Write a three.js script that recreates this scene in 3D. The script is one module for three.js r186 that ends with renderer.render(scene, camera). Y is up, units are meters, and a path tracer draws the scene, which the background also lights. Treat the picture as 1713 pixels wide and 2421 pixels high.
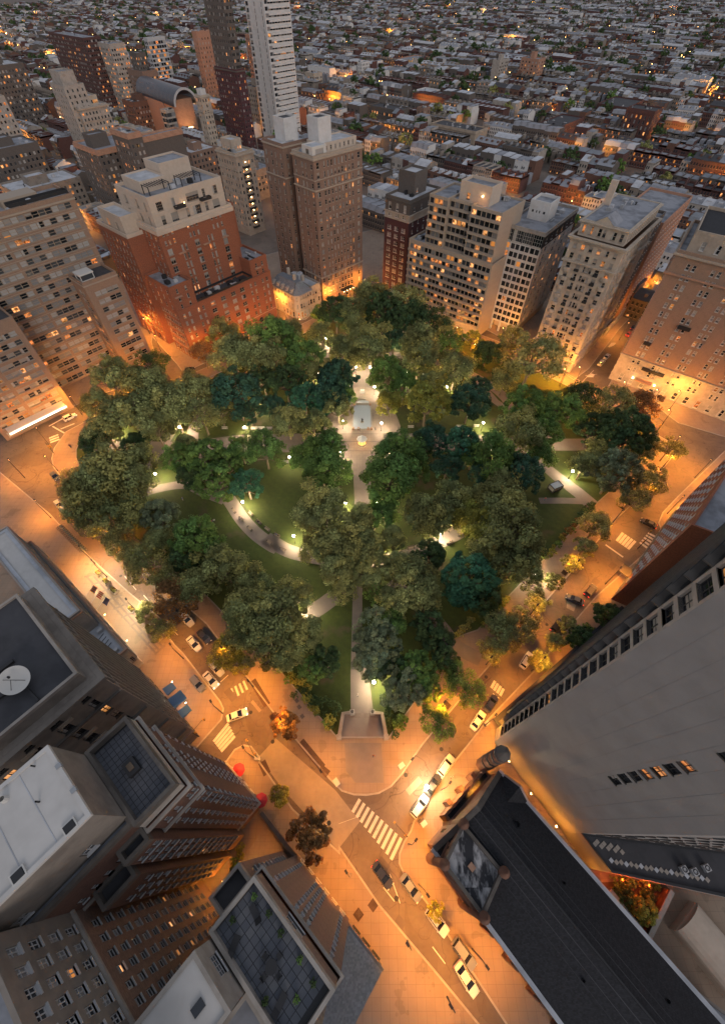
import * as THREE from 'three';
import { mergeGeometries } from 'three/addons/utils/BufferGeometryUtils.js';
import { MarchingCubes } from 'three/addons/objects/MarchingCubes.js';

// ---------------------------------------------------------------- camera, sky, sun, exposure
const scene = new THREE.Scene();
const camera = new THREE.PerspectiveCamera(100.958, 724 / 1024, 1, 9000);
camera.position.set(0, 105, 0);
camera.rotation.x = -THREE.MathUtils.degToRad(53.11);
scene.add(camera);

const SKY_LEVEL = 0.29;
{
  const w = 128, h = 64, d = new Float32Array(w * h * 4);
  for (let j = 0; j < h; j++) for (let i = 0; i < w; i++) {
    const e = Math.max(0, Math.sin(((j + 0.5) / h - 0.5) * Math.PI));      // sine of the elevation
    const k = Math.pow(1 - e, 3), o = (j * w + i) * 4;
    d[o] = SKY_LEVEL * (0.84 + 0.40 * k); d[o + 1] = SKY_LEVEL * (0.93 + 0.17 * k); d[o + 2] = SKY_LEVEL * (1.12 - 0.04 * k); d[o + 3] = 1;
  }
  const t = new THREE.DataTexture(d, w, h, THREE.RGBAFormat, THREE.FloatType);
  t.mapping = THREE.EquirectangularReflectionMapping; t.magFilter = t.minFilter = THREE.LinearFilter; t.needsUpdate = true;
  scene.background = t; scene.environment = t;
}
const sun = new THREE.DirectionalLight(new THREE.Color(1, 0.88, 0.8), 0.7);   // the last light of dusk, low and very soft
sun.position.set(150, 170, 260); sun.target.position.set(0, 0, -120); sun.castShadow = true; sun.shadow.radius = 45;
Object.assign(sun.shadow.camera, { left: -300, right: 300, top: 300, bottom: -300, near: 1, far: 1200 });
sun.shadow.mapSize.set(4096, 4096);
scene.add(sun, sun.target);

const renderer = new THREE.WebGLRenderer({ antialias: true });
renderer.setSize(724, 1024);
renderer.toneMapping = THREE.LinearToneMapping;
renderer.toneMappingExposure = 1.52;
renderer.shadowMap.enabled = true;

// ---------------------------------------------------------------- helpers
function mulberry(a) { return () => { a |= 0; a = a + 0x6D2B79F5 | 0; let t = Math.imul(a ^ a >>> 15, 1 | a); t = t + Math.imul(t ^ t >>> 7, 61 | t) ^ t; return ((t ^ t >>> 14) >>> 0) / 4294967296; }; }
const rnd = mulberry(20240611);
const R = (a, b) => a + (b - a) * rnd();
const pick = a => a[Math.floor(rnd() * a.length)];
const taken = {};
function numbered(n) { const k = taken[n] = (taken[n] ?? -1) + 1; return k ? `${n}_${String(k).padStart(3, '0')}` : n; }
function tag(o, label, category, group, kind) { if (label) o.userData.label = label; if (category) o.userData.category = category; if (group) o.userData.group = group; if (kind) o.userData.kind = kind; return o; }
function thing(name, label, category, [x, z] = [0, 0], turn = 0, group, y = 0) {
  const o = new THREE.Group(); o.name = numbered(name); o.position.set(x, y, z); o.rotation.y = turn; scene.add(o);
  return tag(o, label, category, group);
}
function part(parent, name, geo, mat) { const m = new THREE.Mesh(geo, mat); m.name = name; m.castShadow = m.receiveShadow = true; (parent || scene).add(m); if (!parent) m.name = numbered(name); return m; }
function copyOf(o, label, [x, z], turn = 0, y = 0) { const c = o.clone(); c.name = numbered(o.name.replace(/_\d{3}$/, '')); c.position.set(x, y, z); c.rotation.y = turn; c.userData = { ...o.userData, label }; scene.add(c); return c; }
const lin = (r, g, b) => new THREE.Color().setRGB(r, g, b);

// value noise that repeats every p cells
function noise2(seed, p) {
  const r = mulberry(seed), g = Float32Array.from({ length: p * p }, () => r());
  return (x, y) => { const xi = Math.floor(x), yi = Math.floor(y), a = x - xi, b = y - yi, s = a * a * (3 - 2 * a), t = b * b * (3 - 2 * b); const at = (i, j) => g[((j % p) + p) % p * p + ((i % p) + p) % p];
    return (at(xi, yi) * (1 - s) + at(xi + 1, yi) * s) * (1 - t) + (at(xi, yi + 1) * (1 - s) + at(xi + 1, yi + 1) * s) * t; };
}
function fbm(seed, p, oct = 4) { const ns = []; for (let i = 0; i < oct; i++) ns.push(noise2(seed + i * 17, p << i)); return (u, v) => { let s = 0, a = 0.5, t = 0; ns.forEach((n, i) => { s += a * n(u * (p << i), v * (p << i)); t += a; a *= 0.55; }); return s / t; }; }
// texture from fn(u,v) -> [r,g,b] in linear 0..1 multipliers (kept as colour data), covering `metres`
function texture(size, metres, fn, srgb = true) {
  const d = new Uint8Array(size * size * 4);
  for (let j = 0; j < size; j++) for (let i = 0; i < size; i++) {
    const c = fn((i + 0.5) / size, (j + 0.5) / size), o = (j * size + i) * 4;
    for (let k = 0; k < 3; k++) { const l = Math.min(1, Math.max(0, c[k] ?? c[0])); d[o + k] = srgb ? 255 * (l <= 0.0031308 ? l * 12.92 : 1.055 * Math.pow(l, 1 / 2.4) - 0.055) : 255 * l; }
    d[o + 3] = 255;
  }
  const t = new THREE.DataTexture(d, size, size); t.wrapS = t.wrapT = THREE.RepeatWrapping; t.magFilter = THREE.LinearFilter; t.minFilter = THREE.LinearMipmapLinearFilter; t.generateMipmaps = true;
  if (srgb) t.colorSpace = THREE.SRGBColorSpace; t.repeat.set(1 / metres, 1 / metres); t.needsUpdate = true; return t;
}
const N1 = fbm(11, 4, 5), N2 = fbm(77, 8, 4), N3 = fbm(301, 3, 3), N4 = fbm(909, 16, 3);
function brickTex(base, mortar, vary, seed) {           // fine brickwork: too far off to tell single bricks apart
  const r = mulberry(seed), tones = Float32Array.from({ length: 4096 }, () => r());
  return texture(512, 3.84, (u, v) => {
    const row = Math.floor(v * 32), x = u * 16 + (row % 2) * 0.5, col = Math.floor(x) % 16, fy = v * 32 - row, fx = x - Math.floor(x);
    const m = fy < 0.12 || fx < 0.06, t = 1 + vary * (tones[(row * 16 + col) & 4095] - 0.5) + 0.25 * (N1(u, v) - 0.5);
    return m ? mortar.map(c => c * (0.9 + 0.2 * N2(u, v))) : base.map(c => c * t);
  });
}
function grainTex(base, amt, metres, mul = 1) { return texture(512, metres, (u, v) => { const t = 1 + amt * (N1(u * mul, v * mul) - 0.5) * 2 + amt * 0.5 * (N4(u, v) - 0.5); return base.map(c => c * t); }); }
function stainTex(base, dark, amt, metres) { return texture(512, metres, (u, v) => { const a = N3(u, v), b = N2(u, v), s = Math.min(1, Math.max(0, (a * 0.7 + b * 0.5 - 0.55) * 4)); const g = 1 + 0.16 * (N4(u, v) - 0.5); return base.map((c, i) => (c * (1 - amt * s) + dark[i] * amt * s) * g); }); }
function std(map, rough = 0.9, extra = {}) { return new THREE.MeshStandardMaterial({ map, roughness: rough, ...extra }); }
function flat(r, g, b, rough = 0.8, extra = {}) { return new THREE.MeshStandardMaterial({ color: lin(r, g, b), roughness: rough, ...extra }); }

const M = {
  brickRed: std(brickTex([0.27, 0.085, 0.04], [0.22, 0.12, 0.08], 0.5, 5)),
  brickUmber: std(brickTex([0.13, 0.062, 0.042], [0.14, 0.095, 0.075], 0.4, 16)),
  brickBrown: std(brickTex([0.21, 0.13, 0.095], [0.24, 0.18, 0.14], 0.4, 6)),
  brickDark: std(brickTex([0.085, 0.035, 0.03], [0.12, 0.08, 0.07], 0.4, 7)),
  brickGrey: std(brickTex([0.10, 0.085, 0.075], [0.13, 0.115, 0.1], 0.35, 8)),
  brickTan: std(brickTex([0.27, 0.175, 0.12], [0.25, 0.185, 0.14], 0.22, 9)),
  brickMaroon: std(brickTex([0.075, 0.028, 0.032], [0.07, 0.035, 0.035], 0.4, 10)),
  brickSalmon: std(brickTex([0.36, 0.19, 0.125], [0.33, 0.22, 0.16], 0.35, 12)),
  cream: std(stainTex([0.42, 0.36, 0.29], [0.27, 0.22, 0.17], 0.45, 9)),
  paleStone: std(stainTex([0.36, 0.325, 0.285], [0.22, 0.19, 0.16], 0.5, 7)),
  stucco: std(stainTex([0.50, 0.41, 0.325], [0.42, 0.34, 0.27], 0.35, 11)),
  tanStone: std(stainTex([0.38, 0.31, 0.24], [0.22, 0.18, 0.14], 0.45, 8)),
  white: std(stainTex([0.56, 0.555, 0.54], [0.4, 0.38, 0.35], 0.35, 9)),
  beigePanel: std(stainTex([0.35, 0.285, 0.22], [0.3, 0.24, 0.19], 0.3, 10)),
  greyPanel: std(texture(512, 8, (u, v) => { const g = 0.27 * (0.88 + 0.22 * N1(u, v)) * (0.94 + 0.12 * N3(u, v)); const rib = (v * 80) % 1 < 0.22 ? 0.9 : 1; return [g * 1.02 * rib, g * 0.97 * rib, g * 0.92 * rib]; })),
  brownstone: std(stainTex([0.17, 0.085, 0.055], [0.07, 0.04, 0.03], 0.5, 5)),
  greyStone: std(stainTex([0.22, 0.19, 0.16], [0.12, 0.1, 0.085], 0.5, 7)),
  darkStone: std(stainTex([0.12, 0.105, 0.09], [0.06, 0.05, 0.045], 0.5, 6)),
  terracotta: std(stainTex([0.40, 0.23, 0.15], [0.22, 0.12, 0.08], 0.4, 5)),
  roofGrey: std(stainTex([0.25, 0.26, 0.285], [0.085, 0.09, 0.1], 0.6, 13)),
  roofPale: std(stainTex([0.45, 0.465, 0.49], [0.2, 0.21, 0.225], 0.5, 16)),
  roofCream: std(stainTex([0.52, 0.50, 0.47], [0.36, 0.34, 0.31], 0.3, 18)),
  roofDark: std(stainTex([0.055, 0.055, 0.06], [0.025, 0.025, 0.028], 0.5, 12)),
  slate: std(texture(512, 6, (u, v) => { const row = Math.floor(v * 30), col = Math.floor(u * 24 + (row % 2) * 0.5); const h = Math.abs(Math.sin(row * 12.9 + col * 78.2) * 43758.5) % 1; const g = (0.013 + 0.014 * h) * ((v * 30) % 1 < 0.12 ? 0.6 : 1) * (0.85 + 0.3 * N1(u, v)); return [g * 0.95, g, g * 1.2]; }), 0.92),
  slateBlue: std(texture(512, 7, (u, v) => { const row = Math.floor(v * 28), col = Math.floor(u * 24 + (row % 2) * 0.5); const h = Math.abs(Math.sin(row * 3.9 + col * 58.2) * 43758.5) % 1; const g = (0.15 + 0.07 * h) * (0.8 + 0.4 * N1(u, v)); return [g * 0.92, g, g * 1.1]; }), 0.7),
  copper: std(stainTex([0.10, 0.115, 0.12], [0.05, 0.055, 0.06], 0.5, 6), 0.6),
  steel: flat(0.32, 0.33, 0.34, 0.5, { metalness: 0.4 }),
  darkMetal: flat(0.03, 0.03, 0.032, 0.55, { metalness: 0.3 }),
  paleMetal: flat(0.42, 0.42, 0.42, 0.6),
  concrete: std(stainTex([0.33, 0.29, 0.25], [0.20, 0.17, 0.145], 0.5, 9)),
  sidewalk: std(texture(1024, 24, (u, v) => { const j = (u * 16) % 1 < 0.035 || (v * 16) % 1 < 0.035, cu = Math.floor(u * 16), cv = Math.floor(v * 16), h = Math.abs(Math.sin(cu * 12.98 + cv * 78.23) * 43758.5) % 1; const t = (0.96 + 0.07 * h) * (0.74 + 0.52 * N1(u, v)) * (j ? 0.74 : 1) * (N2(u, v) > 0.64 ? 0.84 : 1); return [0.27 * t, 0.2 * t, 0.145 * t]; })),
  asphalt: std(texture(1024, 34, (u, v) => { const a = N3(u, v), t = 0.72 + 0.5 * N1(u, v) + 0.18 * (N4(u * 4 % 1, v * 4 % 1) - 0.5) + (a > 0.6 ? -0.14 : 0) - (Math.abs(N2(u, v) - 0.5) < 0.006 ? 0.3 : 0) - (Math.abs(N3(u, v) - 0.47) < 0.004 ? 0.3 : 0) + (N3(v, u) > 0.6 ? 0.1 : 0); return [0.15 * t, 0.118 * t, 0.094 * t]; })),
  asphaltPatch: std(grainTex([0.12, 0.098, 0.084], 0.25, 6)),
  asphaltPale: std(grainTex([0.25, 0.205, 0.165], 0.2, 7)),
  path: std(texture(1024, 22, (u, v) => { const t = 0.75 + 0.5 * N1(u, v) + 0.2 * (N4(u, v) - 0.5); return [0.215 * t, 0.175 * t, 0.15 * t]; })),
  plaza: std(texture(512, 10, (u, v) => { const j = (u * 10) % 1 < 0.04 || (v * 10) % 1 < 0.04; const t = (0.8 + 0.4 * N2(u, v)) * (j ? 0.75 : 1); return [0.28 * t, 0.22 * t, 0.18 * t]; })),
  paveDark: std(grainTex([0.19, 0.15, 0.125], 0.3, 5)),
  grass: std(texture(1024, 30, (u, v) => { const a = N1(u, v), b = N4(u * 3 % 1, v * 3 % 1), s = Math.sin((u + v) * 56) * 0.06; const t = 0.55 + 0.9 * a * (0.6 + 0.8 * b) + s, worn = Math.min(1, Math.max(0, (N3(u, v) * 0.6 + N2(u, v) * 0.6 - 0.74) * 5)); if (worn > 0.02) return [0.04 * t * (1 - worn) + 0.085 * worn + 0.01 * b, 0.063 * t * (1 - worn) + 0.064 * worn, 0.009 * t + 0.028 * worn]; return [0.04 * t + 0.01 * b, 0.063 * t, 0.008 * t]; })),
  soil: std(grainTex([0.09, 0.055, 0.035], 0.4, 4)),
  bark: std(grainTex([0.20, 0.15, 0.10], 0.4, 2)),
  barkDark: std(grainTex([0.11, 0.08, 0.055], 0.4, 2)),
  paint: std(texture(256, 4, (u, v) => { const t = N2(u, v) > 0.7 ? 0.62 : 0.95; const g = t * (0.85 + 0.25 * N1(u, v)); return [0.62 * g, 0.58 * g, 0.53 * g]; })),
  water: new THREE.MeshPhysicalMaterial({ color: lin(0.42, 0.47, 0.53), roughness: 0.06 }),
  glassA: flat(0.012, 0.014, 0.018, 0.06), glassB: flat(0.03, 0.034, 0.04, 0.1), glassC: flat(0.06, 0.065, 0.07, 0.15),
  blindC: flat(0.27, 0.25, 0.22, 0.8), blind: flat(0.34, 0.33, 0.31, 0.6), blindB: flat(0.2, 0.2, 0.2, 0.5),
  trimWhite: flat(0.55, 0.53, 0.49, 0.7), trimDark: flat(0.04, 0.038, 0.036, 0.6), trimTan: flat(0.33, 0.27, 0.21, 0.8),
  bulbWhite: new THREE.MeshStandardMaterial({ color: 0x000000, emissive: lin(1, 0.86, 0.62), emissiveIntensity: 26 }),
  bulbAmber: new THREE.MeshStandardMaterial({ color: 0x000000, emissive: lin(1, 0.62, 0.25), emissiveIntensity: 16 }),
};
// rooms seen lit behind glass: lamps, curtains and furniture make uneven patches
const roomTex = [3, 4, 5, 6, 7].map(s => { const n = fbm(s * 97, 3, 3); const t = texture(128, 1, (u, v) => { const a = n(u, v), c = Math.max(0.06, (a - 0.28) * 2.4) * ((u * 2) % 1 < 0.06 ? 0.3 : 1); const hue = 0.3 + 0.05 * s; return [c, c * hue * (0.55 + 0.2 * a), c * (0.03 + 0.03 * s * a)]; }); t.repeat.set(0.31, 0.37); return t; });
const LIT = [
  ...roomTex.map((t, i) => new THREE.MeshStandardMaterial({ color: 0x050403, roughness: 0.2, emissive: lin(1, 1, 1), emissiveMap: t, emissiveIntensity: [1.1, 0.75, 0.5, 1.4, 0.9][i] })),
  new THREE.MeshStandardMaterial({ color: 0x050403, roughness: 0.2, emissive: lin(1, 0.36, 0.08), emissiveIntensity: 0.38 }),
];
const UNLIT = [M.glassA, M.glassA, M.glassB, M.glassB, M.glassC, M.blindB, M.blind];

// quads collected into one geometry; texture coordinates in metres
class Acc {
  constructor() { this.p = []; this.n = []; this.u = []; this.c = null; this.ix = []; }
  quad(a, b, c, d) {
    const ux = b[0] - a[0], uy = b[1] - a[1], uz = b[2] - a[2], vx = d[0] - a[0], vy = d[1] - a[1], vz = d[2] - a[2];
    let nx = uy * vz - uz * vy, ny = uz * vx - ux * vz, nz = ux * vy - uy * vx; const l = Math.hypot(nx, ny, nz) || 1; nx /= l; ny /= l; nz /= l;
    const k = this.p.length / 3;
    for (const q of [a, b, c, d]) { this.p.push(q[0], q[1], q[2]); this.n.push(nx, ny, nz);
      if (Math.abs(ny) > 0.7) this.u.push(q[0], -q[2]); else { const h = Math.hypot(nx, nz) || 1; this.u.push((q[0] * nz - q[2] * nx) / h, q[1]); } }
    this.ix.push(k, k + 1, k + 2, k, k + 2, k + 3); return this;
  }
  poly(pts, y, up = true) {                                     // a flat cap over [x,z] points
    const s = pts.map(q => new THREE.Vector2(q[0], q[1])), k = this.p.length / 3;
    for (const q of pts) { this.p.push(q[0], y, q[1]); this.n.push(0, up ? 1 : -1, 0); this.u.push(q[0], -q[1]); }
    for (let [a, b, c] of THREE.ShapeUtils.triangulateShape(s, [])) {
      const cr = (s[b].x - s[a].x) * (s[c].y - s[a].y) - (s[b].y - s[a].y) * (s[c].x - s[a].x);
      if ((cr > 0) === up) [b, c] = [c, b]; this.ix.push(k + a, k + b, k + c); }
    return this;
  }
  wall(pts, y0, y1, open = false) { const n = pts.length; for (let i = 0; i < (open ? n - 1 : n); i++) { const a = pts[i], b = pts[(i + 1) % n]; this.quad([a[0], y0, a[1]], [b[0], y0, b[1]], [b[0], y1, b[1]], [a[0], y1, a[1]]); } return this; }
  prism(pts, y0, y1) { return this.wall(pts, y0, y1).poly(pts, y1); }
  bx(x0, y0, z0, x1, y1, z1) { return this.prism([[x0, z0], [x0, z1], [x1, z1], [x1, z0]], y0, y1).poly([[x0, z0], [x0, z1], [x1, z1], [x1, z0]], y0, false); }
  obx(cx, cz, lx, lz, turn, y0, y1) { const c = Math.cos(turn), s = Math.sin(turn), q = (x, z) => [cx + c * x + s * z, cz - s * x + c * z]; return this.prism([q(-lx / 2, -lz / 2), q(-lx / 2, lz / 2), q(lx / 2, lz / 2), q(lx / 2, -lz / 2)], y0, y1); }
  ledge(pts, y0, y1, out) {                                     // a band proud of the walls
    const o = offset(pts, out), n = pts.length;
    for (let i = 0; i < n; i++) { const j = (i + 1) % n, a = pts[i], b = pts[j], c = o[i], d = o[j];
      this.quad([c[0], y0, c[1]], [d[0], y0, d[1]], [d[0], y1, d[1]], [c[0], y1, c[1]]);
      this.quad([c[0], y1, c[1]], [d[0], y1, d[1]], [b[0], y1, b[1]], [a[0], y1, a[1]]);
      this.quad([a[0], y0, a[1]], [b[0], y0, b[1]], [d[0], y0, d[1]], [c[0], y0, c[1]]); }
    return this;
  }
  rim(pts, y0, y1, th) {                                        // a parapet standing on the edge of a roof
    const o = offset(pts, -th), n = pts.length;
    for (let i = 0; i < n; i++) { const j = (i + 1) % n, a = pts[i], b = pts[j], c = o[i], d = o[j];
      this.quad([a[0], y0, a[1]], [b[0], y0, b[1]], [b[0], y1, b[1]], [a[0], y1, a[1]]);
      this.quad([d[0], y0, d[1]], [c[0], y0, c[1]], [c[0], y1, c[1]], [d[0], y1, d[1]]);
      this.quad([a[0], y1, a[1]], [b[0], y1, b[1]], [d[0], y1, d[1]], [c[0], y1, c[1]]); }
    return this;
  }
  tube(a, b, r0, r1 = r0, seg = 6) {
    const A = new THREE.Vector3(...a), B = new THREE.Vector3(...b), d = B.clone().sub(A).normalize(), s = new THREE.Vector3(Math.abs(d.y) > 0.9 ? 1 : 0, Math.abs(d.y) > 0.9 ? 0 : 1, 0).cross(d).normalize(), t = d.clone().cross(s);
    const ring = (c, r, k) => { const f = k / seg * Math.PI * 2; return c.clone().addScaledVector(s, Math.cos(f) * r).addScaledVector(t, Math.sin(f) * r).toArray(); };
    for (let k = 0; k < seg; k++) this.quad(ring(A, r0, k), ring(A, r0, k + 1), ring(B, r1, k + 1), ring(B, r1, k));
    return this;
  }
  add(geo, m) { const g = geo.index ? geo.toNonIndexed() : geo.clone(); if (m) g.applyMatrix4(m); const k = this.p.length / 3, P = g.attributes.position, N = g.attributes.normal; for (let i = 0; i < P.count; i++) { this.p.push(P.getX(i), P.getY(i), P.getZ(i)); this.n.push(N.getX(i), N.getY(i), N.getZ(i)); this.u.push(P.getX(i), P.getZ(i)); this.ix.push(k + i); } return this; }
  geo() { const g = new THREE.BufferGeometry(); g.setAttribute('position', new THREE.Float32BufferAttribute(this.p, 3)); g.setAttribute('normal', new THREE.Float32BufferAttribute(this.n, 3)); g.setAttribute('uv', new THREE.Float32BufferAttribute(this.u, 2)); g.setIndex(this.ix); return g; }
}
function offset(pts, d) {                                       // outward by d (points run anticlockwise seen with x right, z down)
  const n = pts.length, nrm = i => { const a = pts[i], b = pts[(i + 1) % n], ex = b[0] - a[0], ez = b[1] - a[1], l = Math.hypot(ex, ez) || 1; return [-ez / l, ex / l]; };
  return pts.map((p, i) => { const a = nrm((i + n - 1) % n), b = nrm(i), k = 1 + a[0] * b[0] + a[1] * b[1]; return [p[0] + (a[0] + b[0]) / Math.max(k, 0.25) * d, p[1] + (a[1] + b[1]) / Math.max(k, 0.25) * d]; });
}
const mv = (pts, o) => pts.map(p => [p[0] - o[0], p[1] - o[1]]);
// ---------------------------------------------------------------- buildings: walls with real openings, windows set into them
const winGeo = new Map();
function windowGeo(w, h, style, v = 0) {
  const key = `${w.toFixed(2)}|${h.toFixed(2)}|${style}|${v}`;
  if (winGeo.has(key)) return winGeo.get(key);
  const f = new Acc(), t = style === 'bare' ? 0.05 : 0.1, z = 0.07, bar = (x0, y0, x1, y1, zz = z) => { f.quad([x0, y0, zz], [x1, y0, zz], [x1, y1, zz], [x0, y1, zz]); f.quad([x1, y0, zz], [x1, y0, 0], [x1, y1, 0], [x1, y1, zz]); f.quad([x0, y1, zz], [x1, y1, zz], [x1, y1, 0], [x0, y1, 0]); };
  const a = w / 2, b = h / 2;
  bar(-a, -b, -a + t, b); bar(a - t, -b, a, b); bar(-a + t, b - t, a - t, b); bar(-a + t, -b, a - t, -b + t);
  if (style === 'sash') bar(-a + t, -0.05, a - t, 0.05);
  if (style === 'pair') { bar(-0.06, -b + t, 0.06, b - t); bar(-a + t, -0.04, a - t, 0.04, 0.06); }
  if (style === 'tri') { bar(-a / 3 - 0.05, -b + t, -a / 3 + 0.05, b - t); bar(a / 3 - 0.05, -b + t, a / 3 + 0.05, b - t); }
  if (style === 'grid') { for (const k of [-0.5, 0, 0.5]) bar(a * k - 0.03, -b + t, a * k + 0.03, b - t); for (const k of [-0.3, 0.3]) bar(-a + t, b * k - 0.03, a - t, b * k + 0.03, 0.06); }
  if (style !== 'bare') { const s0 = -a - 0.08, s1 = a + 0.08; f.quad([s0, -b - 0.14, 0.36], [s1, -b - 0.14, 0.36], [s1, -b, 0.36], [s0, -b, 0.36]); f.quad([s0, -b, 0.36], [s1, -b, 0.36], [s1, -b, 0], [s0, -b, 0]); }
  const g1 = f.geo(), p = new Acc(); p.quad([-a, -b, 0], [a, -b, 0], [a, b, 0], [-a, b, 0]);
  const g2 = p.geo(), uv = g2.attributes.uv; const o = (w * 7.3 + h * 3.1 + v * 0.37) % 1; for (let i = 0; i < 4; i++) uv.setXY(i, uv.getX(i) + o * 9, uv.getY(i));
  // a blind or curtain drawn part of the way, on one side or from the top
  const bl = new Acc(), f0 = [0, 0.42, 0.75, 0, 0.3][v % 5], zb = 0.03; if (f0 && style !== 'bare') { if (v === 4) bl.quad([-a, -b, zb], [-a + w * 0.38, -b, zb], [-a + w * 0.38, b, zb], [-a, b, zb]); else bl.quad([-a, b - h * f0, zb], [a, b - h * f0, zb], [a, b, zb], [-a, b, zb]); }
  const g = mergeGeometries(bl.p.length ? [g1, g2, bl.geo()] : [g1, g2], true); winGeo.set(key, g); return g;
}
// One wall from P to Q (seen from outside, left to right). spec.b lists storey bands from y0 up:
//   [storeys, storey height, {c: columns (count or list of [centre 0..1, width]), w, h, s: sill height, style, lit, d: depth}]
function facade(acc, wins, P, Q, y0, y1, spec, o) {
  const ex = Q[0] - P[0], ez = Q[1] - P[1], L = Math.hypot(ex, ez), ux = ex / L, uz = ez / L, nx = -uz, nz = ux;
  const at = (u, y, d = 0) => [P[0] + ux * u + nx * d - o[0], y, P[1] + uz * u + nz * d - o[1]];
  const rect = (u0, u1, ya, yb, d = 0) => { if (u1 - u0 > 1e-3 && yb - ya > 1e-3) acc.quad(at(u0, ya, d), at(u1, ya, d), at(u1, yb, d), at(u0, yb, d)); };
  if (!spec) { rect(0, L, y0, y1); return; }
  let y = y0;
  for (const [n, fh, q = {}] of spec.b) {
    if (y >= y1 - 0.01) break;
    if (!q.c) { rect(0, L, y, Math.min(y1, y + n * fh)); y += n * fh; continue; }
    const m0 = (q.m ?? 0.03) * L;
    const cols = typeof q.c === 'number' ? Array.from({ length: q.c }, (_, i) => [m0 + (L - 2 * m0) * (i + 0.5) / q.c, q.w]) : q.c.map(([c, w]) => [c * L, w ?? q.w]);
    const d = q.d ?? 0.22;
    for (let f = 0; f < n; f++) {
      const yb = y + f * fh, s = yb + (q.s ?? 0.9), e = s + q.h; if (yb + fh > y1 + 0.02) { rect(0, L, yb, y1); break; }
      rect(0, L, yb, s); rect(0, L, e, yb + fh);
      let u = 0;
      cols.forEach(([c, w], i) => {
        const a = c - w / 2, b = c + w / 2; rect(u, a, s, e); u = b;
        acc.quad(at(a, s), at(a, s, -d), at(a, e, -d), at(a, e)); acc.quad(at(b, s, -d), at(b, s), at(b, e), at(b, e, -d));
        acc.quad(at(a, s), at(b, s), at(b, s, -d), at(a, s, -d)); acc.quad(at(a, e, -d), at(b, e, -d), at(b, e), at(a, e));
        wins.push({ p: at(c, s + q.h / 2, -d), w, h: q.h, style: q.style || 'sash', turn: Math.atan2(-uz, ux), lit: q.lit ?? spec.lit ?? 0.1, f, i });
      });
      rect(u, L, s, e);
    }
    y += n * fh;
  }
  if (y < y1 - 0.01) rect(0, L, y, y1);
}
const CAM = new THREE.Vector3(0, 105, 0);
function setWindows(b, wins, frameMat, merged, unlit = UNLIT) {
  const bp = b.position, dist = w => Math.hypot(w.p[0] + bp.x, w.p[1] - 105, w.p[2] + bp.z);
  wins.forEach(w => { w.k = dist(w); w.mat = rnd() < w.lit ? pick(LIT) : pick(unlit); w.v = Math.floor(rnd() * 5); });
  wins.sort((a, c) => a.k - c.k);
  const single = merged ? [] : wins.slice(0, 290), rest = merged ? wins : wins.slice(290);
  for (const w of single) { const m = part(b, 'window', windowGeo(w.w, w.h, w.style, w.v), [frameMat, w.mat, w.v === 4 ? M.blind : M.blindC]); m.position.set(...w.p); m.rotation.y = w.turn; }
  if (rest.length) {                                             // the smaller, farther ones in one piece for each kind of pane
    const by = new Map(); for (const w of rest) { if (!by.has(w.mat)) by.set(w.mat, []); by.get(w.mat).push(w); }
    const geos = [], mats = [];
    const fr = [];
    for (const [mat, list] of by) { const gs = list.map(w => { const g = windowGeo(w.w, w.h, merged ? 'bare' : w.style), m = new THREE.Matrix4().makeRotationY(w.turn).setPosition(...w.p); const [f, p] = g.groups; const cut = r => { const idx = Array.from(g.index.array.slice(r.start, r.start + r.count)), h = new THREE.BufferGeometry(); const lo = Math.min(...idx), hi = Math.max(...idx); for (const n of ['position', 'normal', 'uv']) { const a = g.attributes[n]; h.setAttribute(n, new THREE.BufferAttribute(a.array.slice(lo * a.itemSize, (hi + 1) * a.itemSize), a.itemSize)); } h.setIndex(idx.map(v => v - lo)); return h.applyMatrix4(m); }; fr.push(cut(f)); return cut(p); }); geos.push(mergeGeometries(gs)); mats.push(mat); }
    geos.push(mergeGeometries(fr)); mats.push(frameMat);
    const m = part(b, 'distant_window', mergeGeometries(geos, true), mats); m.userData.kind = 'stuff';
  }
}
/* a block of a building: pts anticlockwise (x right, z down); faces: {edge index: spec}; returns nothing, adds parts */
function block(b, q) {
  const o = [b.position.x, b.position.z], acc = new Acc(), n = q.pts.length, par = q.parapet ?? 0.9;
  q.wins = q.wins || b.wins;
  for (let i = 0; i < n; i++) facade(acc, q.wins, q.pts[i], q.pts[(i + 1) % n], q.y0, q.y1, (q.faces || {})[i], o);
  part(b, q.name || 'wall', acc.geo(), q.mat);
  const L = mv(q.pts, o);
  if (q.roof !== null) part(b, 'roof', new Acc().poly(offset(L, -0.02), q.y1 - 0.004).geo(), q.roof || M.roofGrey);
  if (par) part(b, 'parapet', new Acc().rim(offset(L, q.parOut ?? 0.03), q.y1 - 0.25, q.y1 + par, 0.4).geo(), q.parMat || q.mat);
  for (const [y, h, out, mat] of q.ledges || []) part(b, 'cornice', new Acc().ledge(offset(L, 0.002), y, y + h, out).geo(), mat || q.trim || M.paleStone);
}
function building(name, label, category, at, group) { const b = thing(name, label, category, at, 0, group); b.wins = []; return b; }
function finish(b, frameMat = M.trimWhite, merged = false, unlit) { const w = b.wins; delete b.wins; if (w.length) setWindows(b, w, frameMat, merged, unlit); return b; }
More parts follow.
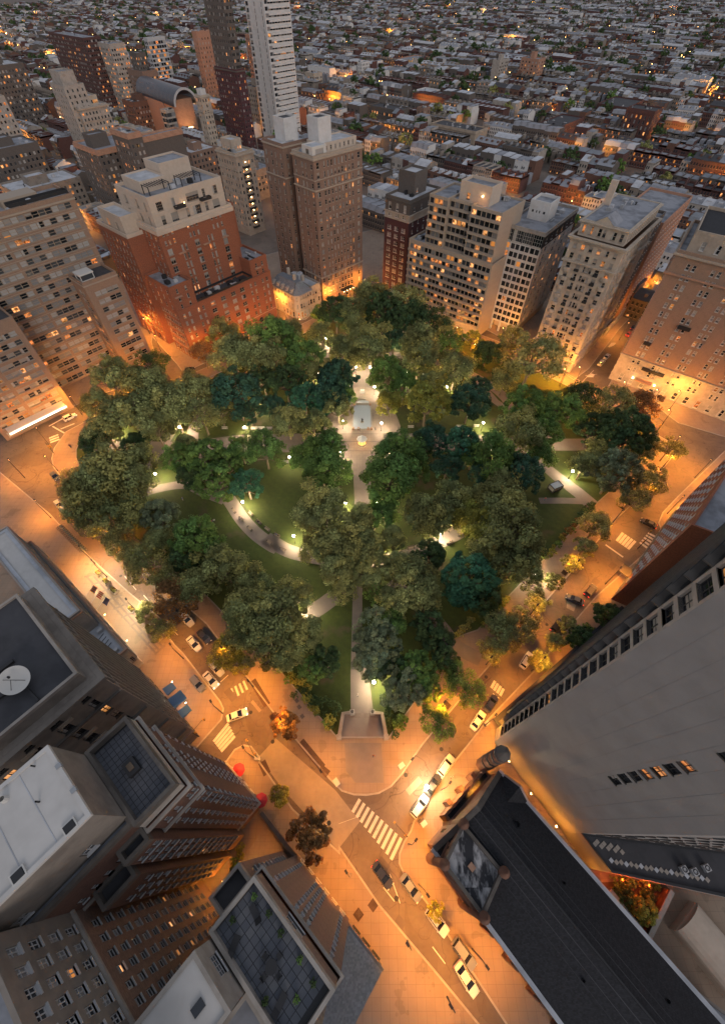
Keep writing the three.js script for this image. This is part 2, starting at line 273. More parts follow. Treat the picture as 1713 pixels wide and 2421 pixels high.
// plant rooms, fans, ducts and hatches on a roof
function clutter(b, pts, y, n, mats = [M.steel, M.paleMetal, M.roofPale, M.darkMetal]) {
  const o = [b.position.x, b.position.z], L = mv(pts, o), [A, B, C] = L, turn = Math.atan2(-(C[1] - B[1]), C[0] - B[0]);
  for (let i = 0; i < n; i++) {
    const s = R(0.12, 0.88), t = R(0.12, 0.88), x = B[0] + (A[0] - B[0]) * s + (C[0] - B[0]) * t, z = B[1] + (A[1] - B[1]) * s + (C[1] - B[1]) * t, k = rnd();
    const a = new Acc();
    if (k < 0.55) { const w = R(0.8, 2.4), d = R(0.8, 2), h = R(0.5, 1.5); a.obx(x, z, w, d, turn, y, y + h); a.obx(x, z, w * 0.7, d * 0.7, turn, y + h, y + h + 0.12); part(b, 'roof_unit', a.geo(), pick(mats)); }
    else if (k < 0.8) { a.tube([x, y, z], [x, y + R(0.6, 1.6), z], 0.25, 0.25, 8); const yy = a.p[a.p.length - 2]; a.obx(x, z, 0.8, 0.8, turn, yy, yy + 0.15); part(b, 'vent', a.geo(), pick(mats)); }
    else { a.obx(x, z, R(2, 5), 0.5, turn + (rnd() < 0.5 ? 0 : Math.PI / 2), y + 0.2, y + 0.6); part(b, 'duct', a.geo(), pick(mats)); }
  }
}
const quadPts = (P, T, u0, u1, v0, v1) => { const c = Math.cos(T), s = Math.sin(T), q = (x, z) => [P[0] + c * x + s * z, P[1] - s * x + c * z]; return [q(u0, v0), q(u0, v1), q(u1, v1), q(u1, v0)]; };   // edges: 0 faces -x, 1 faces +z, 2 faces +x, 3 faces -z
const D2R = Math.PI / 180;
// ---------------------------------------------------------------- the ground, streets and park
function sheet(name, pts, y, mat, parent, th = 0) { const a = new Acc().poly(pts, y); if (th) a.wall(ccw(pts), y - th, y); const m = part(parent, name, a.geo(), mat); if (!parent) m.userData.kind = 'structure'; return m; }
function ccw(pts) { let s = 0; pts.forEach((p, i) => { const q = pts[(i + 1) % pts.length]; s += p[0] * q[1] - q[0] * p[1]; }); return s < 0 ? pts : pts.slice().reverse(); }
const between = (a, b, t) => [a[0] + (b[0] - a[0]) * t, a[1] + (b[1] - a[1]) * t];
function strip(line, w) { const n = line.length, l = [], r = []; for (let i = 0; i < n; i++) { const a = line[Math.max(0, i - 1)], b = line[Math.min(n - 1, i + 1)], d = Math.hypot(b[0] - a[0], b[1] - a[1]), nx = -(b[1] - a[1]) / d, nz = (b[0] - a[0]) / d; const ww = Array.isArray(w) ? w[i] : w; l.push([line[i][0] + nx * ww / 2, line[i][1] + nz * ww / 2]); r.push([line[i][0] - nx * ww / 2, line[i][1] - nz * ww / 2]); } return [...l, ...r.reverse()]; }
function smooth(pts, k = 6, closed = false) { const c = new THREE.CatmullRomCurve3(pts.map(p => new THREE.Vector3(p[0], 0, p[1])), closed); return c.getPoints(pts.length * k).map(v => [v.x, v.z]); }

const ground = part(null, 'ground', new Acc().poly([[-4000, -5200], [-4000, 900], [4000, 900], [4000, -5200]], -0.02).geo(), M.asphalt); ground.userData.kind = 'structure';

// the park block: kerb line all round, a real step above the roadway
const KERB = 0.14;
const parkKerb = [[-1.75, -5.57], [0.83, -5.49], [3.42, -5.83], [6.06, -7.06], [8.47, -9.29], [13.26, -14.85], [25.46, -26.63], [40.44, -40.69], [57.56, -56.69], [78.22, -76.39], [89.47, -85.36], [106.57, -102.41], [110.09, -108.52], [105.24, -114.13], [102.31, -119.57], [92.1, -140.52], [71.22, -165.35], [41.29, -189], [20.24, -203.32], [1.77, -209.41], [-16.61, -200.36], [-35.03, -181.34], [-55.9, -162.01], [-74.78, -146.34], [-95.56, -128.26], [-107.27, -115.2], [-107.9, -106.81], [-106.52, -101.52], [-104.22, -97.69], [-97.14, -90.4], [-81.83, -74.62], [-58.76, -56.44], [-40.4, -42.44], [-26.77, -28.05], [-20.99, -21.85], [-13.52, -14.55], [-7.06, -8.44], [-4.36, -6.24]];
sheet('pavement', parkKerb, KERB, M.sidewalk, null, 0.2);
const parkEdge = [[-5.69, -16.08], [5.91, -16.08], [10.22, -21.18], [16.25, -28.05], [22.5, -38.32], [29.61, -40.69], [39.63, -50.28], [51.22, -60.95], [69.96, -77.59], [72.16, -80.63], [83.01, -89.63], [99.81, -104.29], [102.85, -109.7], [101.83, -116.2], [97.35, -121.72], [84.56, -139.11], [66.48, -157.13], [40.33, -181.34], [18.73, -195.81], [1.73, -201.62], [-14.19, -194.18], [-32.25, -174.03], [-52.83, -155.54], [-71.48, -140.52], [-91.67, -124.4], [-100.51, -112.34], [-99.86, -105.91], [-98.08, -101.52], [-81.71, -79.4], [-61.04, -64.07], [-44.79, -52.6], [-30.64, -39.86], [-20.68, -31.15]];
sheet('lawn', parkEdge, KERB + 0.05, M.grass, null, 0.06);
{ // low stone kerb round the planting
  const k = part(null, 'kerb', new Acc().rim(ccw(parkEdge), KERB, KERB + 0.22, 0.3).geo(), M.concrete); k.userData.kind = 'structure';
}
// paths: two diagonals, the round walk and the slanting side walks
const PY = KERB + 0.06;
const C0 = [-0.22, -107.12];
let pathN = 0;
const lay = (line, w) => sheet('path', strip(line, w), PY + 0.004 * (pathN++), M.path);
lay([[-0.05, -20.87], [-0.66, -29.28], [-1.46, -39.72], [-1.32, -51.54], [-0.78, -60.78], [-0.07, -80.55], [-0.07, -94.77], [-0.08, -119.91], [-0.09, -145.38], [-0.67, -176.39], [-2.39, -206.52]], [5.2, 4.4, 2.6, 2.6, 3.4, 4.6, 6, 12, 8, 6, 5]);
lay([[-98.15, -108.81], [-82.63, -107.12], [-63.22, -106.7], [-44.33, -108.81], [-0.08, -109.88], [39.46, -109.24], [66.19, -108.38], [84.1, -108.38], [96.21, -108.81]], [6, 6, 6, 9, 10, 8, 6, 6, 6]);
lay(smooth([[-44.72, -86.98], [-41.01, -81.87], [-36.19, -75.21], [-30.58, -69.49], [-25, -65.67], [-28.49, -68.94], [-21.54, -64.6], [-14.13, -62.5], [-6, -61.46], [2.93, -60.95], [12.88, -63.02], [19.49, -66.2], [26.31, -69.49], [33.06, -74.04], [41.86, -82.23], [50.17, -92.89], [56.85, -106.7]], 5), 4.3);
lay(smooth([[-44.72, -86.98], [-49.89, -92.89], [-56.34, -102.59], [-60.54, -110.95], [-60.91, -122.25], [-56.06, -137.23], [-44.87, -151.09], [-28.22, -160.09], [-1.19, -164.8], [25.88, -160.09], [45.63, -148.21], [56.15, -132.05], [56.85, -106.7]], 5), 4.3);
lay([[-73.09, -91.04], [-71.49, -100.59], [-69.29, -109.88], [-66.84, -127.06], [-61.74, -148.21], [-54.59, -166.4]], 2.6);
lay(smooth([[-74.88, -83.94], [-65.37, -88.33], [-57.46, -89.59], [-50.62, -86.33], [-43.47, -83.13]], 5), 3.4);
lay(smooth([[-7.36, -50.28], [-10.59, -47.56], [-14.13, -44.92], [-19.06, -39.72], [-24.62, -33.31]], 4), [4, 4.2, 4.4, 4.4, 4.4, 4.4, 4.4, 4.4, 4.4, 4.4, 4.4, 4.4, 4.4, 4.4, 4.4, 4.4, 4.4, 4.4, 4.4, 4.4, 4.4]);
lay(smooth([[8.04, -54.98], [15.19, -47.12], [20.06, -41.97], [23.69, -36.46], [29, -33.31]], 4), 3.6);
lay([[59.78, -100.59], [64.9, -92.33], [69.25, -86.33], [72.12, -81.25]], [3.6, 4.4, 4.6, 5]);
lay([[55.89, -83.13], [63.82, -83.13], [70.65, -82.81]], 2.4);
lay([[27.28, -176.39], [39.81, -163.21], [51.25, -132.05], [66.88, -110.95]], 3);
lay([[-21.96, -174.71], [-14.62, -167.35], [-3.52, -152.52]], 3.2);
// the middle plaza
sheet('plaza', smooth([[-14.68, -113.13], [-12.66, -103.61], [-3.74, -94.77], [-0.07, -93.27], [4.02, -94.77], [12.95, -103.61], [14.22, -113.13], [12.48, -124.64], [7.25, -137.23], [-0.08, -141.25], [-7.41, -137.23], [-12.96, -124.64]], 3), PY + 0.07, M.plaza);
for (const y of [1028, 1040, 1054]) sheet('paving_band', strip([[-13.16, -113.13], [13.46, -113.13]].map(p => [p[0], p[1] + (y - 1030) * 0.33]), 0.5), PY + 0.076, M.paveDark);
for (const x of [-14, -7, 7, 14]) sheet('paving_band', strip([[C0[0] + x, C0[1] + 7], [C0[0] + x, C0[1] - 3]], 0.5), PY + 0.08, M.paveDark);
// entrance forecourt at the corner
const fy = PY + 0.05;
sheet('forecourt', [[-4.27, -21.18], [4.14, -21.18], [5.22, -16.08], [-5.52, -16.08]], fy, M.paveDark);
sheet('forecourt', [[-3.53, -20.14], [3.58, -20.14], [4.29, -16.24], [-4.37, -16.08]], fy + 0.006, M.path);
sheet('corner_paving', [[-3.93, -15.16], [4.16, -15.16], [4.45, -7.75], [-1.45, -7.75], [-3.47, -9.85]], KERB + 0.006, M.paveDark).material = M.path;

// pavements across the streets
const kerbStone = pts => { part(null, 'kerb', new Acc().rim(offset(ccw(pts), 0.02), -0.01, KERB + 0.012, 0.32).geo(), M.paleStone).userData.kind = 'structure'; };
kerbStone(parkKerb);
const pave = (pts) => { kerbStone(pts); return sheet('pavement', pts, KERB, M.sidewalk, null, 0.2); };
pave([[-135.28, -105.66], [-96.75, -78.19], [-78.76, -63.02], [-63.21, -51.43], [-52.6, -44.06], [-48.08, -37.91], [-44.61, -35.15], [-33.01, -23.86], [-31.84, -22.18], [-31.85, -19.88], [-33.79, -17.33], [-35.93, -14.55], [-52, 8], [-150, 8], [-190, -60]]);      // along the north side
pave([[-29.24, -11.87], [-27.94, -13.95], [-26.04, -14.85], [-24.27, -14.55], [-21.87, -12.17], [-22.01, -11.58], [-14.13, -3.32], [-4.64, 3.4], [-4.67, 2.45], [3.25, 11.14], [12.66, 19.53], [19.74, 26.03], [8, 40], [-70, 40], [-52, 12]]);
pave([[7.07, 3.72], [8.06, 1.97], [9.53, 0.17], [10.21, -1.26], [15.94, -7.89], [20.5, -12.46], [27.92, -19.55], [44.06, -32.84], [47.84, -36.91], [62.86, -50.28], [78.84, -61.98], [86.43, -67.29], [93.21, -71.17], [121.57, -83.94], [130, -20], [120, 50], [30, 50], [23.24, 25.37], [18.1, 18.92], [11.67, 10.86], [7.7, 6.78], [6.91, 5.27]]);
pave([[89.97, -74.62], [93.17, -78.79], [100.53, -85.04], [150.03, -124.64], [190, -60], [110.94, -78.89], [93.49, -72.88], [89.7, -71.74]]);
// beyond the park: east and south kerbs
pave([[-141.91, -123.44], [-118.17, -123.44], [-113.53, -126.79], [-100.68, -137.7], [-80.99, -152.41], [-88.17, -152.52], [-86.52, -158.05], [-93.78, -173.46], [-110, -260], [-300, -260], [-300, -120]]);
pave([[-73.66, -150.36], [-66.01, -158.05], [-41.31, -187.8], [-42.06, -189.86], [-43.13, -194.84], [-43.29, -203.52], [-60, -240], [-95, -178], [-78.29, -156.92]]);
pave([[-34.07, -189.93], [-26.6, -192.72], [-22.04, -202.1], [-1.58, -216.63], [10.92, -218.95], [40.41, -199.11], [58.66, -181.34], [67.97, -169.76], [80.37, -154.7], [85.5, -145.63], [94.41, -153.61], [117.77, -183.76], [130.88, -198.46], [220, -330], [60, -330], [-60, -260]]);
pave([[98.03, -141.55], [108.66, -156.92], [125.36, -181.12], [138.24, -200.55], [240, -330], [300, -150], [139.86, -106.7], [116.12, -119.91], [113.47, -126.14], [108.39, -131.18], [103.48, -137.38], [100.32, -142.35]]);

// painted markings
let mark = 0;
const paintStrip = (line, w) => sheet('road_marking', strip(line, w), 0.004 + 0.0004 * (mark++ % 4), M.paint);
const zebra = (a0, a1, b0, b1, n, w) => { for (let i = 0; i < n; i++) { const t = (i + 0.5) / n; paintStrip([between(a0, b0, t), between(a1, b1, t)], w); } };
zebra([-2.4, -3.14], [-0.98, -5.25], [5.88, 5.11], [8.07, 1.74], 10, 0.62);
zebra([-33.06, -15.64], [-30.46, -19.39], [-30.54, -13.29], [-28.1, -16.21], 5, 0.6);
zebra([-31.47, -26.28], [-30.31, -24.03], [-27.98, -28.59], [-26.73, -26.63], 4, 0.5);
zebra([30.15, -26.99], [31.37, -28.59], [32.48, -24.72], [33.6, -26.28], 4, 0.62);
zebra([74.75, -68.45], [77.68, -71.38], [77.58, -64.93], [80.84, -67.76], 5, 0.75);
zebra([81.2, -67.21], [83.22, -64.26], [85.89, -71.38], [89.04, -68.86], 5, 0.75);
zebra([91.22, -147.76], [94.1, -147.76], [94.16, -150.41], [95.51, -149.61], 3, 0.8);
zebra([107.65, -169.15], [110.67, -172.84], [110.7, -170.98], [112.54, -172.84], 3, 0.8);
zebra([91.62, -136.9], [92.97, -135.44], [89.13, -131.18], [90.61, -129.33], 4, 0.9);
zebra([-112.28, -112.34], [-109.83, -114.24], [-110.18, -109.08], [-107.65, -110.7], 3, 0.8);
for (const l of [[[71.29, -66.81], [74.88, -62.56]], [[-113.52, -118.12], [-107.63, -114.48]], [[-109.88, -116.65], [-106.1, -119.61]], [[-114.85, -118.12], [-110.96, -123.15]]]) paintStrip(l, 0.5);
for (const l of [[[3.9, 8.71], [5.87, 10.63]], [[12.25, 16.52], [14.21, 18.54]], [[5.14, 6.78], [6.89, 10.91]], [[12.26, 16.52], [14.26, 18.58]], [[-66.21, -56.38], [-61.69, -52.19]], [[-59.4, -50.84], [-53.75, -45.85]], [[-49.17, -41.36], [-47.05, -39.56]], [[-50.17, -39.92], [-47.38, -37.32]], [[-62.42, -49.5], [-58.17, -46.11]], [[-33.85, -28.05], [-32.3, -29.68]], [[87.25, -143.06], [96.01, -152.52]], [[86.37, -142.86], [90, -145.42]], [[91.25, -148.77], [96.41, -149.83]]]) paintStrip(l, 0.16);
paintStrip([[-4.78, -0.83], [-0.41, -2.11], [-4.65, 3.08]].slice(0, 2), 0.05);
{ let k = 0; const patch = (pts, mat) => sheet('road_patch', pts, 0.002 + 0.0005 * (k++ % 4), mat);
  patch([[-10.68, -8.44], [-7.57, -5.57], [-9.7, -3.71], [-12.77, -5.97]], M.asphaltPatch);
  patch([[64.71, -56.25], [65.74, -54.8], [63.82, -53.25], [62.52, -54.2]], M.asphaltPatch);
  patch([[71.23, -61.13], [72.22, -59.86], [70.46, -58.35], [69.51, -59.73]], M.asphaltPatch);
  patch([[-4.65, 3.08], [-0.41, -1.33], [-2.32, -3.04], [-5.67, -6.51], [-19.2, -16.08], [-22.48, -12.46], [-16.4, -6.51], [-4.64, 3.4]], M.asphaltPale);
  patch([[-18.87, -16.24], [-24.99, -22.18], [-26.77, -28.05], [-28.7, -24.21], [-31.04, -21.18], [-24.86, -16.08], [-21.53, -12.17], [-22.5, -12.61]], M.asphalt);
  patch([[54.96, -49.3], [56.9, -47.73], [55.74, -45.95], [54.07, -46.95]], M.concrete);
}
for (const p of [[12.18, -1.28], [11.5, -1.16], [-15.25, -23.86], [-14.58, -22.51], [-13.69, -20.53], [-0.56, 12.25], [-0.7, 12.32]]) sheet('pavement_hatch', [[p[0] - 0.6, p[1] - 0.1], [p[0], p[1] + 0.6], [p[0] + 0.6, p[1] + 0.1], [p[0], p[1] - 0.6]], KERB + 0.006, M.asphaltPatch);
// planting strips and tree pits along the kerbs
for (const l of [[[-26.26, -28.41], [-21.96, -22.85]], [[-13.6, -15.47], [-8.49, -10.42]], [[-21.62, -11.58], [-20.13, -9.29]]]) sheet('planting_strip', strip(l, 1.6), KERB + 0.006, M.soil);
sheet('tree_pit', [[-8.52, -11], [-6.79, -9.85], [-7.73, -8.58], [-9.31, -10.14]], KERB + 0.012, M.soil);
for (const p of [[19.54, -22.85], [56.57, -57.48], [51.02, -52.6], [56.46, -57.43], [52.24, -41.67], [-0.74, 12.39], [1.92, 11.14]]) sheet('tree_pit', [[p[0] - 1, p[1]], [p[0], p[1] + 1], [p[0] + 1, p[1]], [p[0], p[1] - 1]], KERB + 0.006, M.soil);
// the paved forecourt in front of the bank: dark bands between pale fields
{ const a = [-77.29, -56.1], b = [-51.39, -34.57], c = [-72.74, -57.53], d = [-49.55, -36.86];
  for (let i = 0; i <= 9; i++) { const t = i / 9; sheet('paving_band', strip([between(a, b, t), between(c, d, t)], 0.55), KERB + 0.006, M.paveDark); }
  for (const s of [0.12, 0.45, 0.8]) sheet('paving_band', strip([between(a, c, s), between(b, d, s)], 0.45), KERB + 0.01, M.paveDark);
}

// wear of the streets: patched trenches and iron covers
{ const lineA = [[15.94, 19.04], [1.4, 5.57], [-22.15, -17.33], [-32.16, -26.99], [-47.06, -41.6], [-69.75, -60.44], [-92.85, -76.99]], lineB = [[6.62, -4.9], [16.5, -13.05], [26.35, -25.24], [39.64, -37.11], [62.44, -60.88], [75.2, -71.66]];
  const alongLine = (L, t) => { const k = Math.min(L.length - 2, Math.floor(t * (L.length - 1))), f = t * (L.length - 1) - k; return [between(L[k], L[k + 1], f), Math.atan2(-(L[k + 1][1] - L[k][1]), L[k + 1][0] - L[k][0])]; };
  let n = 0; for (const L of [lineA, lineB]) for (let i = 0; i < 9; i++) { const [p, a] = alongLine(L, (i + R(0.1, 0.9)) / 9), off = R(-2.6, 2.6), c = Math.cos(a), s = Math.sin(a), l = R(1.5, 6), w = R(0.6, 1.6), q = (x, z) => [p[0] + c * x + s * (z + off), p[1] - s * x + c * (z + off)]; sheet('road_patch', [q(-l / 2, -w / 2), q(-l / 2, w / 2), q(l / 2, w / 2), q(l / 2, -w / 2)], 0.0062 + 0.0003 * (n++ % 9), rnd() < 0.65 ? M.asphaltPatch : M.asphaltPale); }
  for (const L of [lineA, lineB]) for (let i = 0; i < 8; i++) { const [p] = alongLine(L, (i + R(0.2, 0.8)) / 8), x = p[0] + R(-2, 2), z = p[1] + R(-2, 2); sheet('manhole_cover', Array.from({ length: 14 }, (_, k) => [x + 0.42 * Math.cos(k / 14 * 6.283), z + 0.42 * Math.sin(k / 14 * 6.283)]), 0.011 + 0.0004 * i, M.darkMetal); }
}
// ---------------------------------------------------------------- buildings round the square
const E = 48.5 * D2R;
const cols = (n, w, m = 0.04) => Array.from({ length: n }, (_, i) => [m + (1 - 2 * m) * (i + 0.5) / n, w]);
const pairs = (n, w, gap, m = 0.04, L = 1) => cols(n, w, m).flatMap(([c]) => [[c - gap / 2 / L, w], [c + gap / 2 / L, w]]);
const runs = (list, w, gap, L) => list.flatMap(([a, b]) => { const n = Math.max(1, Math.round((b - a) * L / (w + gap))); const p = (b - a) / n; return Array.from({ length: n }, (_, i) => [a + p * (i + 0.5), p * L - gap]); });

{ // tan ribbon-window slab with a projecting wing
  const B = [-88.35, -159.75], b = building('apartment_slab', 'tan brick slab with grey ribbon windows and a projecting lower wing', 'apartment building', B);
  const T = E, fh = 2.87, L = 70, rib = (a, L, lit) => ({ lit, b: [[1, 3.6, { c: runs(a, 2.1, 0.1, L), h: 1.9, s: 0.9, style: 'sash' }], [22, fh, { c: runs(a, 2.1, 0.06, L), h: 1.7, s: 0.8, style: 'sash' }]] });
  const main = quadPts(B, T, -L, 1, -24, -10.5), wing = quadPts(B, T, -12.5, 0, -10.5, 0), wing2 = quadPts(B, T, -62, -37.5, -10.5, 4.5);
  block(b, { pts: main, y0: 0, y1: 56, mat: M.brickTan, faces: { 1: rib([[0.005, 0.3], [0.312, 0.63], [0.642, 0.975]], L + 1, 0.08) }, ledges: [[55.2, 0.5, 0.25, M.trimTan]] });
  block(b, { pts: wing, y0: 0, y1: 35, mat: M.brickTan, roof: M.roofDark, faces: { 1: rib([[0.2, 0.9]], 12.5, 0.06), 0: rib([[0.3, 0.75]], 10.5, 0.3) }, ledges: [[34.4, 0.4, 0.2, M.trimTan]] });
  block(b, { pts: wing2, y0: 0, y1: 35, mat: M.brickTan, roof: M.roofDark, faces: { 1: rib([[0.05, 0.45], [0.5, 0.93]], 24.5, 0.2), 2: rib([[0.2, 0.8]], 15, 0.2) } });
  const o = B, g = (P, a) => mv(quadPts(B, T, ...a), o);
  for (let k = 1; k < 19; k++) part(b, 'storey_band', new Acc().ledge(mv(main, o), 3.6 + k * fh - 0.12, 3.6 + k * fh + 0.04, 0.03).geo(), M.trimTan);
  // roof lookout on the wing: a small glazed pavilion
  const pv = g(0, [-11.5, -7, -6, -2]); part(b, 'roof_pavilion', new Acc().rim(pv, 35, 35.5, 0.2).prism(offset(pv, 0.35), 37.2, 37.6).geo(), M.trimWhite);
  part(b, 'pavilion_glass', new Acc().wall(offset(pv, -0.1), 35.5, 37.2).geo(), M.glassC);
  for (let i = 0; i < 4; i++) { const p = pv[i]; part(b, 'post', new Acc().obx(p[0], p[1], 0.25, 0.25, T, 35.4, 37.3).geo(), M.trimWhite); }
  // penthouse and planters of the main roof
  part(b, 'penthouse', new Acc().prism(g(0, [-40, -22, -22, -14]), 56, 60).geo(), M.stucco);
  part(b, 'penthouse', new Acc().prism(g(0, [-19, -8, -21, -14.5]), 56, 58.4).geo(), M.trimTan);
  part(b, 'terrace_rail', new Acc().rim(g(0, [-18.5, 0.2, -14, -11]), 57, 57.9, 0.06).geo(), M.darkMetal);
  clutter(b, main, 56, 16);
  // the entrance canopy under the near wing, glowing along its edge
  part(b, 'canopy', new Acc().prism(g(0, [-60, -40, 4.5, 8]), 4.0, 4.5).geo(), M.trimWhite);
  part(b, 'canopy_light', new Acc().prism(g(0, [-60, -40, 8.01, 8.2]), 3.7, 4.3).geo(), new THREE.MeshStandardMaterial({ color: 0x111111, emissive: lin(1, 0.86, 0.66), emissiveIntensity: 2.2 }));
  finish(b, M.trimTan, false, [M.glassA, M.glassB, M.glassC, M.blind, M.blind, M.blindB, M.blindB]);
}
{ // red brick tower with a cream stepped crown
  const B = [-71.5, -160], T = E, b = building('apartment_tower', 'red brick tower with cream stuccoed terraced top floors', 'apartment building', B);
  const P = (...a) => quadPts(B, T, ...a), o = B, g = (...a) => mv(P(...a), o), fh = 3.0;
  const low = { lit: 0.12, b: [[1, 4.5, { c: cols(9, 1.6), h: 2.6, s: 0.8, style: 'pair', lit: 0.3 }], [6, fh, { c: [[0.05, 1], [0.1, 1], [0.19, 1], [0.24, 1], [0.34, 2.2], [0.45, 2.2], [0.56, 2.2], [0.66, 2.2], [0.76, 1], [0.81, 1], [0.9, 1], [0.95, 1]], h: 1.6, style: 'pair' }], [9, fh, { c: [[0.05, 1], [0.1, 1]], h: 1.5 }]] };
  const tall = { lit: 0.1, b: [[6, fh, {}], [7, fh, { c: [[0.08, 2], [0.24, 0.85], [0.29, 0.85], [0.44, 2], [0.6, 0.85], [0.65, 0.85], [0.82, 2]], h: 2.1, s: 0.5, style: 'pair' }], [2, fh, { c: [[0.06, 0.8], [0.11, 0.8], [0.17, 0.8], [0.38, 0.8], [0.43, 0.8], [0.49, 0.8], [0.7, 0.8], [0.76, 0.8], [0.82, 0.8]], h: 1.5, lit: 0.2 }]] };
  const side = { lit: 0.16, b: [[1, 4.5, { c: cols(6, 1.4), h: 2.4, lit: 0.35 }], [13, fh, { c: cols(8, 1.1), h: 1.6 }]] };
  const lowP = P(0, 47, -13, 0), wingL = P(0, 9.5, -17, -0.3), wingR = P(37.5, 46.5, -16, -0.4), mainP = P(6, 39, -34, -7), rear = P(10, 46, -42, -16);
  block(b, { pts: lowP, y0: 0, y1: 20, mat: M.brickRed, roof: M.roofDark, faces: { 1: low, 0: side }, ledges: [[4.4, 0.35, 0.15, M.terracotta]] });
  block(b, { pts: wingL, y0: 20, y1: 28.8, mat: M.brickRed, faces: { 1: { b: [[3, 2.9, { c: [[0.3, 0.9], [0.7, 0.9]], h: 1.6 }]] }, 0: { b: [[3, 2.9, { c: cols(4, 1), h: 1.6, lit: 0.2 }]] } }, roof: M.roofGrey });
  block(b, { pts: wingR, y0: 20, y1: 26.5, mat: M.brickRed, faces: { 1: { b: [[2, 3, { c: [[0.35, 0.9], [0.7, 0.9]], h: 1.6 }]] } }, roof: M.roofGrey });
  block(b, { pts: mainP, y0: 0, y1: 45, mat: M.brickRed, faces: { 1: tall, 0: side, 2: null }, ledges: [[43.6, 1.5, 0.35, M.stucco]], parapet: 1, parMat: M.stucco, roof: M.roofDark });
  block(b, { pts: P(-0.5, 10, -40, -18), y0: 0, y1: 42, mat: M.brickRed, faces: { 0: side }, parapet: 1, parMat: M.stucco });
  block(b, { pts: rear, y0: 0, y1: 42, mat: M.brickRed, faces: { 1: { b: [[6, 3, {}], [8, 3, { c: [[0.9, 1.2]], h: 1.6 }]] } } });
  const pent = { b: [[1, 4.2, { c: [[0.12, 1.6], [0.27, 2.8], [0.45, 1.3], [0.58, 3.4], [0.72, 1.3], [0.86, 3]], h: 3, s: 0.3, style: 'grid', lit: 0.05 }], [1, 4.2, { c: [[0.12, 2.4], [0.3, 1.4], [0.56, 5.2], [0.72, 1.2], [0.88, 2]], h: 2.6, s: 0.6, style: 'grid', lit: 0.12 }]] };
  const pentS = { b: [[2, 4.2, { c: [[0.25, 2], [0.6, 1.6], [0.85, 1.4]], h: 2.6, s: 0.6, style: 'grid', lit: 0.06 }]] };
  block(b, { pts: P(7.2, 38, -30, -8.6), y0: 45, y1: 53.5, mat: M.stucco, faces: { 1: pent, 0: pentS }, roof: M.roofGrey, ledges: [[49, 0.3, 0.15, M.stucco]] });
  block(b, { pts: P(0.5, 7.19, -36, -20), y0: 42, y1: 47, mat: M.stucco, faces: { 0: { b: [[1, 4.5, { c: [[0.3, 2], [0.7, 2]], h: 2.4, style: 'grid', lit: 0.1 }]] } }, roof: M.roofPale });
  block(b, { pts: P(10, 20, -28, -16), y0: 53.5, y1: 56.5, mat: M.stucco, roof: M.roofPale, parapet: 0.4 });
  block(b, { pts: P(20.5, 33, -29, -19), y0: 53.5, y1: 59, mat: M.stucco, roof: M.roofGrey, parapet: 0.5 });
  for (const [u, v] of [[14, -13], [27, -13]]) { const a = new Acc(); for (let i = 0; i < 9; i++) a.obx(...rel(B, T, u - 4 + i, v, o), 0.2, 4.5, T, 56.2, 56.4); for (const [x, z] of [[-4, -2], [4, -2], [-4, 2], [4, 2]]) a.obx(...rel(B, T, u + x, v + z, o), 0.25, 0.25, T, 53.5, 56.2); part(b, 'pergola', a.geo(), M.darkMetal); }
  for (const [u, w] of [[18, 4], [29, 4.4]]) { const a = new Acc().prism(g(u - w / 2, u + w / 2, -8.6, -6.9), 48.9, 49.2); part(b, 'balcony', a.geo(), M.stucco); part(b, 'railing', new Acc().rim(g(u - w / 2, u + w / 2, -8.6, -6.9), 49.2, 50.1, 0.06).geo(), M.darkMetal); }
  for (const [u, y] of [[13, 36], [24, 36], [33, 36], [2.5, 25.4], [41, 23.5]]) part(b, 'stone_balcony', new Acc().prism(g(u - 1.5, u + 1.5, u > 40 ? -0.4 : u < 5 ? -0.3 : -7, u > 40 ? 0.4 : u < 5 ? 0.5 : -6.2), y, y + 0.35).geo(), M.terracotta);
  part(b, 'terrace_rail', new Acc().rim(g(9.5, 37.5, -6.9, -0.2), 20.9, 21.7, 0.08).geo(), M.darkMetal);
  clutter(b, P(10, 37, -6, -1), 20, 14, [M.darkMetal, M.darkMetal, M.paleMetal]);
  clutter(b, P(8, 37, -29, -10), 53.5, 12); clutter(b, P(1, 9, -14, -2), 28.8, 4); clutter(b, P(38, 46, -14, -2), 26.5, 4);
  finish(b, M.trimTan);
}
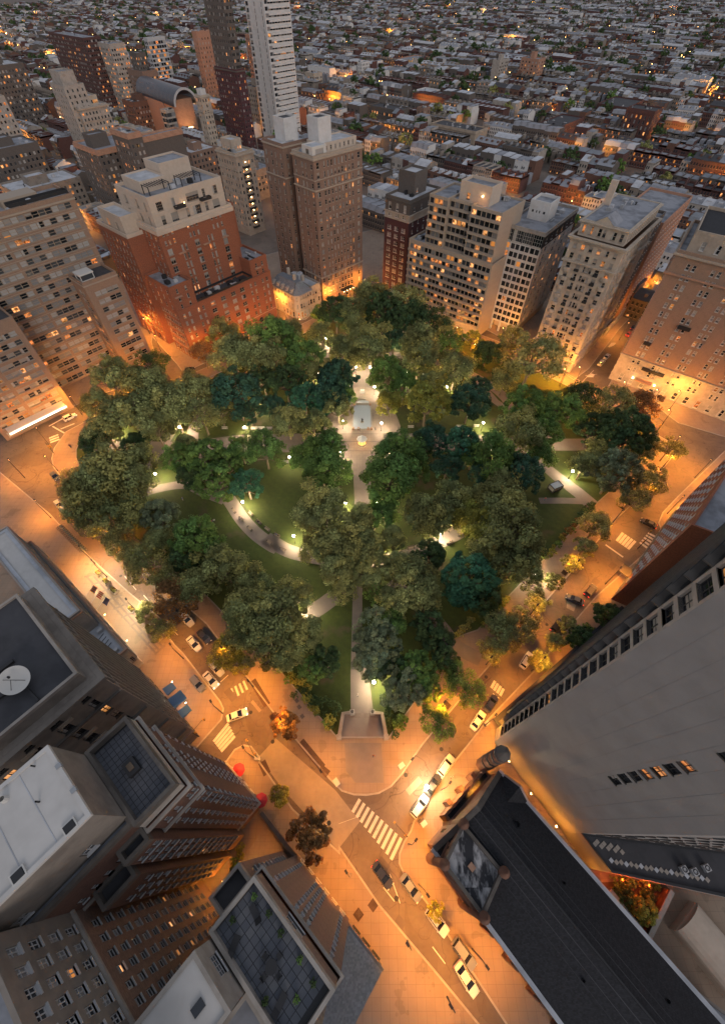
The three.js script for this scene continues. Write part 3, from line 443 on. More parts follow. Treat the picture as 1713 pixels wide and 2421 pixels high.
{ // mansard-roofed mansion on the corner
  const B = [-29.8, -191.2], T = 46 * D2R, b = building('corner_mansion', 'low cream stone mansion with blue slate mansard roof and dormers', 'house', B);
  const P = (...a) => quadPts(B, T, ...a), o = B, g = (...a) => mv(P(...a), o);
  const w = n => ({ lit: 0.1, b: [[1, 4.2, { c: cols(n, 1.1), h: 2.4, s: 0.8, lit: 0.35 }], [1, 3.9, { c: cols(n, 1.1), h: 2.2, s: 0.7 }], [1, 3, { c: cols(n, 0.9), h: 1.4 }]] });
  const body = P(0, 9.6, -19, 0); body.splice(1, 1, ...[P(0, 1, -1.6, 0)[0], P(0, 1.6, 0, 0)[2]].map((p, i) => i ? P(1.6, 2, 0, 1)[0] : P(0, 1, -1.6, 0)[0]));
  block(b, { pts: body, y0: 0, y1: 11.2, mat: M.cream, faces: { 0: w(7), 2: w(5), 1: { b: [[1, 4.2, { c: [[0.5, 1]], h: 2.4, lit: 0.6 }], [2, 3.5, { c: [[0.5, 0.9]], h: 1.9 }]] } }, ledges: [[10.6, 0.6, 0.4, M.paleStone], [4, 0.3, 0.2, M.paleStone]], parapet: 0, roof: null, });
  const lo = mv(body, o), hi = offset(lo, -3.2), mn = new Acc(); for (let i = 0; i < lo.length; i++) { const j = (i + 1) % lo.length; mn.quad([lo[i][0], 11.2, lo[i][1]], [lo[j][0], 11.2, lo[j][1]], [hi[j][0], 15.2, hi[j][1]], [hi[i][0], 15.2, hi[i][1]]); }
  part(b, 'mansard', mn.geo(), M.slateBlue); part(b, 'roof', new Acc().poly(hi, 15.2).geo(), M.slateBlue);
  for (let i = 0; i < 5; i++) { const c = rel(B, T, 0.9, -3.5 - i * 3.2, o), a = new Acc().obx(c[0], c[1], 1.6, 1.3, T, 11.6, 13.4); part(b, 'dormer', a.geo(), M.paleStone); const w2 = part(b, 'dormer_window', windowGeo(0.9, 1.1, 'sash'), [M.trimWhite, M.glassA]); const c2 = rel(B, T, 0.07, -3.5 - i * 3.2, o); w2.position.set(c2[0], 12.5, c2[1]); w2.rotation.y = T - Math.PI / 2; }
  block(b, { pts: P(9.6, 15, -17, -0.5), y0: 0, y1: 11.6, mat: M.paleStone, roof: M.roofPale, faces: { 1: { lit: 0.15, b: [[3, 3.6, { c: cols(3, 1), h: 2 }]] } } });
  for (const [u, v, h] of [[5, -6, 17.5], [8, -14, 17], [12, -9, 14]]) { const c = rel(B, T, u, v, o); part(b, 'chimney', new Acc().obx(...c, 1.4, 0.8, T, 11.5, h).geo(), M.stucco); }
  for (const [u, v] of [[11, -14], [13, -12], [11.5, -11]]) { const c = rel(B, T, u, v, o); part(b, 'roof_unit', new Acc().obx(...c, 2, 1.8, T, 11.6, 14).geo(), M.roofPale); }
  finish(b, M.trimTan);
}
function rel(B, T, u, v, o = [0, 0]) { const c = Math.cos(T), s = Math.sin(T); return [B[0] + c * u + s * v - o[0], B[1] - s * u + c * v - o[1]]; }
{ // twin brown brick tower
  const B = [-18.8, -204], T = 44 * D2R, b = building('brick_tower', 'tall brown brick twin tower with white rooftop tank houses', 'apartment building', B);
  const P = (...a) => quadPts(B, T, ...a), o = B, g = (...a) => mv(P(...a), o), fh = 3.02;
  const front = lit => ({ lit, b: [[1, 4.2, { c: cols(9, 1.3), h: 2.8, s: 0.7, style: 'sash', lit: 0.3 }], [3, fh, { c: [[0.06, 1.1], [0.17, 1.3], ...cols(7, 1, 0.23), [0.92, 1.3]], h: 1.8 }], [11, fh, { c: [[0.08, 1.4], ...cols(9, 0.85, 0.17), [0.92, 1.4]], h: 1.7, style: 'sash' }], [3, 3.1, { c: [[0.08, 1.4], ...cols(9, 0.85, 0.17), [0.92, 1.4]], h: 2 }]] });
  const left = { lit: 0.06, b: [[1, 4.2, { c: cols(4, 1.1), h: 2.4 }], [17, fh, { c: [[0.14, 1.1], [0.45, 1.1], [0.62, 0.8], [0.88, 1.1]], h: 1.7 }]] };
  const A = P(0, 26, -13, 0);
  block(b, { pts: A, y0: 0, y1: 57, mat: M.brickBrown, faces: { 1: front(0.1), 0: left }, ledges: [[13.3, 0.5, 0.35, M.tanStone], [46.6, 0.45, 0.35, M.tanStone], [50, 0.25, 0.2, M.tanStone], [56.4, 0.6, 0.5, M.tanStone]], roof: M.roofPale, trim: M.tanStone, parMat: M.tanStone });
  block(b, { pts: P(8, 26, -13, -3.5), y0: 57, y1: 59.4, mat: M.stucco, roof: M.roofPale, parapet: 0.4, faces: { 1: { b: [[1, 2.4, { c: cols(7, 0.8), h: 1.3, s: 0.6 }]] } } });
  block(b, { pts: P(0.5, 7.5, -7, -0.8), y0: 57, y1: 60, mat: M.trimWhite, roof: M.roofPale, parapet: 0.3, faces: { 1: { b: [[1, 3, { c: [[0.5, 4]], h: 1.6, s: 0.8, style: 'tri' }]] }, 0: { b: [[1, 3, { c: [[0.5, 2]], h: 1.6, s: 0.8, style: 'tri' }]] } } });
  const Bk = P(0.4, 18, -33, -19.5), wide = { lit: 0.07, b: [[1, 4.2], [17, fh, { c: [[0.12, 1.1], [0.4, 1.1], [0.6, 0.8], [0.86, 1.1]], h: 1.7 }]] };
  block(b, { pts: Bk, y0: 0, y1: 57.5, mat: M.brickBrown, faces: { 0: wide, 1: { lit: 0.06, b: [[1, 4.2], [17, fh, { c: [[0.12, 0.9], [0.3, 0.9]], h: 1.6 }]] } }, ledges: [[47, 0.4, 0.3, M.tanStone], [57, 0.5, 0.4, M.tanStone]], roof: M.roofPale });
  block(b, { pts: P(8, 24, -19.49, -13.01), y0: 0, y1: 55, mat: M.brickBrown, faces: { 0: { lit: 0.08, b: [[1, 4.2], [16, fh, { c: [[0.5, 1]], h: 1.6 }]] } }, roof: M.roofPale });
  for (const [u0, u1, v0, v1, h0, h] of [[8, 14.5, -12, -5.5, 59.4, 66.5], [5, 11.5, -30, -23, 57.5, 64.5]]) { block(b, { pts: P(u0, u1, v0, v1), y0: h0, y1: h, mat: M.white, roof: M.roofDark, parapet: 0.5, name: 'tank_house' }); }
  part(b, 'canopy', new Acc().prism(g(11, 18, 0, 2.5), 4.6, 5).geo(), M.darkMetal);
  for (const u of [11.5, 13.5, 15.5, 17.5]) { const c = rel(B, T, u, 2.2, o); part(b, 'canopy_lamp', new Acc().obx(...c, 0.35, 0.35, T, 4.3, 4.55).geo(), M.bulbAmber); }
  clutter(b, A, 57, 8); clutter(b, Bk, 57.5, 9);
  finish(b, M.trimTan);
}
{ // slim dark tower
  const q = { B: [20.3, -212.64], T: 50 * D2R, a: 13.31, c: 22.95, h: 40.25 }, b = building('slim_tower', 'slim dark maroon brick tower with pale banded top and grey lift house', 'apartment building', q.B);
  const P = (...a) => quadPts(q.B, q.T, ...a), A = P(0, q.c, -q.a, 0), fh = 3.0;
  block(b, { pts: A, y0: 0, y1: 33, mat: M.brickMaroon, roof: null, parapet: 0, faces: { 0: { lit: 0.05, b: [[2, 3.2, { c: pairs(3, 0.9, 1.1, 0.06, q.a), h: 1.8 }], [9, fh, { c: pairs(3, 1, 1.15, 0.06, q.a), h: 1.7 }]] }, 1: { lit: 0.09, b: [[11, fh, { c: cols(5, 1), h: 1.6 }]] } } });
  block(b, { pts: A, y0: 33, y1: 35.5, mat: M.cream, roof: null, parapet: 0, faces: { 0: { b: [[1, 2.5, { c: pairs(3, 0.8, 1.1, 0.06, q.a), h: 1.5, s: 0.5 }]] } }, ledges: [[35.1, 0.5, 0.5, M.cream], [32.7, 0.4, 0.3, M.cream]] });
  block(b, { pts: A, y0: 35.5, y1: 40.2, mat: M.brickGrey, roof: M.roofPale, faces: { 0: { b: [[1, 4, { c: cols(3, 1.4), h: 2.7, s: 0.6 }]] }, 1: { b: [[1, 4, { c: cols(4, 1), h: 1.6 }]] } }, ledges: [[39.8, 0.4, 0.3, M.darkStone]] });
  block(b, { pts: P(0.35 * q.c, 0.75 * q.c, -0.95 * q.a, -0.3 * q.a), y0: 40.2, y1: 47.5, mat: M.brickGrey, roof: M.roofPale, name: 'lift_house', faces: { 1: { b: [[1, 3, { c: [[0.25, 1.2]], h: 1.6, lit: 1 }]] } } });
  clutter(b, A, 40.2, 4); finish(b, M.trimWhite);
}
{ // beige stepped slab
  const B = [50.6, -175.8], T = 50 * D2R, b = building('stepped_slab', 'beige concrete stepped slab with long dark balcony bands', 'apartment building', B);
  const P = (...a) => quadPts(B, T, ...a), o = B, g = (...a) => mv(P(...a), o), W = 40, fh = 2.78;
  const lowP = P(0, 20, -W, 0), upP = P(1.5, 19, -33, -1.2);
  const ribs = (L, n, lit) => ({ lit, b: [[1, 4.6], [n, fh, { c: runs([[0.015, 0.985]], 1.75, 0.12, L), h: 1.85, s: 0.8, style: 'bare', d: 0.5 }]] });
  block(b, { pts: lowP, y0: 0, y1: 30.2, mat: M.beigePanel, faces: { 0: ribs(W, 9, 0.26) }, roof: M.roofGrey });
  const up = (L, n) => ({ lit: 0.13, b: [[n, 2.8, { c: runs([[0.02, 0.98]], 1.8, 0.12, L), h: 1.85, s: 0.8, style: 'bare', d: 0.5 }]] });
  // the upper block bends in three shallow steps
  const steps = [[-33, -24.5, 1.5], [-24.5, -14, 2.9], [-14, -1.2, 1.2]];
  steps.forEach(([v0, v1, u], i) => block(b, { pts: P(u, 19, v0, v1 - (i < 2 ? 0.02 : 0)), y0: 30.2, y1: 47.2, mat: M.beigePanel, faces: { 0: up(v1 - v0, 6), 1: null }, roof: M.roofGrey, parapet: 0.7 }));
  for (let k = 1; k <= 9; k++) part(b, 'balcony_band', new Acc().prism(g(-0.55, 0.01, -W, 0), 4.6 + (k - 1) * fh - 0.1, 4.6 + (k - 1) * fh + 0.62).geo(), M.beigePanel);
  for (let k = 0; k < 6; k++) steps.forEach(([v0, v1, u]) => part(b, 'balcony_band', new Acc().prism(g(u - 0.5, u + 0.01, v0, v1), 30.2 + k * 2.8 + 0.002, 30.2 + k * 2.8 + 0.66).geo(), M.beigePanel));
  block(b, { pts: P(5, 13, -22, -9), y0: 47.2, y1: 52.5, mat: M.stucco, roof: M.roofGrey, name: 'plant_room', faces: { 0: { b: [[1, 5, { c: [[0.3, 1.4]], h: 2, lit: 1 }]] } } });
  const pl = rel(B, T, 4.7, -12, o); part(b, 'wall_lamp', new Acc().obx(...pl, 0.3, 0.3, T, 50, 50.35).geo(), M.bulbAmber);
  clutter(b, P(3, 18, -30, -3), 47.2, 16); clutter(b, P(1, 14, -39, -34), 30.2, 6);
  finish(b, M.trimDark, false, [M.glassA, M.glassA, M.glassB, M.glassC, M.blindB]);
}
{ // white grid block on columns
  const B = [68, -177], T = 52 * D2R, b = building('white_office_block', 'white grid-fronted block raised on a lit colonnade', 'office building', B);
  const P = (...a) => quadPts(B, T, ...a), o = B, g = (...a) => mv(P(...a), o), W = 16.5, D = 33, fh = 2.85, A = P(0, D, -W, 0);
  block(b, { pts: A, y0: 4.6, y1: 36.2, mat: M.white, roof: null, parapet: 0, faces: { 0: { lit: 0.08, b: [[11, fh, { c: pairs(4, 1.75, 1.95, 0.01, W), h: 2.0, s: 0.6, style: 'bare' }]] }, 1: { lit: 0.14, b: [[11, fh, { c: [[0.06, 1.2], [0.16, 2], [0.3, 1.2], [0.44, 2], [0.58, 1.2], [0.72, 2], [0.88, 1.2]], h: 1.7 }]] } } });
  part(b, 'soffit', new Acc().poly(mv(A, o), 4.6, false).geo(), M.stucco);
  part(b, 'lobby', new Acc().prism(g(4.5, D, -W, -1), 0, 4.59).geo(), M.stucco);
  for (let i = 0; i < 5; i++) { const c = rel(B, T, 0.5, -0.6 - i * (W - 1.2) / 4, o); part(b, 'column', new Acc().obx(...c, 0.7, 0.7, T, 0, 4.6).geo(), M.white); }
  for (let i = 0; i < 5; i++) { const c = rel(B, T, -0.12, -0.15 - i * (W - 0.3) / 4, o); part(b, 'pilaster', new Acc().obx(...c, 0.35, 0.4, T, 4.6, 36.2).geo(), M.white); }
  for (let i = 0; i < 4; i++) { const c = rel(B, T, 2.5, -2 - i * 4, o); part(b, 'ceiling_lamp', new Acc().obx(...c, 0.4, 0.4, T, 4.4, 4.55).geo(), M.bulbAmber); }
  block(b, { pts: A, y0: 36.2, y1: 40.8, mat: M.darkMetal, roof: M.roofGrey, faces: { 0: { lit: 0, b: [[1, 4.4, { c: cols(4, 3.7, 0.005), h: 3.9, s: 0.25, style: 'grid' }]] }, 1: { lit: 0.1, b: [[1, 4.4, { c: cols(6, 2), h: 2, s: 1 }]] } }, ledges: [[40.4, 0.5, 0.25, M.concrete]], parMat: M.concrete });
  block(b, { pts: P(12, 21, -13, -5), y0: 40.8, y1: 46.3, mat: M.white, roof: M.roofGrey, name: 'plant_room', faces: { 0: { b: [[1, 4.5, { c: [[0.2, 0.8], [0.4, 0.5], [0.55, 0.5], [0.78, 0.9]], h: 0.9, s: 2.4, style: 'bare', lit: 0 }]] } } });
  clutter(b, P(10, 32, -15, -2), 40.8, 12);
  finish(b, M.trimWhite, false, [M.glassA, M.glassA, M.glassB, M.glassB, M.glassC]);
}
{ // ornate cream hotel
  const B = [85.2, -150.5], T = 50 * D2R, b = building('ornate_hotel', 'ornate cream stone hotel with bay windows and balustraded cornice', 'hotel', B);
  const P = (...a) => quadPts(B, T, ...a), o = B, g = (...a) => mv(P(...a), o), W = 18, D = 34, A = P(0, D, -W, 0), fh = 3.05;
  const c5 = [[0.12, 1.5], [0.31, 1.5], [0.435, 0.9], [0.5, 1.3], [0.565, 0.9], [0.69, 1.5], [0.88, 1.5]];
  const f0 = { lit: 0.12, b: [[1, 5, { c: cols(6, 1.5), h: 3.2, s: 0.9, lit: 0.35 }], [1, 3.4, { c: cols(6, 1.4), h: 2.1, lit: 0.7 }], [10, fh, { c: c5, h: 2, s: 0.7, style: 'sash' }], [2, 3.1, { c: cols(6, 1.3), h: 1.8 }]] };
  const f1 = { lit: 0.06, b: [[1, 5, { c: cols(8, 1.6), h: 3.2, s: 0.9, lit: 0.3 }], [1, 3.4, { c: cols(9, 1.2), h: 2 }], [10, fh, { c: cols(11, 1.4), h: 2.1, s: 0.6 }], [2, 3.1, { c: cols(9, 1.1), h: 1.7 }]] };
  block(b, { pts: A, y0: 0, y1: 46.5, mat: M.cream, faces: { 0: f0, 1: f1 }, roof: null, parapet: 0, ledges: [[4.7, 0.4, 0.4], [8.3, 0.5, 0.7], [38.7, 0.5, 0.6], [45.4, 0.4, 0.5], [46, 0.6, 1.0]], trim: M.cream });
  // rounded window bays down the front
  for (const v of [-W * 0.88, -W * 0.12]) for (let k = 0; k < 10; k++) { const a = new Acc(), y = 8.9 + k * fh, c = t => rel(B, T, -0.75 * Math.sin(t), v + 1.25 * Math.cos(t), o); const ring = []; for (let i = 0; i <= 8; i++) ring.push(c(Math.PI * i / 8)); a.wall(ring.slice().reverse(), y - 0.55, y + 0.5, true); a.poly(ring, y + 0.5); a.wall(ring.slice().reverse(), y + 2.35, y + 2.55, true); a.poly(ring, y + 2.55); part(b, 'bay', a.geo(), M.cream); }
  for (const v of [-W * 0.69, -W * 0.31]) for (let k = 1; k < 10; k++) { part(b, 'balcony', new Acc().prism(g(-0.55, 0.01, v - 0.8, v + 0.8), 8.4 + k * fh + 0.3, 8.4 + k * fh + 0.5).geo(), M.cream); part(b, 'railing', new Acc().rim(g(-0.55, 0.01, v - 0.8, v + 0.8), 8.4 + k * fh + 0.5, 8.4 + k * fh + 1.2, 0.05).geo(), M.darkMetal); }
  for (let k = 0; k < 7; k++) for (const u of [9, 20]) part(b, 'side_bay', new Acc().prism(g(u, u + 3, -0.01, 0.8), 11 + k * 4.4, 14 + k * 4.4).geo(), M.cream);
  const U = P(1.2, D - 1, -W + 1.2, -1.2);
  block(b, { pts: U, y0: 46.6, y1: 51, mat: M.cream, faces: { 0: { lit: 0.3, b: [[1, 4.2, { c: [[0.08, 1.4], [0.26, 1.1], [0.44, 1.1], [0.54, 1.1], [0.74, 1.5], [0.9, 1.1]], h: 2.3, s: 0.9 }]] }, 1: { lit: 0.05, b: [[1, 4.2, { c: cols(12, 1), h: 2.2, s: 0.9 }]] } }, roof: M.roofGrey, ledges: [[50.6, 0.4, 0.6]], trim: M.cream, parapet: 0.3 });
  { const a = new Acc(), l = rel(B, T, 1.1, -W + 5, o), r = rel(B, T, 1.1, -6, o), m = rel(B, T, 1.1, -W / 2 - 0.5, o), mb = rel(B, T, 9, -W / 2 - 0.5, o), lb = rel(B, T, 9, -W + 5, o), rb = rel(B, T, 9, -6, o); a.quad([l[0], 51, l[1]], [r[0], 51, r[1]], [m[0], 53.4, m[1]], [m[0], 53.4, m[1]]); part(b, 'gable', a.geo(), M.cream); part(b, 'gable_roof', new Acc().quad([l[0], 51.05, l[1]], [m[0], 53.45, m[1]], [mb[0], 53.45, mb[1]], [lb[0], 51.05, lb[1]]).quad([m[0], 53.45, m[1]], [r[0], 51.05, r[1]], [rb[0], 51.05, rb[1]], [mb[0], 53.45, mb[1]]).geo(), M.roofGrey); }
  { const c = rel(B, T, 20, -W + 2, o); part(b, 'chimney', new Acc().obx(...c, 1.4, 2.2, T, 51, 58).geo(), M.stucco); }
  clutter(b, P(10, D - 3, -W + 3, -3), 51, 7); finish(b, M.trimTan);
}
{ // dark rear block and brick side block beyond the hotel
  const B = rel([85.2, -150.5], 50 * D2R, 35, 0), T = 50 * D2R, b = building('rear_hotel_block', 'dark grey brick block with white sash windows behind the cream hotel', 'apartment building', B);
  block(b, { pts: quadPts(B, T, 0, 14, -20, -1), y0: 0, y1: 44, mat: M.brickGrey, faces: { 1: { lit: 0.03, b: [[14, 3.1, { c: cols(5, 1), h: 1.7 }]] }, 0: { b: [[11, 3.1], [3, 3.1, { c: cols(4, 1), h: 1.7, lit: 0 }]] } }, roof: M.roofGrey });
  finish(b, M.trimWhite);
  const B2 = rel(B, T, 15, 0), c = building('brick_annex', 'red brick block with many white windows along the side street', 'apartment building', B2);
  block(c, { pts: quadPts(B2, T, 0, 40, -18, 0), y0: 0, y1: 40, mat: M.brickSalmon, faces: { 1: { lit: 0.07, b: [[1, 4, { c: cols(9, 2), h: 2.5, lit: 0.4 }], [11, 3.2, { c: cols(13, 1.1), h: 1.7 }]] }, 0: { b: [[12, 3.2, { c: cols(5, 1), h: 1.6 }]] } }, roof: M.roofGrey });
  part(c, 'storefront', new Acc().prism(mv(quadPts(B2, T, -13, 38, 0, 0.6), B2), 0, 4).geo(), M.paleStone);
  finish(c, M.trimWhite);
}
{ // tan apartment house with a limestone base at the right edge
  const B = [100, -147], T = 52 * D2R, b = building('limestone_apartments', 'tan apartment house with pale limestone base and dark iron balconies', 'apartment building', B);
  const P = (...a) => quadPts(B, T, ...a), o = B, g = (...a) => mv(P(...a), o), W = 55, ang = T;
  // its long front faces the square; the corner nearest the side street is the left end
  const F = [rel(B, T, 30, -2), rel(B, T, 0, 0), rel(B, T, 0, 48), rel(B, T, 30, 48)];
  const base = { lit: 0.08, b: [[1, 5, { c: cols(11, 1.5), h: 2.9, s: 1, lit: 0.25 }], [2, 3.3, { c: pairs(6, 1.1, 1.8, 0.05, 48), h: 1.9, lit: 0.08 }]] };
  const up = { lit: 0.07, b: [[12, 3.05, { c: pairs(6, 1.05, 1.8, 0.05, 48), h: 1.75 }]] };
  const sd = n => ({ lit: 0.05, b: [[n, 3.2, { c: cols(6, 1.1), h: 1.7 }]] });
  block(b, { pts: F, y0: 0, y1: 11.6, mat: M.paleStone, faces: { 1: base, 0: sd(3) }, roof: null, parapet: 0, ledges: [[11, 0.6, 0.5]] });
  block(b, { pts: F, y0: 11.6, y1: 47, mat: M.brickTan, faces: { 1: up, 0: sd(11) }, roof: M.roofGrey, ledges: [[40.8, 0.5, 0.6, M.terracotta], [46.4, 0.6, 0.6, M.tanStone]] });
  block(b, { pts: [rel(B, T, 28, 0), rel(B, T, 3, 2), rel(B, T, 3, 44), rel(B, T, 28, 44)], y0: 47, y1: 52, mat: M.tanStone, faces: { 1: { b: [[1, 5, { c: cols(9, 1.3), h: 2.4 }]] } }, roof: M.slate });
  for (const [v, y, w] of [[9, 8.2, 8], [5, 17.4, 2.4], [12, 26, 4], [30, 26, 4]]) { part(b, 'balcony', new Acc().prism(g(-0.9, 0, v, v + w), y, y + 0.15).geo(), M.darkMetal); part(b, 'railing', new Acc().rim(g(-0.9, 0, v, v + w), y + 0.15, y + 1, 0.06).geo(), M.darkMetal); }
  part(b, 'entrance_canopy', new Acc().prism(g(-2.2, 0, 9, 15), 4.2, 4.5).geo(), M.terracotta);
  for (const v of [8, 16]) { const c = rel(B, T, -0.5, v, o); part(b, 'wall_lantern', new Acc().obx(...c, 0.45, 0.45, T, 3.8, 4.25).geo(), M.bulbAmber); }
  clutter(b, F, 47, 6); finish(b, M.trimWhite);
}

// ---------------------------------------------------------------- near buildings, seen from above
{ // low bank pavilion with fluted stone front
  const T = -39.5 * D2R, S = [-53.3, -32.4], b = building('bank_pavilion', 'low stone bank hall with finely ribbed front and pale flat roof', 'bank', S);
  const P = (...a) => quadPts(S, T, ...a), o = S, g = (...a) => mv(P(...a), o);
  block(b, { pts: P(-45, 0, 0, 4.4), y0: 0, y1: 9.6, mat: M.tanStone, roof: M.roofPale, parapet: 0.7, faces: { 3: { lit: 0.3, b: [[1, 4, { c: cols(14, 1.3), h: 2.6, s: 0.5, style: 'bare' }]] }, 2: { b: [[1, 3], [1, 4.5, { c: cols(3, 1.1), h: 2.4, style: 'tri', lit: 0 }]] } } });
  { const a = new Acc(); for (let i = 0; i < 86; i++) a.obx(...rel(S, T, -0.4 - i * 0.52, -0.16, o), 0.22, 0.3, T, 4.2, 10.2); part(b, 'stone_rib', a.geo(), M.tanStone).userData.kind = 'stuff'; }
  part(b, 'cornice', new Acc().ledge(g(-45, 0, 0, 4.4), 10.2, 10.7, 0.35).geo(), M.terracotta);
  block(b, { pts: P(-46, -10.5, 0.9, 6.6), y0: 9.6, y1: 17.5, mat: M.concrete, roof: M.roofCream, parapet: 0.5, ledges: [[17, 0.4, 0.25, M.terracotta]] });
  { const a = new Acc(); for (let i = 0; i < 60; i++) a.obx(...rel(S, T, -11 - i * 0.55, 0.75, o), 0.25, 0.25, T, 9.7, 17.2); part(b, 'stone_fin', a.geo(), M.concrete).userData.kind = 'stuff'; }
  part(b, 'roof_border', new Acc().rim(g(-45.8, -10.7, 1.1, 6.4), 17.6, 17.72, 1).geo(), M.roofPale);
  for (let i = 0; i < 4; i++) part(b, 'grating', new Acc().obx(...rel(S, T, -4 - i * 1.1, 2.4, o), 0.14, 2.4, T + 0.3, 9.62, 9.7).geo(), M.darkMetal);
  for (const [u, v] of [[-1.2, 3.6], [-8.6, 1.4], [-1.6, 1.6]]) part(b, 'roof_unit', new Acc().obx(...rel(S, T, u, v, o), 0.7, 1.1, T, 9.6, 10.6).geo(), M.paleMetal);
  finish(b, M.trimTan);
}
{ // stone tower with the satellite dish
  const T = -40 * D2R, S = [-36.3, -16.6], b = building('dish_tower', 'dark stone tower with a satellite dish on its black roof', 'office building', S);
  const P = (...a) => quadPts(S, T, ...a), o = S, g = (...a) => mv(P(...a), o), A = P(-19.5, 0, 0, 30), fh = 3.3;
  const st = { lit: 0.06, b: [[1, 5.5, { c: cols(9, 1.3), h: 3, lit: 0.4 }], [12, fh, { c: cols(13, 0.85), h: 2.1, s: 0.6 }]] };
  const sd = { lit: 0.1, b: [[1, 5.5], [12, fh, { c: [[0.05, 0.8], [0.13, 0.8], [0.2, 1.1], [0.29, 1.1], [0.4, 1.5], [0.52, 1.5], [0.64, 1.1], [0.76, 1.5], [0.9, 1.1]], h: 2.2, s: 0.6, style: 'pair' }]] };
  block(b, { pts: A, y0: 0, y1: 45.2, mat: M.greyStone, roof: M.greyStone, parapet: 0, faces: { 3: st, 2: sd }, ledges: [[5, 0.5, 0.3, M.greyStone], [38.4, 0.4, 0.35, M.greyStone], [44.4, 0.8, 0.8, M.greyStone]] });
  block(b, { pts: P(-18.6, -0.9, 0.9, 29), y0: 45.2, y1: 47.4, mat: M.greyStone, roof: M.roofDark, parapet: 0.35, parMat: M.concrete });
  for (let k = 0; k < 14; k++) part(b, 'pier', new Acc().prism(g(-19.5 + 19.1 * k / 13, -19.5 + 19.1 * k / 13 + 0.4, -0.32, 0), 5.5, 44.4).geo(), M.greyStone);
  for (const v of [6.5, 11.5, 16.5]) for (let k = 0; k < 11; k++) part(b, 'carved_panel', new Acc().prism(g(0, 0.18, v - 0.9, v + 0.9), 8.2 + k * fh, 8.9 + k * fh).geo(), M.tanStone);
  for (const k of [1, 4, 7, 10]) part(b, 'string_course', new Acc().prism(g(0.002, 0.4, 0, 30), 5.6 + k * fh, 5.9 + k * fh).geo(), M.darkStone);
  clutter(b, P(-17, -3, 3, 27), 47.4, 5, [M.darkMetal]);
  finish(b, M.trimDark, false, [M.glassA, M.glassA, M.glassB]);
  // the dish itself
  const d = thing('satellite_dish', 'big white satellite dish on the black roof of the stone tower', 'satellite dish', rel(S, T, -5.2, 6.2), 0, undefined, 47.4);
  const prof = []; for (let i = 0; i <= 12; i++) { const r = 1.75 * i / 12; prof.push(new THREE.Vector2(Math.max(r, 0.001), r * r * 0.14)); } for (let i = 12; i >= 0; i--) { const r = 1.75 * i / 12; prof.push(new THREE.Vector2(Math.max(r, 0.001), r * r * 0.14 - 0.06)); }
  const dish = part(d, 'reflector', new THREE.LatheGeometry(prof, 40), M.trimWhite); dish.position.y = 1.6; dish.rotation.set(0.25, 0, -0.3);
  part(d, 'mast', new Acc().tube([0, 0, 0], [0, 1.6, 0], 0.14, 0.14, 8).geo(), M.steel);
  const arm = part(d, 'feed_arm', new Acc().tube([-1.2, 0.3, 0], [0, 1.3, 0], 0.04).tube([1.2, 0.3, 0], [0, 1.3, 0], 0.04).tube([0, 0.3, 1.2], [0, 1.3, 0], 0.04).geo(), M.darkMetal); arm.position.y = 1.6; arm.rotation.copy(dish.rotation);
  part(d, 'feed_horn', new THREE.CylinderGeometry(0.12, 0.16, 0.3, 10).translate(0, 1.3, 0), M.darkMetal).position.y = 1.6;
  for (const [a, l] of [[0.6, 3.8], [2.4, 3.6]]) part(d, 'brace_beam', new Acc().obx(Math.cos(a) * 1.6, Math.sin(a) * 1.6, 4.6, 0.3, -a, 0.1, 0.5).geo(), M.darkMetal);
}
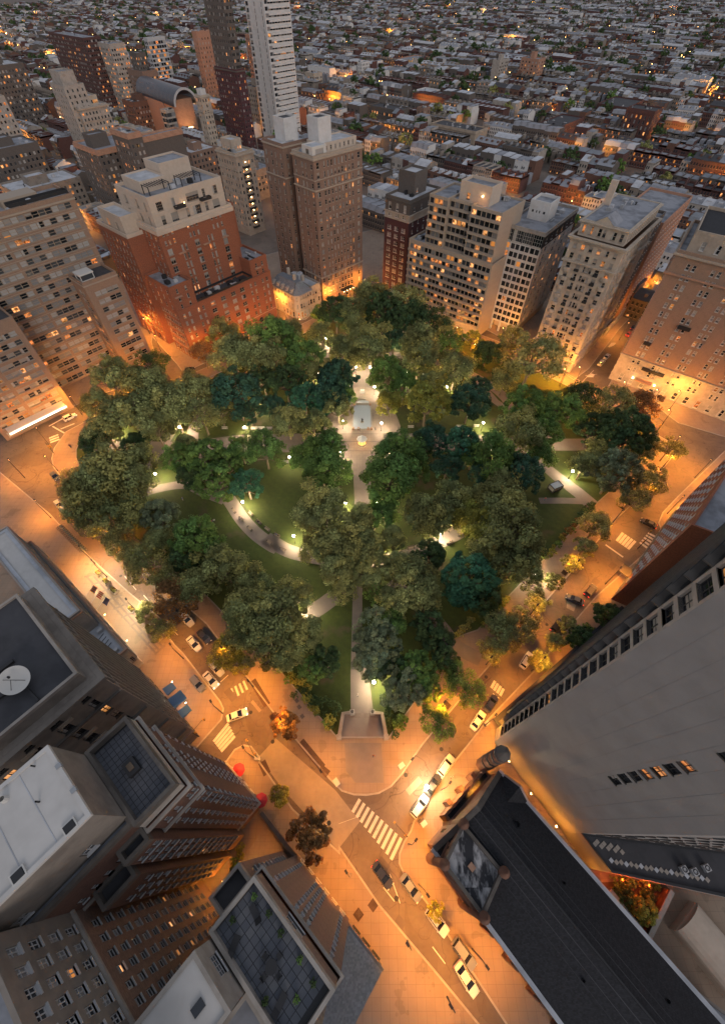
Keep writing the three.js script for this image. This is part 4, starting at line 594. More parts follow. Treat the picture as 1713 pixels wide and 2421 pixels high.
{ // brick tower with a tiled roof terrace
  const T = -41 * D2R, S = [-20.2, -4.0], b = building('terrace_tower', 'dark brick tower with grey tiled roof terrace and cream penthouse', 'apartment building', S);
  const P = (...a) => quadPts(S, T, ...a), o = S, g = (...a) => mv(P(...a), o), fh = 2.9;
  const st = { lit: 0.03, b: [[1, 4.4, { c: cols(5, 1.2), h: 2.6, lit: 0.5 }], [14, fh, { c: [[0.06, 0.55], [0.42, 0.4], [0.5, 0.4], [0.58, 0.4], [0.66, 0.4], [0.94, 0.55]], h: 1.6 }]] };
  const ct = { lit: 0.03, b: [[1, 4.4], [14, fh, { c: [[0.22, 0.6], [0.48, 0.6], [0.8, 0.5], [0.94, 0.5]], h: 1.5 }]] };
  const A = P(-10.6, 0, 0, 5.2);
  block(b, { pts: A, y0: 0, y1: 47.2, mat: M.brickUmber, faces: { 3: st, 2: ct }, roof: null, parapet: 0, ledges: [[4.2, 0.4, 0.25], [41.4, 0.35, 0.3], [46.4, 0.5, 0.35]] });
  block(b, { pts: P(-10.45, -0.15, 0.15, 5.2), y0: 47.2, y1: 49.2, mat: M.paleStone, roof: null, parapet: 1.1, parMat: M.darkStone });
  { const tile = new THREE.BoxGeometry(0.56, 0.08, 0.56), mats = [flat(0.085, 0.088, 0.1, 0.9), flat(0.092, 0.095, 0.107, 0.92), flat(0.078, 0.081, 0.093, 0.9)];
    part(b, 'terrace_deck', new Acc().prism(g(-10.1, -0.5, 0.5, 5.1), 49.18, 49.2).geo(), M.darkMetal);
    for (let i = 0; i < 15; i++) for (let j = 0; j < 7; j++) { const m = part(b, 'tile', tile, pick(mats)); const c = rel(S, T, -9.55 + i * 0.62, 0.95 + j * 0.62, o); m.position.set(c[0], 49.21 + rnd() * 0.012, c[1]); m.rotation.y = T; } }
  for (const [u, v, s] of [[-5.4, 2.6, 1.1], [-5.4, 2.6, 0.5]]) part(b, s > 1 ? 'table' : 'table_centre', new Acc().obx(...rel(S, T, u, v, o), 1.6 * s, 1.2 * s, T, 49.3, s > 1 ? 50 : 50.15).geo(), s > 1 ? M.darkMetal : M.barkDark);
  // cream penthouse above the rear
  const wp = { lit: 0, b: [[1, 5], [1, 4, { c: [[0.2, 1.6], [0.5, 1.6], [0.8, 1.6]], h: 2.2, s: 0.6, style: 'grid' }]] };
  block(b, { pts: P(-10.4, -0.7, 5.21, 20), y0: 0, y1: 49.2, mat: M.brickUmber, faces: { 2: { lit: 0.03, b: [[1, 4.4], [14, fh, { c: cols(9, 0.65), h: 1.5 }]] } }, roof: M.roofGrey, parapet: 0.8, parMat: M.darkStone, ledges: [[41.4, 0.35, 0.3]] });
  block(b, { pts: P(-10.2, -1.6, 5.3, 20), y0: 49.2, y1: 57.2, mat: M.greyStone, faces: { 3: wp, 2: { lit: 0, b: [[1, 4, { c: [[0.3, 1.2], [0.75, 1.2]], h: 1.6, style: 'pair' }], [1, 4, { c: [[0.2, 1]], h: 1.3 }]] } }, roof: M.roofCream, parapet: 0.18, parMat: M.roofCream });
  for (const [u, v] of [[-2.2, 7], [-2.3, 11.5]]) { part(b, 'roof_hatch', new Acc().obx(...rel(S, T, u, v, o), 0.7, 0.9, T, 57.2, 57.5).geo(), M.darkMetal); part(b, 'hatch_frame', new Acc().rim(mv(quadPts(rel(S, T, u, v), T, -0.5, 0.5, -0.6, 0.6), o), 57.2, 57.42, 0.12).geo(), M.trimWhite); }
  for (const u of [-7.6, -4.6]) part(b, 'scupper', new Acc().obx(...rel(S, T, u, 5.4, o), 0.45, 0.5, T, 57.15, 57.5).geo(), M.steel);
  { const c = rel(S, T, -8.8, 10, o); part(b, 'roof_vent', new Acc().tube([c[0], 57.2, c[1]], [c[0], 57.8, c[1]], 0.35, 0.25, 10).geo(), M.trimWhite); }
  for (let i = 1; i < 5; i++) part(b, 'roof_seam', new Acc().prism(g(-10.1, -1.7, 5.4 + i * 2.9, 5.48 + i * 2.9), 57.2, 57.23).geo(), M.roofPale);
  for (const [u, v, r] of [[-6.2, 8, 0.09], [-3.8, 14, 0.12], [-8.2, 13, 0.1], [-5, 17, 0.14], [-9.4, 7, 0.08]]) { const c = rel(S, T, u, v, o); part(b, 'pipe_vent', new Acc().tube([c[0], 57.2, c[1]], [c[0], 57.8, c[1]], r, r, 7).geo(), M.darkMetal); }
  // balcony steps down the court side
  for (const [v0, v1, y, u] of [[5.6, 8.6, 46, 1.0], [9.4, 13.4, 42, 1.5]]) { block(b, { pts: P(-0.7, u, v0, v1), y0: 0, y1: y, mat: M.brickUmber, roof: M.roofDark, parapet: 1, parMat: M.darkStone, faces: { 2: { lit: 0.04, b: [[1, 4.4], [15, fh, { c: cols(3, 0.7), h: 1.5 }]] } } }); }
  // the long rear wing closing the court
  const rw = { lit: 0.1, b: [[1, 4.4], [15, fh, { c: cols(13, 0.85), h: 1.5, s: 0.8 }]] };
  block(b, { pts: P(-0.7, 24, 15.2, 24), y0: 0, y1: 44, mat: M.brickBrown, faces: { 3: rw }, roof: null, parapet: 0 });
  block(b, { pts: P(-0.7, 24, 15.2, 24), y0: 44, y1: 56, mat: M.greyStone, faces: { 3: { lit: 0.05, b: [[4, 2.9, { c: cols(13, 0.9), h: 1.6, style: 'pair' }]] } }, roof: M.roofGrey, ledges: [[43.9, 0.4, 0.3]] });
  finish(b, M.paleMetal, false, [M.glassA, M.glassB, M.glassB, M.blindB]);
}
{ // lower brick building with a paved roof garden, at the bottom
  const T = -42.5 * D2R, S = [-12.3, 3.9], b = building('roof_garden_building', 'brown brick building with blue-grey paved roof garden and patio furniture', 'apartment building', S);
  const P = (...a) => quadPts(S, T, ...a), o = S, g = (...a) => mv(P(...a), o), fh = 2.85;
  const st = { lit: 0.02, b: [[1, 4.2, { c: cols(6, 1.3), h: 2.4, lit: 0.5 }], [11, fh, { c: [[0.12, 0.55], [0.42, 0.5], [0.5, 0.5], [0.58, 0.5], [0.87, 0.55]], h: 1.6 }]] };
  const A = P(0, 13.4, 0, 6.4);
  block(b, { pts: A, y0: 0, y1: 37.6, mat: M.brickBrown, faces: { 3: st, 0: { lit: 0.02, b: [[1, 4.2], [11, fh, { c: cols(2, 0.6), h: 1.5 }]] } }, roof: null, parapet: 0, ledges: [[37, 0.35, 0.3]] });
  block(b, { pts: P(0.25, 13.2, 0.25, 6.4), y0: 37.6, y1: 41, mat: M.brickBrown, roof: null, parapet: 1.0, parMat: M.paleStone, faces: { 3: { lit: 0.3, b: [[1, 3.4, { c: [[0.5, 2.6]], h: 2, s: 0.8, style: 'tri' }]] } } });
  part(b, 'terrace_deck', new Acc().prism(g(0.6, 12.8, 0.7, 6.6), 40.98, 41).geo(), M.darkMetal);
  { const tile = new THREE.BoxGeometry(0.76, 0.08, 0.76), mats = [flat(0.09, 0.097, 0.113, 0.95), flat(0.1, 0.107, 0.123, 0.95), flat(0.083, 0.09, 0.107, 0.95), flat(0.115, 0.12, 0.132, 0.95)];
    for (let i = 0; i < 14; i++) for (let j = 0; j < 7; j++) { const m = part(b, 'paving_slab', tile, pick(mats)); const c = rel(S, T, 1.1 + i * 0.82, 1.2 + j * 0.82, o); m.position.set(c[0], 41.01 + rnd() * 0.01, c[1]); m.rotation.y = T; } }
  block(b, { pts: P(0.8, 6.6, 6.7, 13), y0: 0, y1: 46.8, mat: M.paleStone, roof: M.roofCream, parapet: 0.2, faces: { 3: { lit: 0, b: [[1, 41.4], [1, 5, { c: [[0.6, 2]], h: 2.2, s: 1, style: 'grid' }]] }, 2: { lit: 0, b: [[1, 41.4], [1, 5, { c: [[0.4, 2]], h: 2.2, s: 1, style: 'grid' }]] } } });
  part(b, 'skylight', new Acc().obx(...rel(S, T, 4.2, 8.6, o), 0.8, 1.1, T, 46.8, 47).geo(), M.glassB);
  block(b, { pts: P(-2.6, -0.01, 1.6, 6), y0: 0, y1: 36.5, mat: M.brickBrown, roof: M.roofDark, parapet: 0.9, parMat: M.concrete, faces: { 3: { b: [[1, 4], [10, fh, { c: [[0.5, 0.7]], h: 1.5 }]] } } });
  block(b, { pts: P(6.7, 16, 6.7, 16), y0: 0, y1: 40, mat: M.paleStone, roof: M.roofGrey });
  finish(b, M.paleMetal, false, [M.glassA, M.glassB, M.blindB]);
  // patio things on the roof
  const rp = (u, v) => rel(S, T, u, v);
  const tb = thing('patio_table', 'round dark patio table in the middle of the roof garden', 'table', rp(7.2, 3.6), 0, undefined, 41.1);
  part(tb, 'table_top', new THREE.CylinderGeometry(0.62, 0.62, 0.05, 20).translate(0, 0.72, 0), M.darkMetal); part(tb, 'table_leg', new Acc().tube([0, 0, 0], [0, 0.7, 0], 0.06, 0.06, 8).geo(), M.darkMetal); part(tb, 'table_foot', new THREE.CylinderGeometry(0.3, 0.34, 0.05, 14).translate(0, 0.03, 0), M.darkMetal);
  const chair = (p, turn, label) => { const c = thing('patio_chair', label, 'chair', p, turn, 'roof garden chairs', 41.1); part(c, 'seat', new Acc().bx(-0.27, 0.38, -0.27, 0.27, 0.46, 0.27).geo(), M.darkMetal); part(c, 'backrest', new Acc().bx(-0.27, 0.46, -0.3, 0.27, 0.95, -0.22).geo(), M.darkMetal); for (const [x, z] of [[-0.23, -0.23], [0.23, -0.23], [-0.23, 0.23], [0.23, 0.23]]) part(c, 'leg', new Acc().bx(x - 0.03, 0, z - 0.03, x + 0.03, 0.38, z + 0.03).geo(), M.darkMetal); };
  ['street side', 'penthouse side', 'right-hand side', 'corner side'].forEach((s, i) => { const a = T + i * Math.PI / 2; chair([rp(7.2, 3.6)[0] - Math.sin(a) * 1.05, rp(7.2, 3.6)[1] - Math.cos(a) * 1.05], a, `dark patio chair on the ${s} of the round roof table`); });
  [[3.0, 5.2, 'lounger by the penthouse wall', 0.4], [9.8, 4.6, 'lounger beyond the round table', 0.2], [2.6, 2.2, 'lounger by the corner parapet', 1.4]].forEach(([u, v, l, a]) => { const c = thing('patio_lounger', `dark roof garden ${l}`, 'lounger', rp(u, v), T + a, undefined, 41.1); part(c, 'seat', new Acc().bx(-0.35, 0.28, -0.7, 0.35, 0.36, 0.6).geo(), M.darkMetal); part(c, 'backrest', new Acc().quad([-0.35, 0.34, 0.6], [0.35, 0.34, 0.6], [0.35, 0.8, 1.1], [-0.35, 0.8, 1.1]).quad([-0.35, 0.26, 0.62], [0.35, 0.26, 0.62], [0.35, 0.74, 1.14], [-0.35, 0.74, 1.14]).geo(), M.darkMetal); for (const [x, z] of [[-0.3, -0.6], [0.3, -0.6], [-0.3, 0.5], [0.3, 0.5]]) part(c, 'leg', new Acc().bx(x - 0.03, 0, z - 0.03, x + 0.03, 0.28, z + 0.03).geo(), M.darkMetal); });
  globalThis.roofPots = [[1.6, 1.4], [3.9, 1.2], [6.0, 1.3], [9.0, 1.3], [11.2, 1.5], [8.6, 5.6], [10.8, 3.4], [1.4, 4.2]].map(([u, v]) => rp(u, v));
}
{ // low slate-roofed shop row beside it
  const T = -42.5 * D2R, S = rel([-12.3, 3.9], T, 13.8, 0.3), b = building('slate_roofed_shop', 'low shop with broad blue-grey slate roof beside the street', 'shop', S);
  const A = quadPts(S, T, 0, 7.5, 0, 11), o = S, L = mv(A, o), H = [11, 5, 5, 11];
  part(b, 'wall', new Acc().wall(L, 0, 5).geo(), M.brickBrown);
  part(b, 'roof', new Acc().quad([L[0][0], 5.1, L[0][1]], [L[1][0], 12, L[1][1]], [L[2][0], 12, L[2][1]], [L[3][0], 5.1, L[3][1]]).geo(), M.slateBlue);
  part(b, 'wall', new Acc().wall(L, 5, 12).geo(), M.brickBrown).scale.set(0.98, 0.95, 0.98);
  b.remove(b.children[b.children.length - 1]);
  part(b, 'gutter', new Acc().prism(mv(quadPts(S, T, -0.1, 7.6, -0.35, 0.05), o), 4.9, 5.12).geo(), M.copper);
  part(b, 'gable_wall', new Acc().quad([L[2][0], 5, L[2][1]], [L[3][0], 5, L[3][1]], [L[2][0], 11.95, L[2][1]], [L[2][0], 11.95, L[2][1]]).geo(), M.brickBrown);
  for (let i = 0; i < 3; i++) { const m = part(b, 'shop_window', windowGeo(1.6, 2.2, 'tri'), [M.trimDark, LIT[4]]); const c = rel(S, T, 1.5 + i * 2.3, -0.05, o); m.position.set(c[0], 1.9, c[1]); m.rotation.y = T + Math.PI; }
  finish(b);
}
{ // tall grey slab: blank ribbed flank and balcony front
  const F = [29, -15.4], G2 = [39.6, 0.6], b = building('grey_slab_tower', 'tall grey slab with blank ribbed flank and stacked balcony front', 'apartment building', F);
  const F2 = [29.9, -17.9], pts = [F, G2, [64, 3.2], [88, -28], [67.4, -44.2], F2], o = F, L = mv(pts, o), H = 84, fh = 2.75;
  const wacc = new Acc(), wins = b.wins;
  // flank: blank ribbed panels with two short window columns high up
  facade(wacc, wins, F, G2, 0, H, { lit: 0.55, b: [[1, 33], [7, fh, { c: [[0.62, 1.3]], h: 1.7, style: 'pair' }], [1, 4], [8, fh, { c: [[0.62, 1.3]], h: 1.7, style: 'pair' }]] }, o);
  facade(wacc, wins, pts[1], pts[2], 0, H, { lit: 0.5, b: [[1, 10.5], [3, 3, { c: cols(9, 1.4), h: 1.8 }], [20, 3, { c: cols(6, 1.4), h: 1.8 }]] }, o);
  facade(wacc, wins, pts[2], pts[3], 0, H, null, o); facade(wacc, wins, pts[3], pts[4], 0, H, null, o);
  part(b, 'wall', wacc.geo(), M.greyPanel);
  // chamfered corner of stacked windows between flank and balcony front
  const ch = new Acc(); facade(ch, wins, F2, F, 0, H, { lit: 0.14, b: [[1, 4.5], [28, fh, { c: [[0.5, 1.9]], h: 1.95, s: 0.55, style: 'pair', d: 0.35 }]] }, o); part(b, 'corner_wall', ch.geo(), M.paleStone);
  const front = new Acc(), E0 = pts[4], W = Math.hypot(E0[0] - F2[0], E0[1] - F2[1]);
  facade(front, wins, E0, F2, 0, H, { lit: 0.16, b: [[1, 4.5], [28, fh, { c: cols(15, 2.2, 0.012), h: 2.1, s: 0.4, style: 'pair', d: 0.15 }]] }, o);
  part(b, 'wall', front.geo(), M.darkMetal);
  const ux = (F2[0] - E0[0]) / W, uz = (F2[1] - E0[1]) / W, nx = -uz, nz = ux, at = (s, d) => [E0[0] + ux * s + nx * d - F[0], E0[1] + uz * s + nz * d - F[1]];
  for (let k = 0; k < 29; k++) { const y = 4.5 + k * fh - 0.12, pl = (d0, d1) => [at(0, d0), at(0, d1), at(W - 0.1, d1), at(W - 0.1, d0)].reverse(); part(b, 'balcony_slab', new Acc().prism(pl(0, 0.9), y, y + 0.2).geo(), M.darkStone); part(b, 'railing', new Acc().prism(pl(0.84, 0.9), y + 1.0, y + 1.08).geo(), M.darkMetal); }
  for (let k = 0; k < 15; k++) part(b, 'balcony_fin', new Acc().prism([at(k * W / 15 - 0.16, 0), at(k * W / 15 - 0.16, 1.2), at(k * W / 15 + 0.16, 1.2), at(k * W / 15 + 0.16, 0)].reverse(), 4.5, H).geo(), M.copper);
  // panel joints standing proud on the flank
  const fx = (G2[0] - F[0]), fz = (G2[1] - F[1]), fl = Math.hypot(fx, fz), fa = (s, d) => [fx / fl * s - fz / fl * d, fz / fl * s + fx / fl * d];
  for (let k = 1; k < 9; k++) part(b, 'panel_joint', new Acc().prism([fa(k * fl / 9 - 0.02, 0), fa(k * fl / 9 - 0.02, 0.012), fa(k * fl / 9 + 0.02, 0.012), fa(k * fl / 9 + 0.02, 0)].reverse(), 3, H).geo(), M.greyPanel);
  part(b, 'roof', new Acc().poly(L, H).geo(), M.roofGrey);
  part(b, 'arcade_roof', new Acc().prism([at(0, 0), at(0, 1.9), at(W + 0.3, 1.9), at(W + 0.3, 0)].reverse(), 3.4, 4.1).geo(), M.darkMetal);
  finish(b, M.trimDark, false, [M.glassA, M.glassA, M.glassB]);
  // roof deck of its low annex
  const lw = building('gravel_roof_annex', 'low annex with black gravel roof and stepping slabs behind the grey slab', 'annex', G2);
  const lp = [G2, [43.0, 6.0], [66, 10], [66, 3.4]];
  block(lw, { pts: lp, y0: 0, y1: 9, mat: M.greyPanel, roof: M.roofDark, parapet: 0.35, parMat: M.darkMetal });
  const sl = new THREE.BoxGeometry(0.62, 0.06, 0.62);
  for (let i = 0; i < 20; i++) { const t = i / 20, p = between([43.6, 4.4], [60, 7], t); const m = part(lw, 'stepping_slab', sl, i % 3 ? M.concrete : M.roofPale); m.position.set(p[0] - G2[0], 9.04, p[1] - G2[1] + (i % 2) * 0.12); m.rotation.y = 0.6; }
  for (let i = 0; i < 9; i++) { const p = between([41.4, 2.2], [46.5, 3.4], i / 9); const m = part(lw, 'stepping_slab', sl, M.concrete); m.position.set(p[0] - G2[0], 9.04, p[1] - G2[1] - (i % 2) * 0.5); m.rotation.y = 0.6; }
  for (const [x, z] of [[55.5, 5.6], [57.2, 5.9], [59.5, 5.4]]) { part(lw, 'roof_fan', new Acc().obx(x - G2[0], z - G2[1], 1, 1, 0.3, 9, 9.8).geo(), M.paleMetal); part(lw, 'fan_ring', new THREE.TorusGeometry(0.34, 0.07, 6, 16).rotateX(Math.PI / 2).translate(x - G2[0], 9.84, z - G2[1]), M.darkMetal); }
  finish(lw);
}
{ // brick block beyond the grey slab
  const B = [66.8, -49.4], b = building('brick_corner_block', 'dark red brick block with grey stone base at the street corner', 'apartment building', B);
  const pts = [[100, -30], [130, -62], [95.5, -78], B], o = B;
  const f = { lit: 0.08, b: [[1, 5.2, { c: cols(12, 1.6), h: 2.6, s: 0.9, lit: 0.25 }], [9, 3.4, { c: cols(10, 1.7), h: 1.9, style: 'pair', d: 0.12 }]] };
  block(b, { pts, y0: 0, y1: 34, mat: M.brickRed, faces: { 2: f, 3: { b: [[1, 5], [8, 3.4, { c: cols(6, 1.2), h: 1.6 }]] } }, roof: M.roofGrey });
  { const n = 12, ux = (95.5 - B[0]), uz = (-78 - B[1]), l = Math.hypot(ux, uz), q = (s, d) => [ux / l * s + uz / l * d, uz / l * s - ux / l * d]; for (let k = 0; k < 8; k++) part(b, 'stone_course', new Acc().prism([q(0, 0), q(0, 0.12 - 0.01 * k), q(l, 0.12 - 0.01 * k), q(l, 0)], 0.02 + k * 0.62, 0.52 + k * 0.62).geo(), M.darkStone); }
  part(b, 'entrance_canopy', new Acc().prism(mv([[70.5, -55.5], [72.8, -57.6], [74.6, -55.6], [72.3, -53.4]].map(([x, z]) => [x - 1.2, z - 0.6]), o), 3.6, 4).geo(), M.darkStone);
  finish(b, M.trimWhite);
}
{ // brownstone church
  const T = -50 * D2R, O = [25.6, -8.6], b = building('brownstone_church', 'brownstone church with steep dark slate roof and stump tower', 'church', O);
  const P = (...a) => quadPts(O, T, ...a), o = O, g = (...a) => mv(P(...a), o), q = (u, v, y) => { const c = rel(O, T, u, v, o); return [c[0], y, c[1]]; };
  // x runs along the nave away from the square, z towards the street
  const W = 17, Lg = 52, ev = 11, rd = 18.5;
  const lan = n => ({ lit: 0.1, b: [[1, 3], [1, 7, { c: cols(n, 0.9), h: 4.4, s: 0.6, style: 'tri', d: 0.4 }]] });
  const wall = new Acc(); const body = P(0, Lg, 0, W);
  [0, 1, 2, 3].forEach(i => facade(wall, b.wins, body[i], body[(i + 1) % 4], 0, ev, i === 1 ? lan(10) : i === 3 ? lan(10) : i === 0 ? lan(3) : null, o)); part(b, 'wall', wall.geo(), M.brownstone);
  part(b, 'gable_wall', new Acc().quad(q(0, 0, ev), q(0, W, ev), q(0, W / 2, rd + 0.7), q(0, W / 2, rd + 0.7)).quad(q(0.7, 0, ev), q(0.7, W, ev), q(0.7, W / 2, rd + 0.7), q(0.7, W / 2, rd + 0.7)).quad(q(0, 0, ev), q(0.7, 0, ev), q(0.7, W / 2, rd + 0.7), q(0, W / 2, rd + 0.7)).quad(q(0.7, W, ev), q(0, W, ev), q(0, W / 2, rd + 0.7), q(0.7, W / 2, rd + 0.7)).geo(), M.brownstone);
  part(b, 'roof', new Acc().quad(q(0.7, W / 2, rd), q(0.7, W + 0.4, ev - 0.2), q(Lg, W + 0.4, ev - 0.2), q(Lg, W / 2, rd)).quad(q(0.7, -0.4, ev - 0.2), q(0.7, W / 2, rd), q(Lg, W / 2, rd), q(Lg, -0.4, ev - 0.2)).geo(), M.slate);
  part(b, 'ridge_cap', new Acc().prism(g(0.7, Lg, W / 2 - 0.1, W / 2 + 0.1), rd - 0.05, rd + 0.12).geo(), M.darkMetal);
  part(b, 'gutter', new Acc().prism(g(0, Lg, W + 0.2, W + 0.95), ev - 0.5, ev - 0.1).geo(), M.roofPale); part(b, 'gutter', new Acc().prism(g(0, Lg, -0.95, -0.2), ev - 0.5, ev - 0.1).geo(), M.roofPale);
  part(b, 'gable_coping', new Acc().quad(q(-0.1, -0.4, ev), q(0.8, -0.4, ev), q(0.8, W / 2, rd + 0.8), q(-0.1, W / 2, rd + 0.8)).quad(q(0.8, W + 0.4, ev), q(-0.1, W + 0.4, ev), q(-0.1, W / 2, rd + 0.8), q(0.8, W / 2, rd + 0.8)).geo(), M.darkStone);
  for (let i = 0; i < 9; i++) for (const [v0, v1] of [[W, W + 1], [-1, 0]]) part(b, 'buttress', new Acc().prism(g(4 + i * 5, 4.8 + i * 5, v0, v1), 0, 8).geo(), M.brownstone);
  part(b, 'cross_gable_roof', new Acc().quad(q(1.2, -0.9, 11), q(3.8, -0.9, 13.6), q(3.8, 3, 13.6), q(1.2, 0.4, 11.1)).quad(q(3.8, -0.9, 13.6), q(6.4, -0.9, 11), q(6.4, 0.4, 11.1), q(3.8, 3, 13.6)).geo(), M.slate);
  part(b, 'cross_gable_wall', new Acc().prism(g(1.2, 6.4, -0.95, -0.2), 0, 11).quad(q(1.1, -0.95, 11), q(6.5, -0.95, 11), q(3.8, -0.95, 13.9), q(3.8, -0.95, 13.9)).quad(q(1.1, -0.6, 11), q(6.5, -0.6, 11), q(3.8, -0.6, 13.9), q(3.8, -0.6, 13.9)).quad(q(1.1, -0.95, 11), q(1.1, -0.6, 11), q(3.8, -0.6, 13.9), q(3.8, -0.95, 13.9)).quad(q(6.5, -0.95, 11), q(6.5, -0.6, 11), q(3.8, -0.6, 13.9), q(3.8, -0.95, 13.9)).geo(), M.paleStone);
  for (const [u, v, r] of [[8, 13, 0.25], [16, 5, 0.2], [24, 12, 0.2], [33, 4.5, 0.25], [6.5, 4.6, 0.5]]) { const y = ev + (rd - ev) * (1 - Math.abs(v - W / 2) / (W / 2)), c = q(u, v, y); part(b, 'roof_vent', new Acc().tube([c[0], y - 0.3, c[2]], [c[0], y + 0.5, c[2]], r, r, 8).geo(), M.darkMetal); }
  for (let i = 1; i < 7; i++) for (const s of [-1, 1]) { const f = i / 7, v = W / 2 + s * f * W / 2, y = rd - (rd - ev) * f + 0.03; part(b, 'slate_course', new Acc().quad(q(0.9, v, y), q(Lg, v, y), q(Lg, v + s * 0.12, y - 0.06), q(0.9, v + s * 0.12, y - 0.06)).geo(), M.roofDark); }
  // front gallery and porch
  block(b, { pts: P(-1.6, 0, 0.5, 12), y0: 0, y1: 7, mat: M.brownstone, roof: M.slate, parapet: 0.7, faces: { 0: lan(4) } });
  for (let i = 0; i < 8; i++) part(b, 'merlon', new Acc().obx(...rel(O, T, -1.5, 1.2 + i * 1.4, o), 0.5, 0.6, T, 7.7, 8.3).geo(), M.brownstone);
  // stump tower with four round pinnacles
  const t0 = [13.6, 4.4], tw = [[16.9, 0.1], [13.7, 4.5], [18.3, 9.9], [21.7, 5.5]];
  const lan2 = { lit: 0.15, b: [[1, 3], [1, 8, { c: cols(3, 0.8), h: 4.6, s: 1, style: 'tri', d: 0.4 }], [1, 4, { c: cols(4, 0.5), h: 2, s: 0.8, style: 'bare', d: 0.4, lit: 0 }]] };
  const tp = offset(tw, 0.5), tow = new Acc(); for (let i = 0; i < 4; i++) facade(tow, b.wins, tp[i], tp[(i + 1) % 4], 0, 16.4, lan2, o); part(b, 'tower_wall', tow.geo(), M.brownstone);
  const tl = mv(tp, o);
  part(b, 'tower_roof', new Acc().poly(offset(tl, -0.3), 16.0).geo(), std(texture(512, 8, (u, v) => { const s = Math.min(1, Math.max(0, (N1(u, v * 0.5) * 1.3 + N2(u * 2 % 1, v) * 0.5 - 0.72) * 3.2)); return [0.42 * (1 - s) + 0.03 * s, 0.41 * (1 - s) + 0.03 * s, 0.41 * (1 - s) + 0.035 * s]; })));
  part(b, 'tower_parapet', new Acc().rim(offset(tl, 0.12), 15.8, 17, 0.5).geo(), M.darkStone);
  for (const [y, w] of [[4, 0.35], [8, 0.3], [12.6, 0.35]]) part(b, 'string_course', new Acc().ledge(offset(tl, 0.004), y, y + 0.35, w).geo(), M.brownstone);
  { const c = mv([[17.6, 4.9]], o)[0]; part(b, 'roof_hatch', new Acc().obx(c[0], c[1], 1, 0.9, T, 16, 16.3).geo(), M.terracotta); }
  for (const p of tl) for (const [y0, y1, r0, r1] of [[0, 9, 0.95, 0.85], [9, 17.4, 0.75, 0.7]]) part(b, 'corner_turret', new THREE.CylinderGeometry(r1, r0, y1 - y0, 10).translate(p[0], (y0 + y1) / 2, p[1]), M.brownstone);
  for (const p of tl) part(b, 'pinnacle', new THREE.LatheGeometry([[0.01, 2.1], [0.12, 1.9], [0.3, 1.3], [0.62, 0.5], [0.85, 0.3], [0.85, 0], [0.7, -0.2]].map(v => new THREE.Vector2(...v)), 10).translate(p[0], 17.4, p[1]), M.brownstone);
  // octagonal stair turret on the far corner
  { const c = mv([[25.6, -11]], o)[0]; part(b, 'stair_turret', new THREE.CylinderGeometry(1.25, 1.35, 17, 8).translate(c[0], 8.5, c[1]), M.brownstone); for (const y of [6, 10, 13.5, 16.2]) part(b, 'turret_band', new THREE.CylinderGeometry(1.5, 1.5, 0.45, 8).translate(c[0], y, c[1]), M.darkStone); part(b, 'turret_cap', new THREE.ConeGeometry(1.35, 1.6, 8).translate(c[0], 17.9, c[1]), M.darkStone); }
  for (let i = 0; i < 3; i++) { const c = rel(O, T, -2.2, 2.5 + i * 3.5, o); part(b, 'porch_pier', new Acc().obx(c[0], c[1], 0.9, 0.9, T, 0, 5.5).geo(), M.brownstone); }
  finish(b, M.darkStone, false, [M.glassA]);
}
{ // rear vestry and garden yard by the lower right corner
  const b = building('flat_roofed_vestry', 'low flat-roofed vestry at the far end of the church', 'vestry', [47, 16]);
  block(b, { pts: [[45, 15.5], [41, 20], [54, 30], [58, 24]], y0: 0, y1: 6.5, mat: M.brownstone, roof: M.roofPale, parapet: 0.5, parMat: M.concrete });
  finish(b);
  const w = thing('garden_wall', 'pale coped garden wall round the dark triangular courtyard', 'wall', [49, 15]);
  for (const [a, c] of [[[44.8, 8.9], [49.2, 15.2]], [[49.2, 15.2], [56, 9]]]) { const m = [a, c].map(p => [p[0] - 49, p[1] - 15]); part(w, 'wall_run', new Acc().prism(ccw(strip(m, 0.45)), 0, 2.6).geo(), M.brownstone); part(w, 'coping', new Acc().prism(ccw(strip(m, 0.75)), 2.6, 2.8).geo(), M.paleStone); }
  sheet('courtyard', [[44.5, 8], [49.2, 15], [57, 9], [56, 7.5]], KERB + 0.01, M.soil);
  const tn = thing('curved_canopy_roof', 'pale curved canopy roof in the bottom right corner yard', 'canopy', [60, 16.5]); const ar = new Acc(); for (let i = 0; i < 10; i++) { const a = i / 10 * Math.PI, c = (i + 1) / 10 * Math.PI, p = t => [-3.2 * Math.cos(t), 2.2 + 1.8 * Math.sin(t)]; const [x0, y0] = p(a), [x1, y1] = p(c); ar.quad([x0, y0, 5], [x1, y1, 5], [x1, y1, -5], [x0, y0, -5]); } part(tn, 'roof_shell', ar.geo(), M.stucco); part(tn, 'wall', new Acc().bx(-3.2, 0, -5, 3.2, 2.2, 5).geo(), M.stucco); tn.rotation.y = 0.6;
}
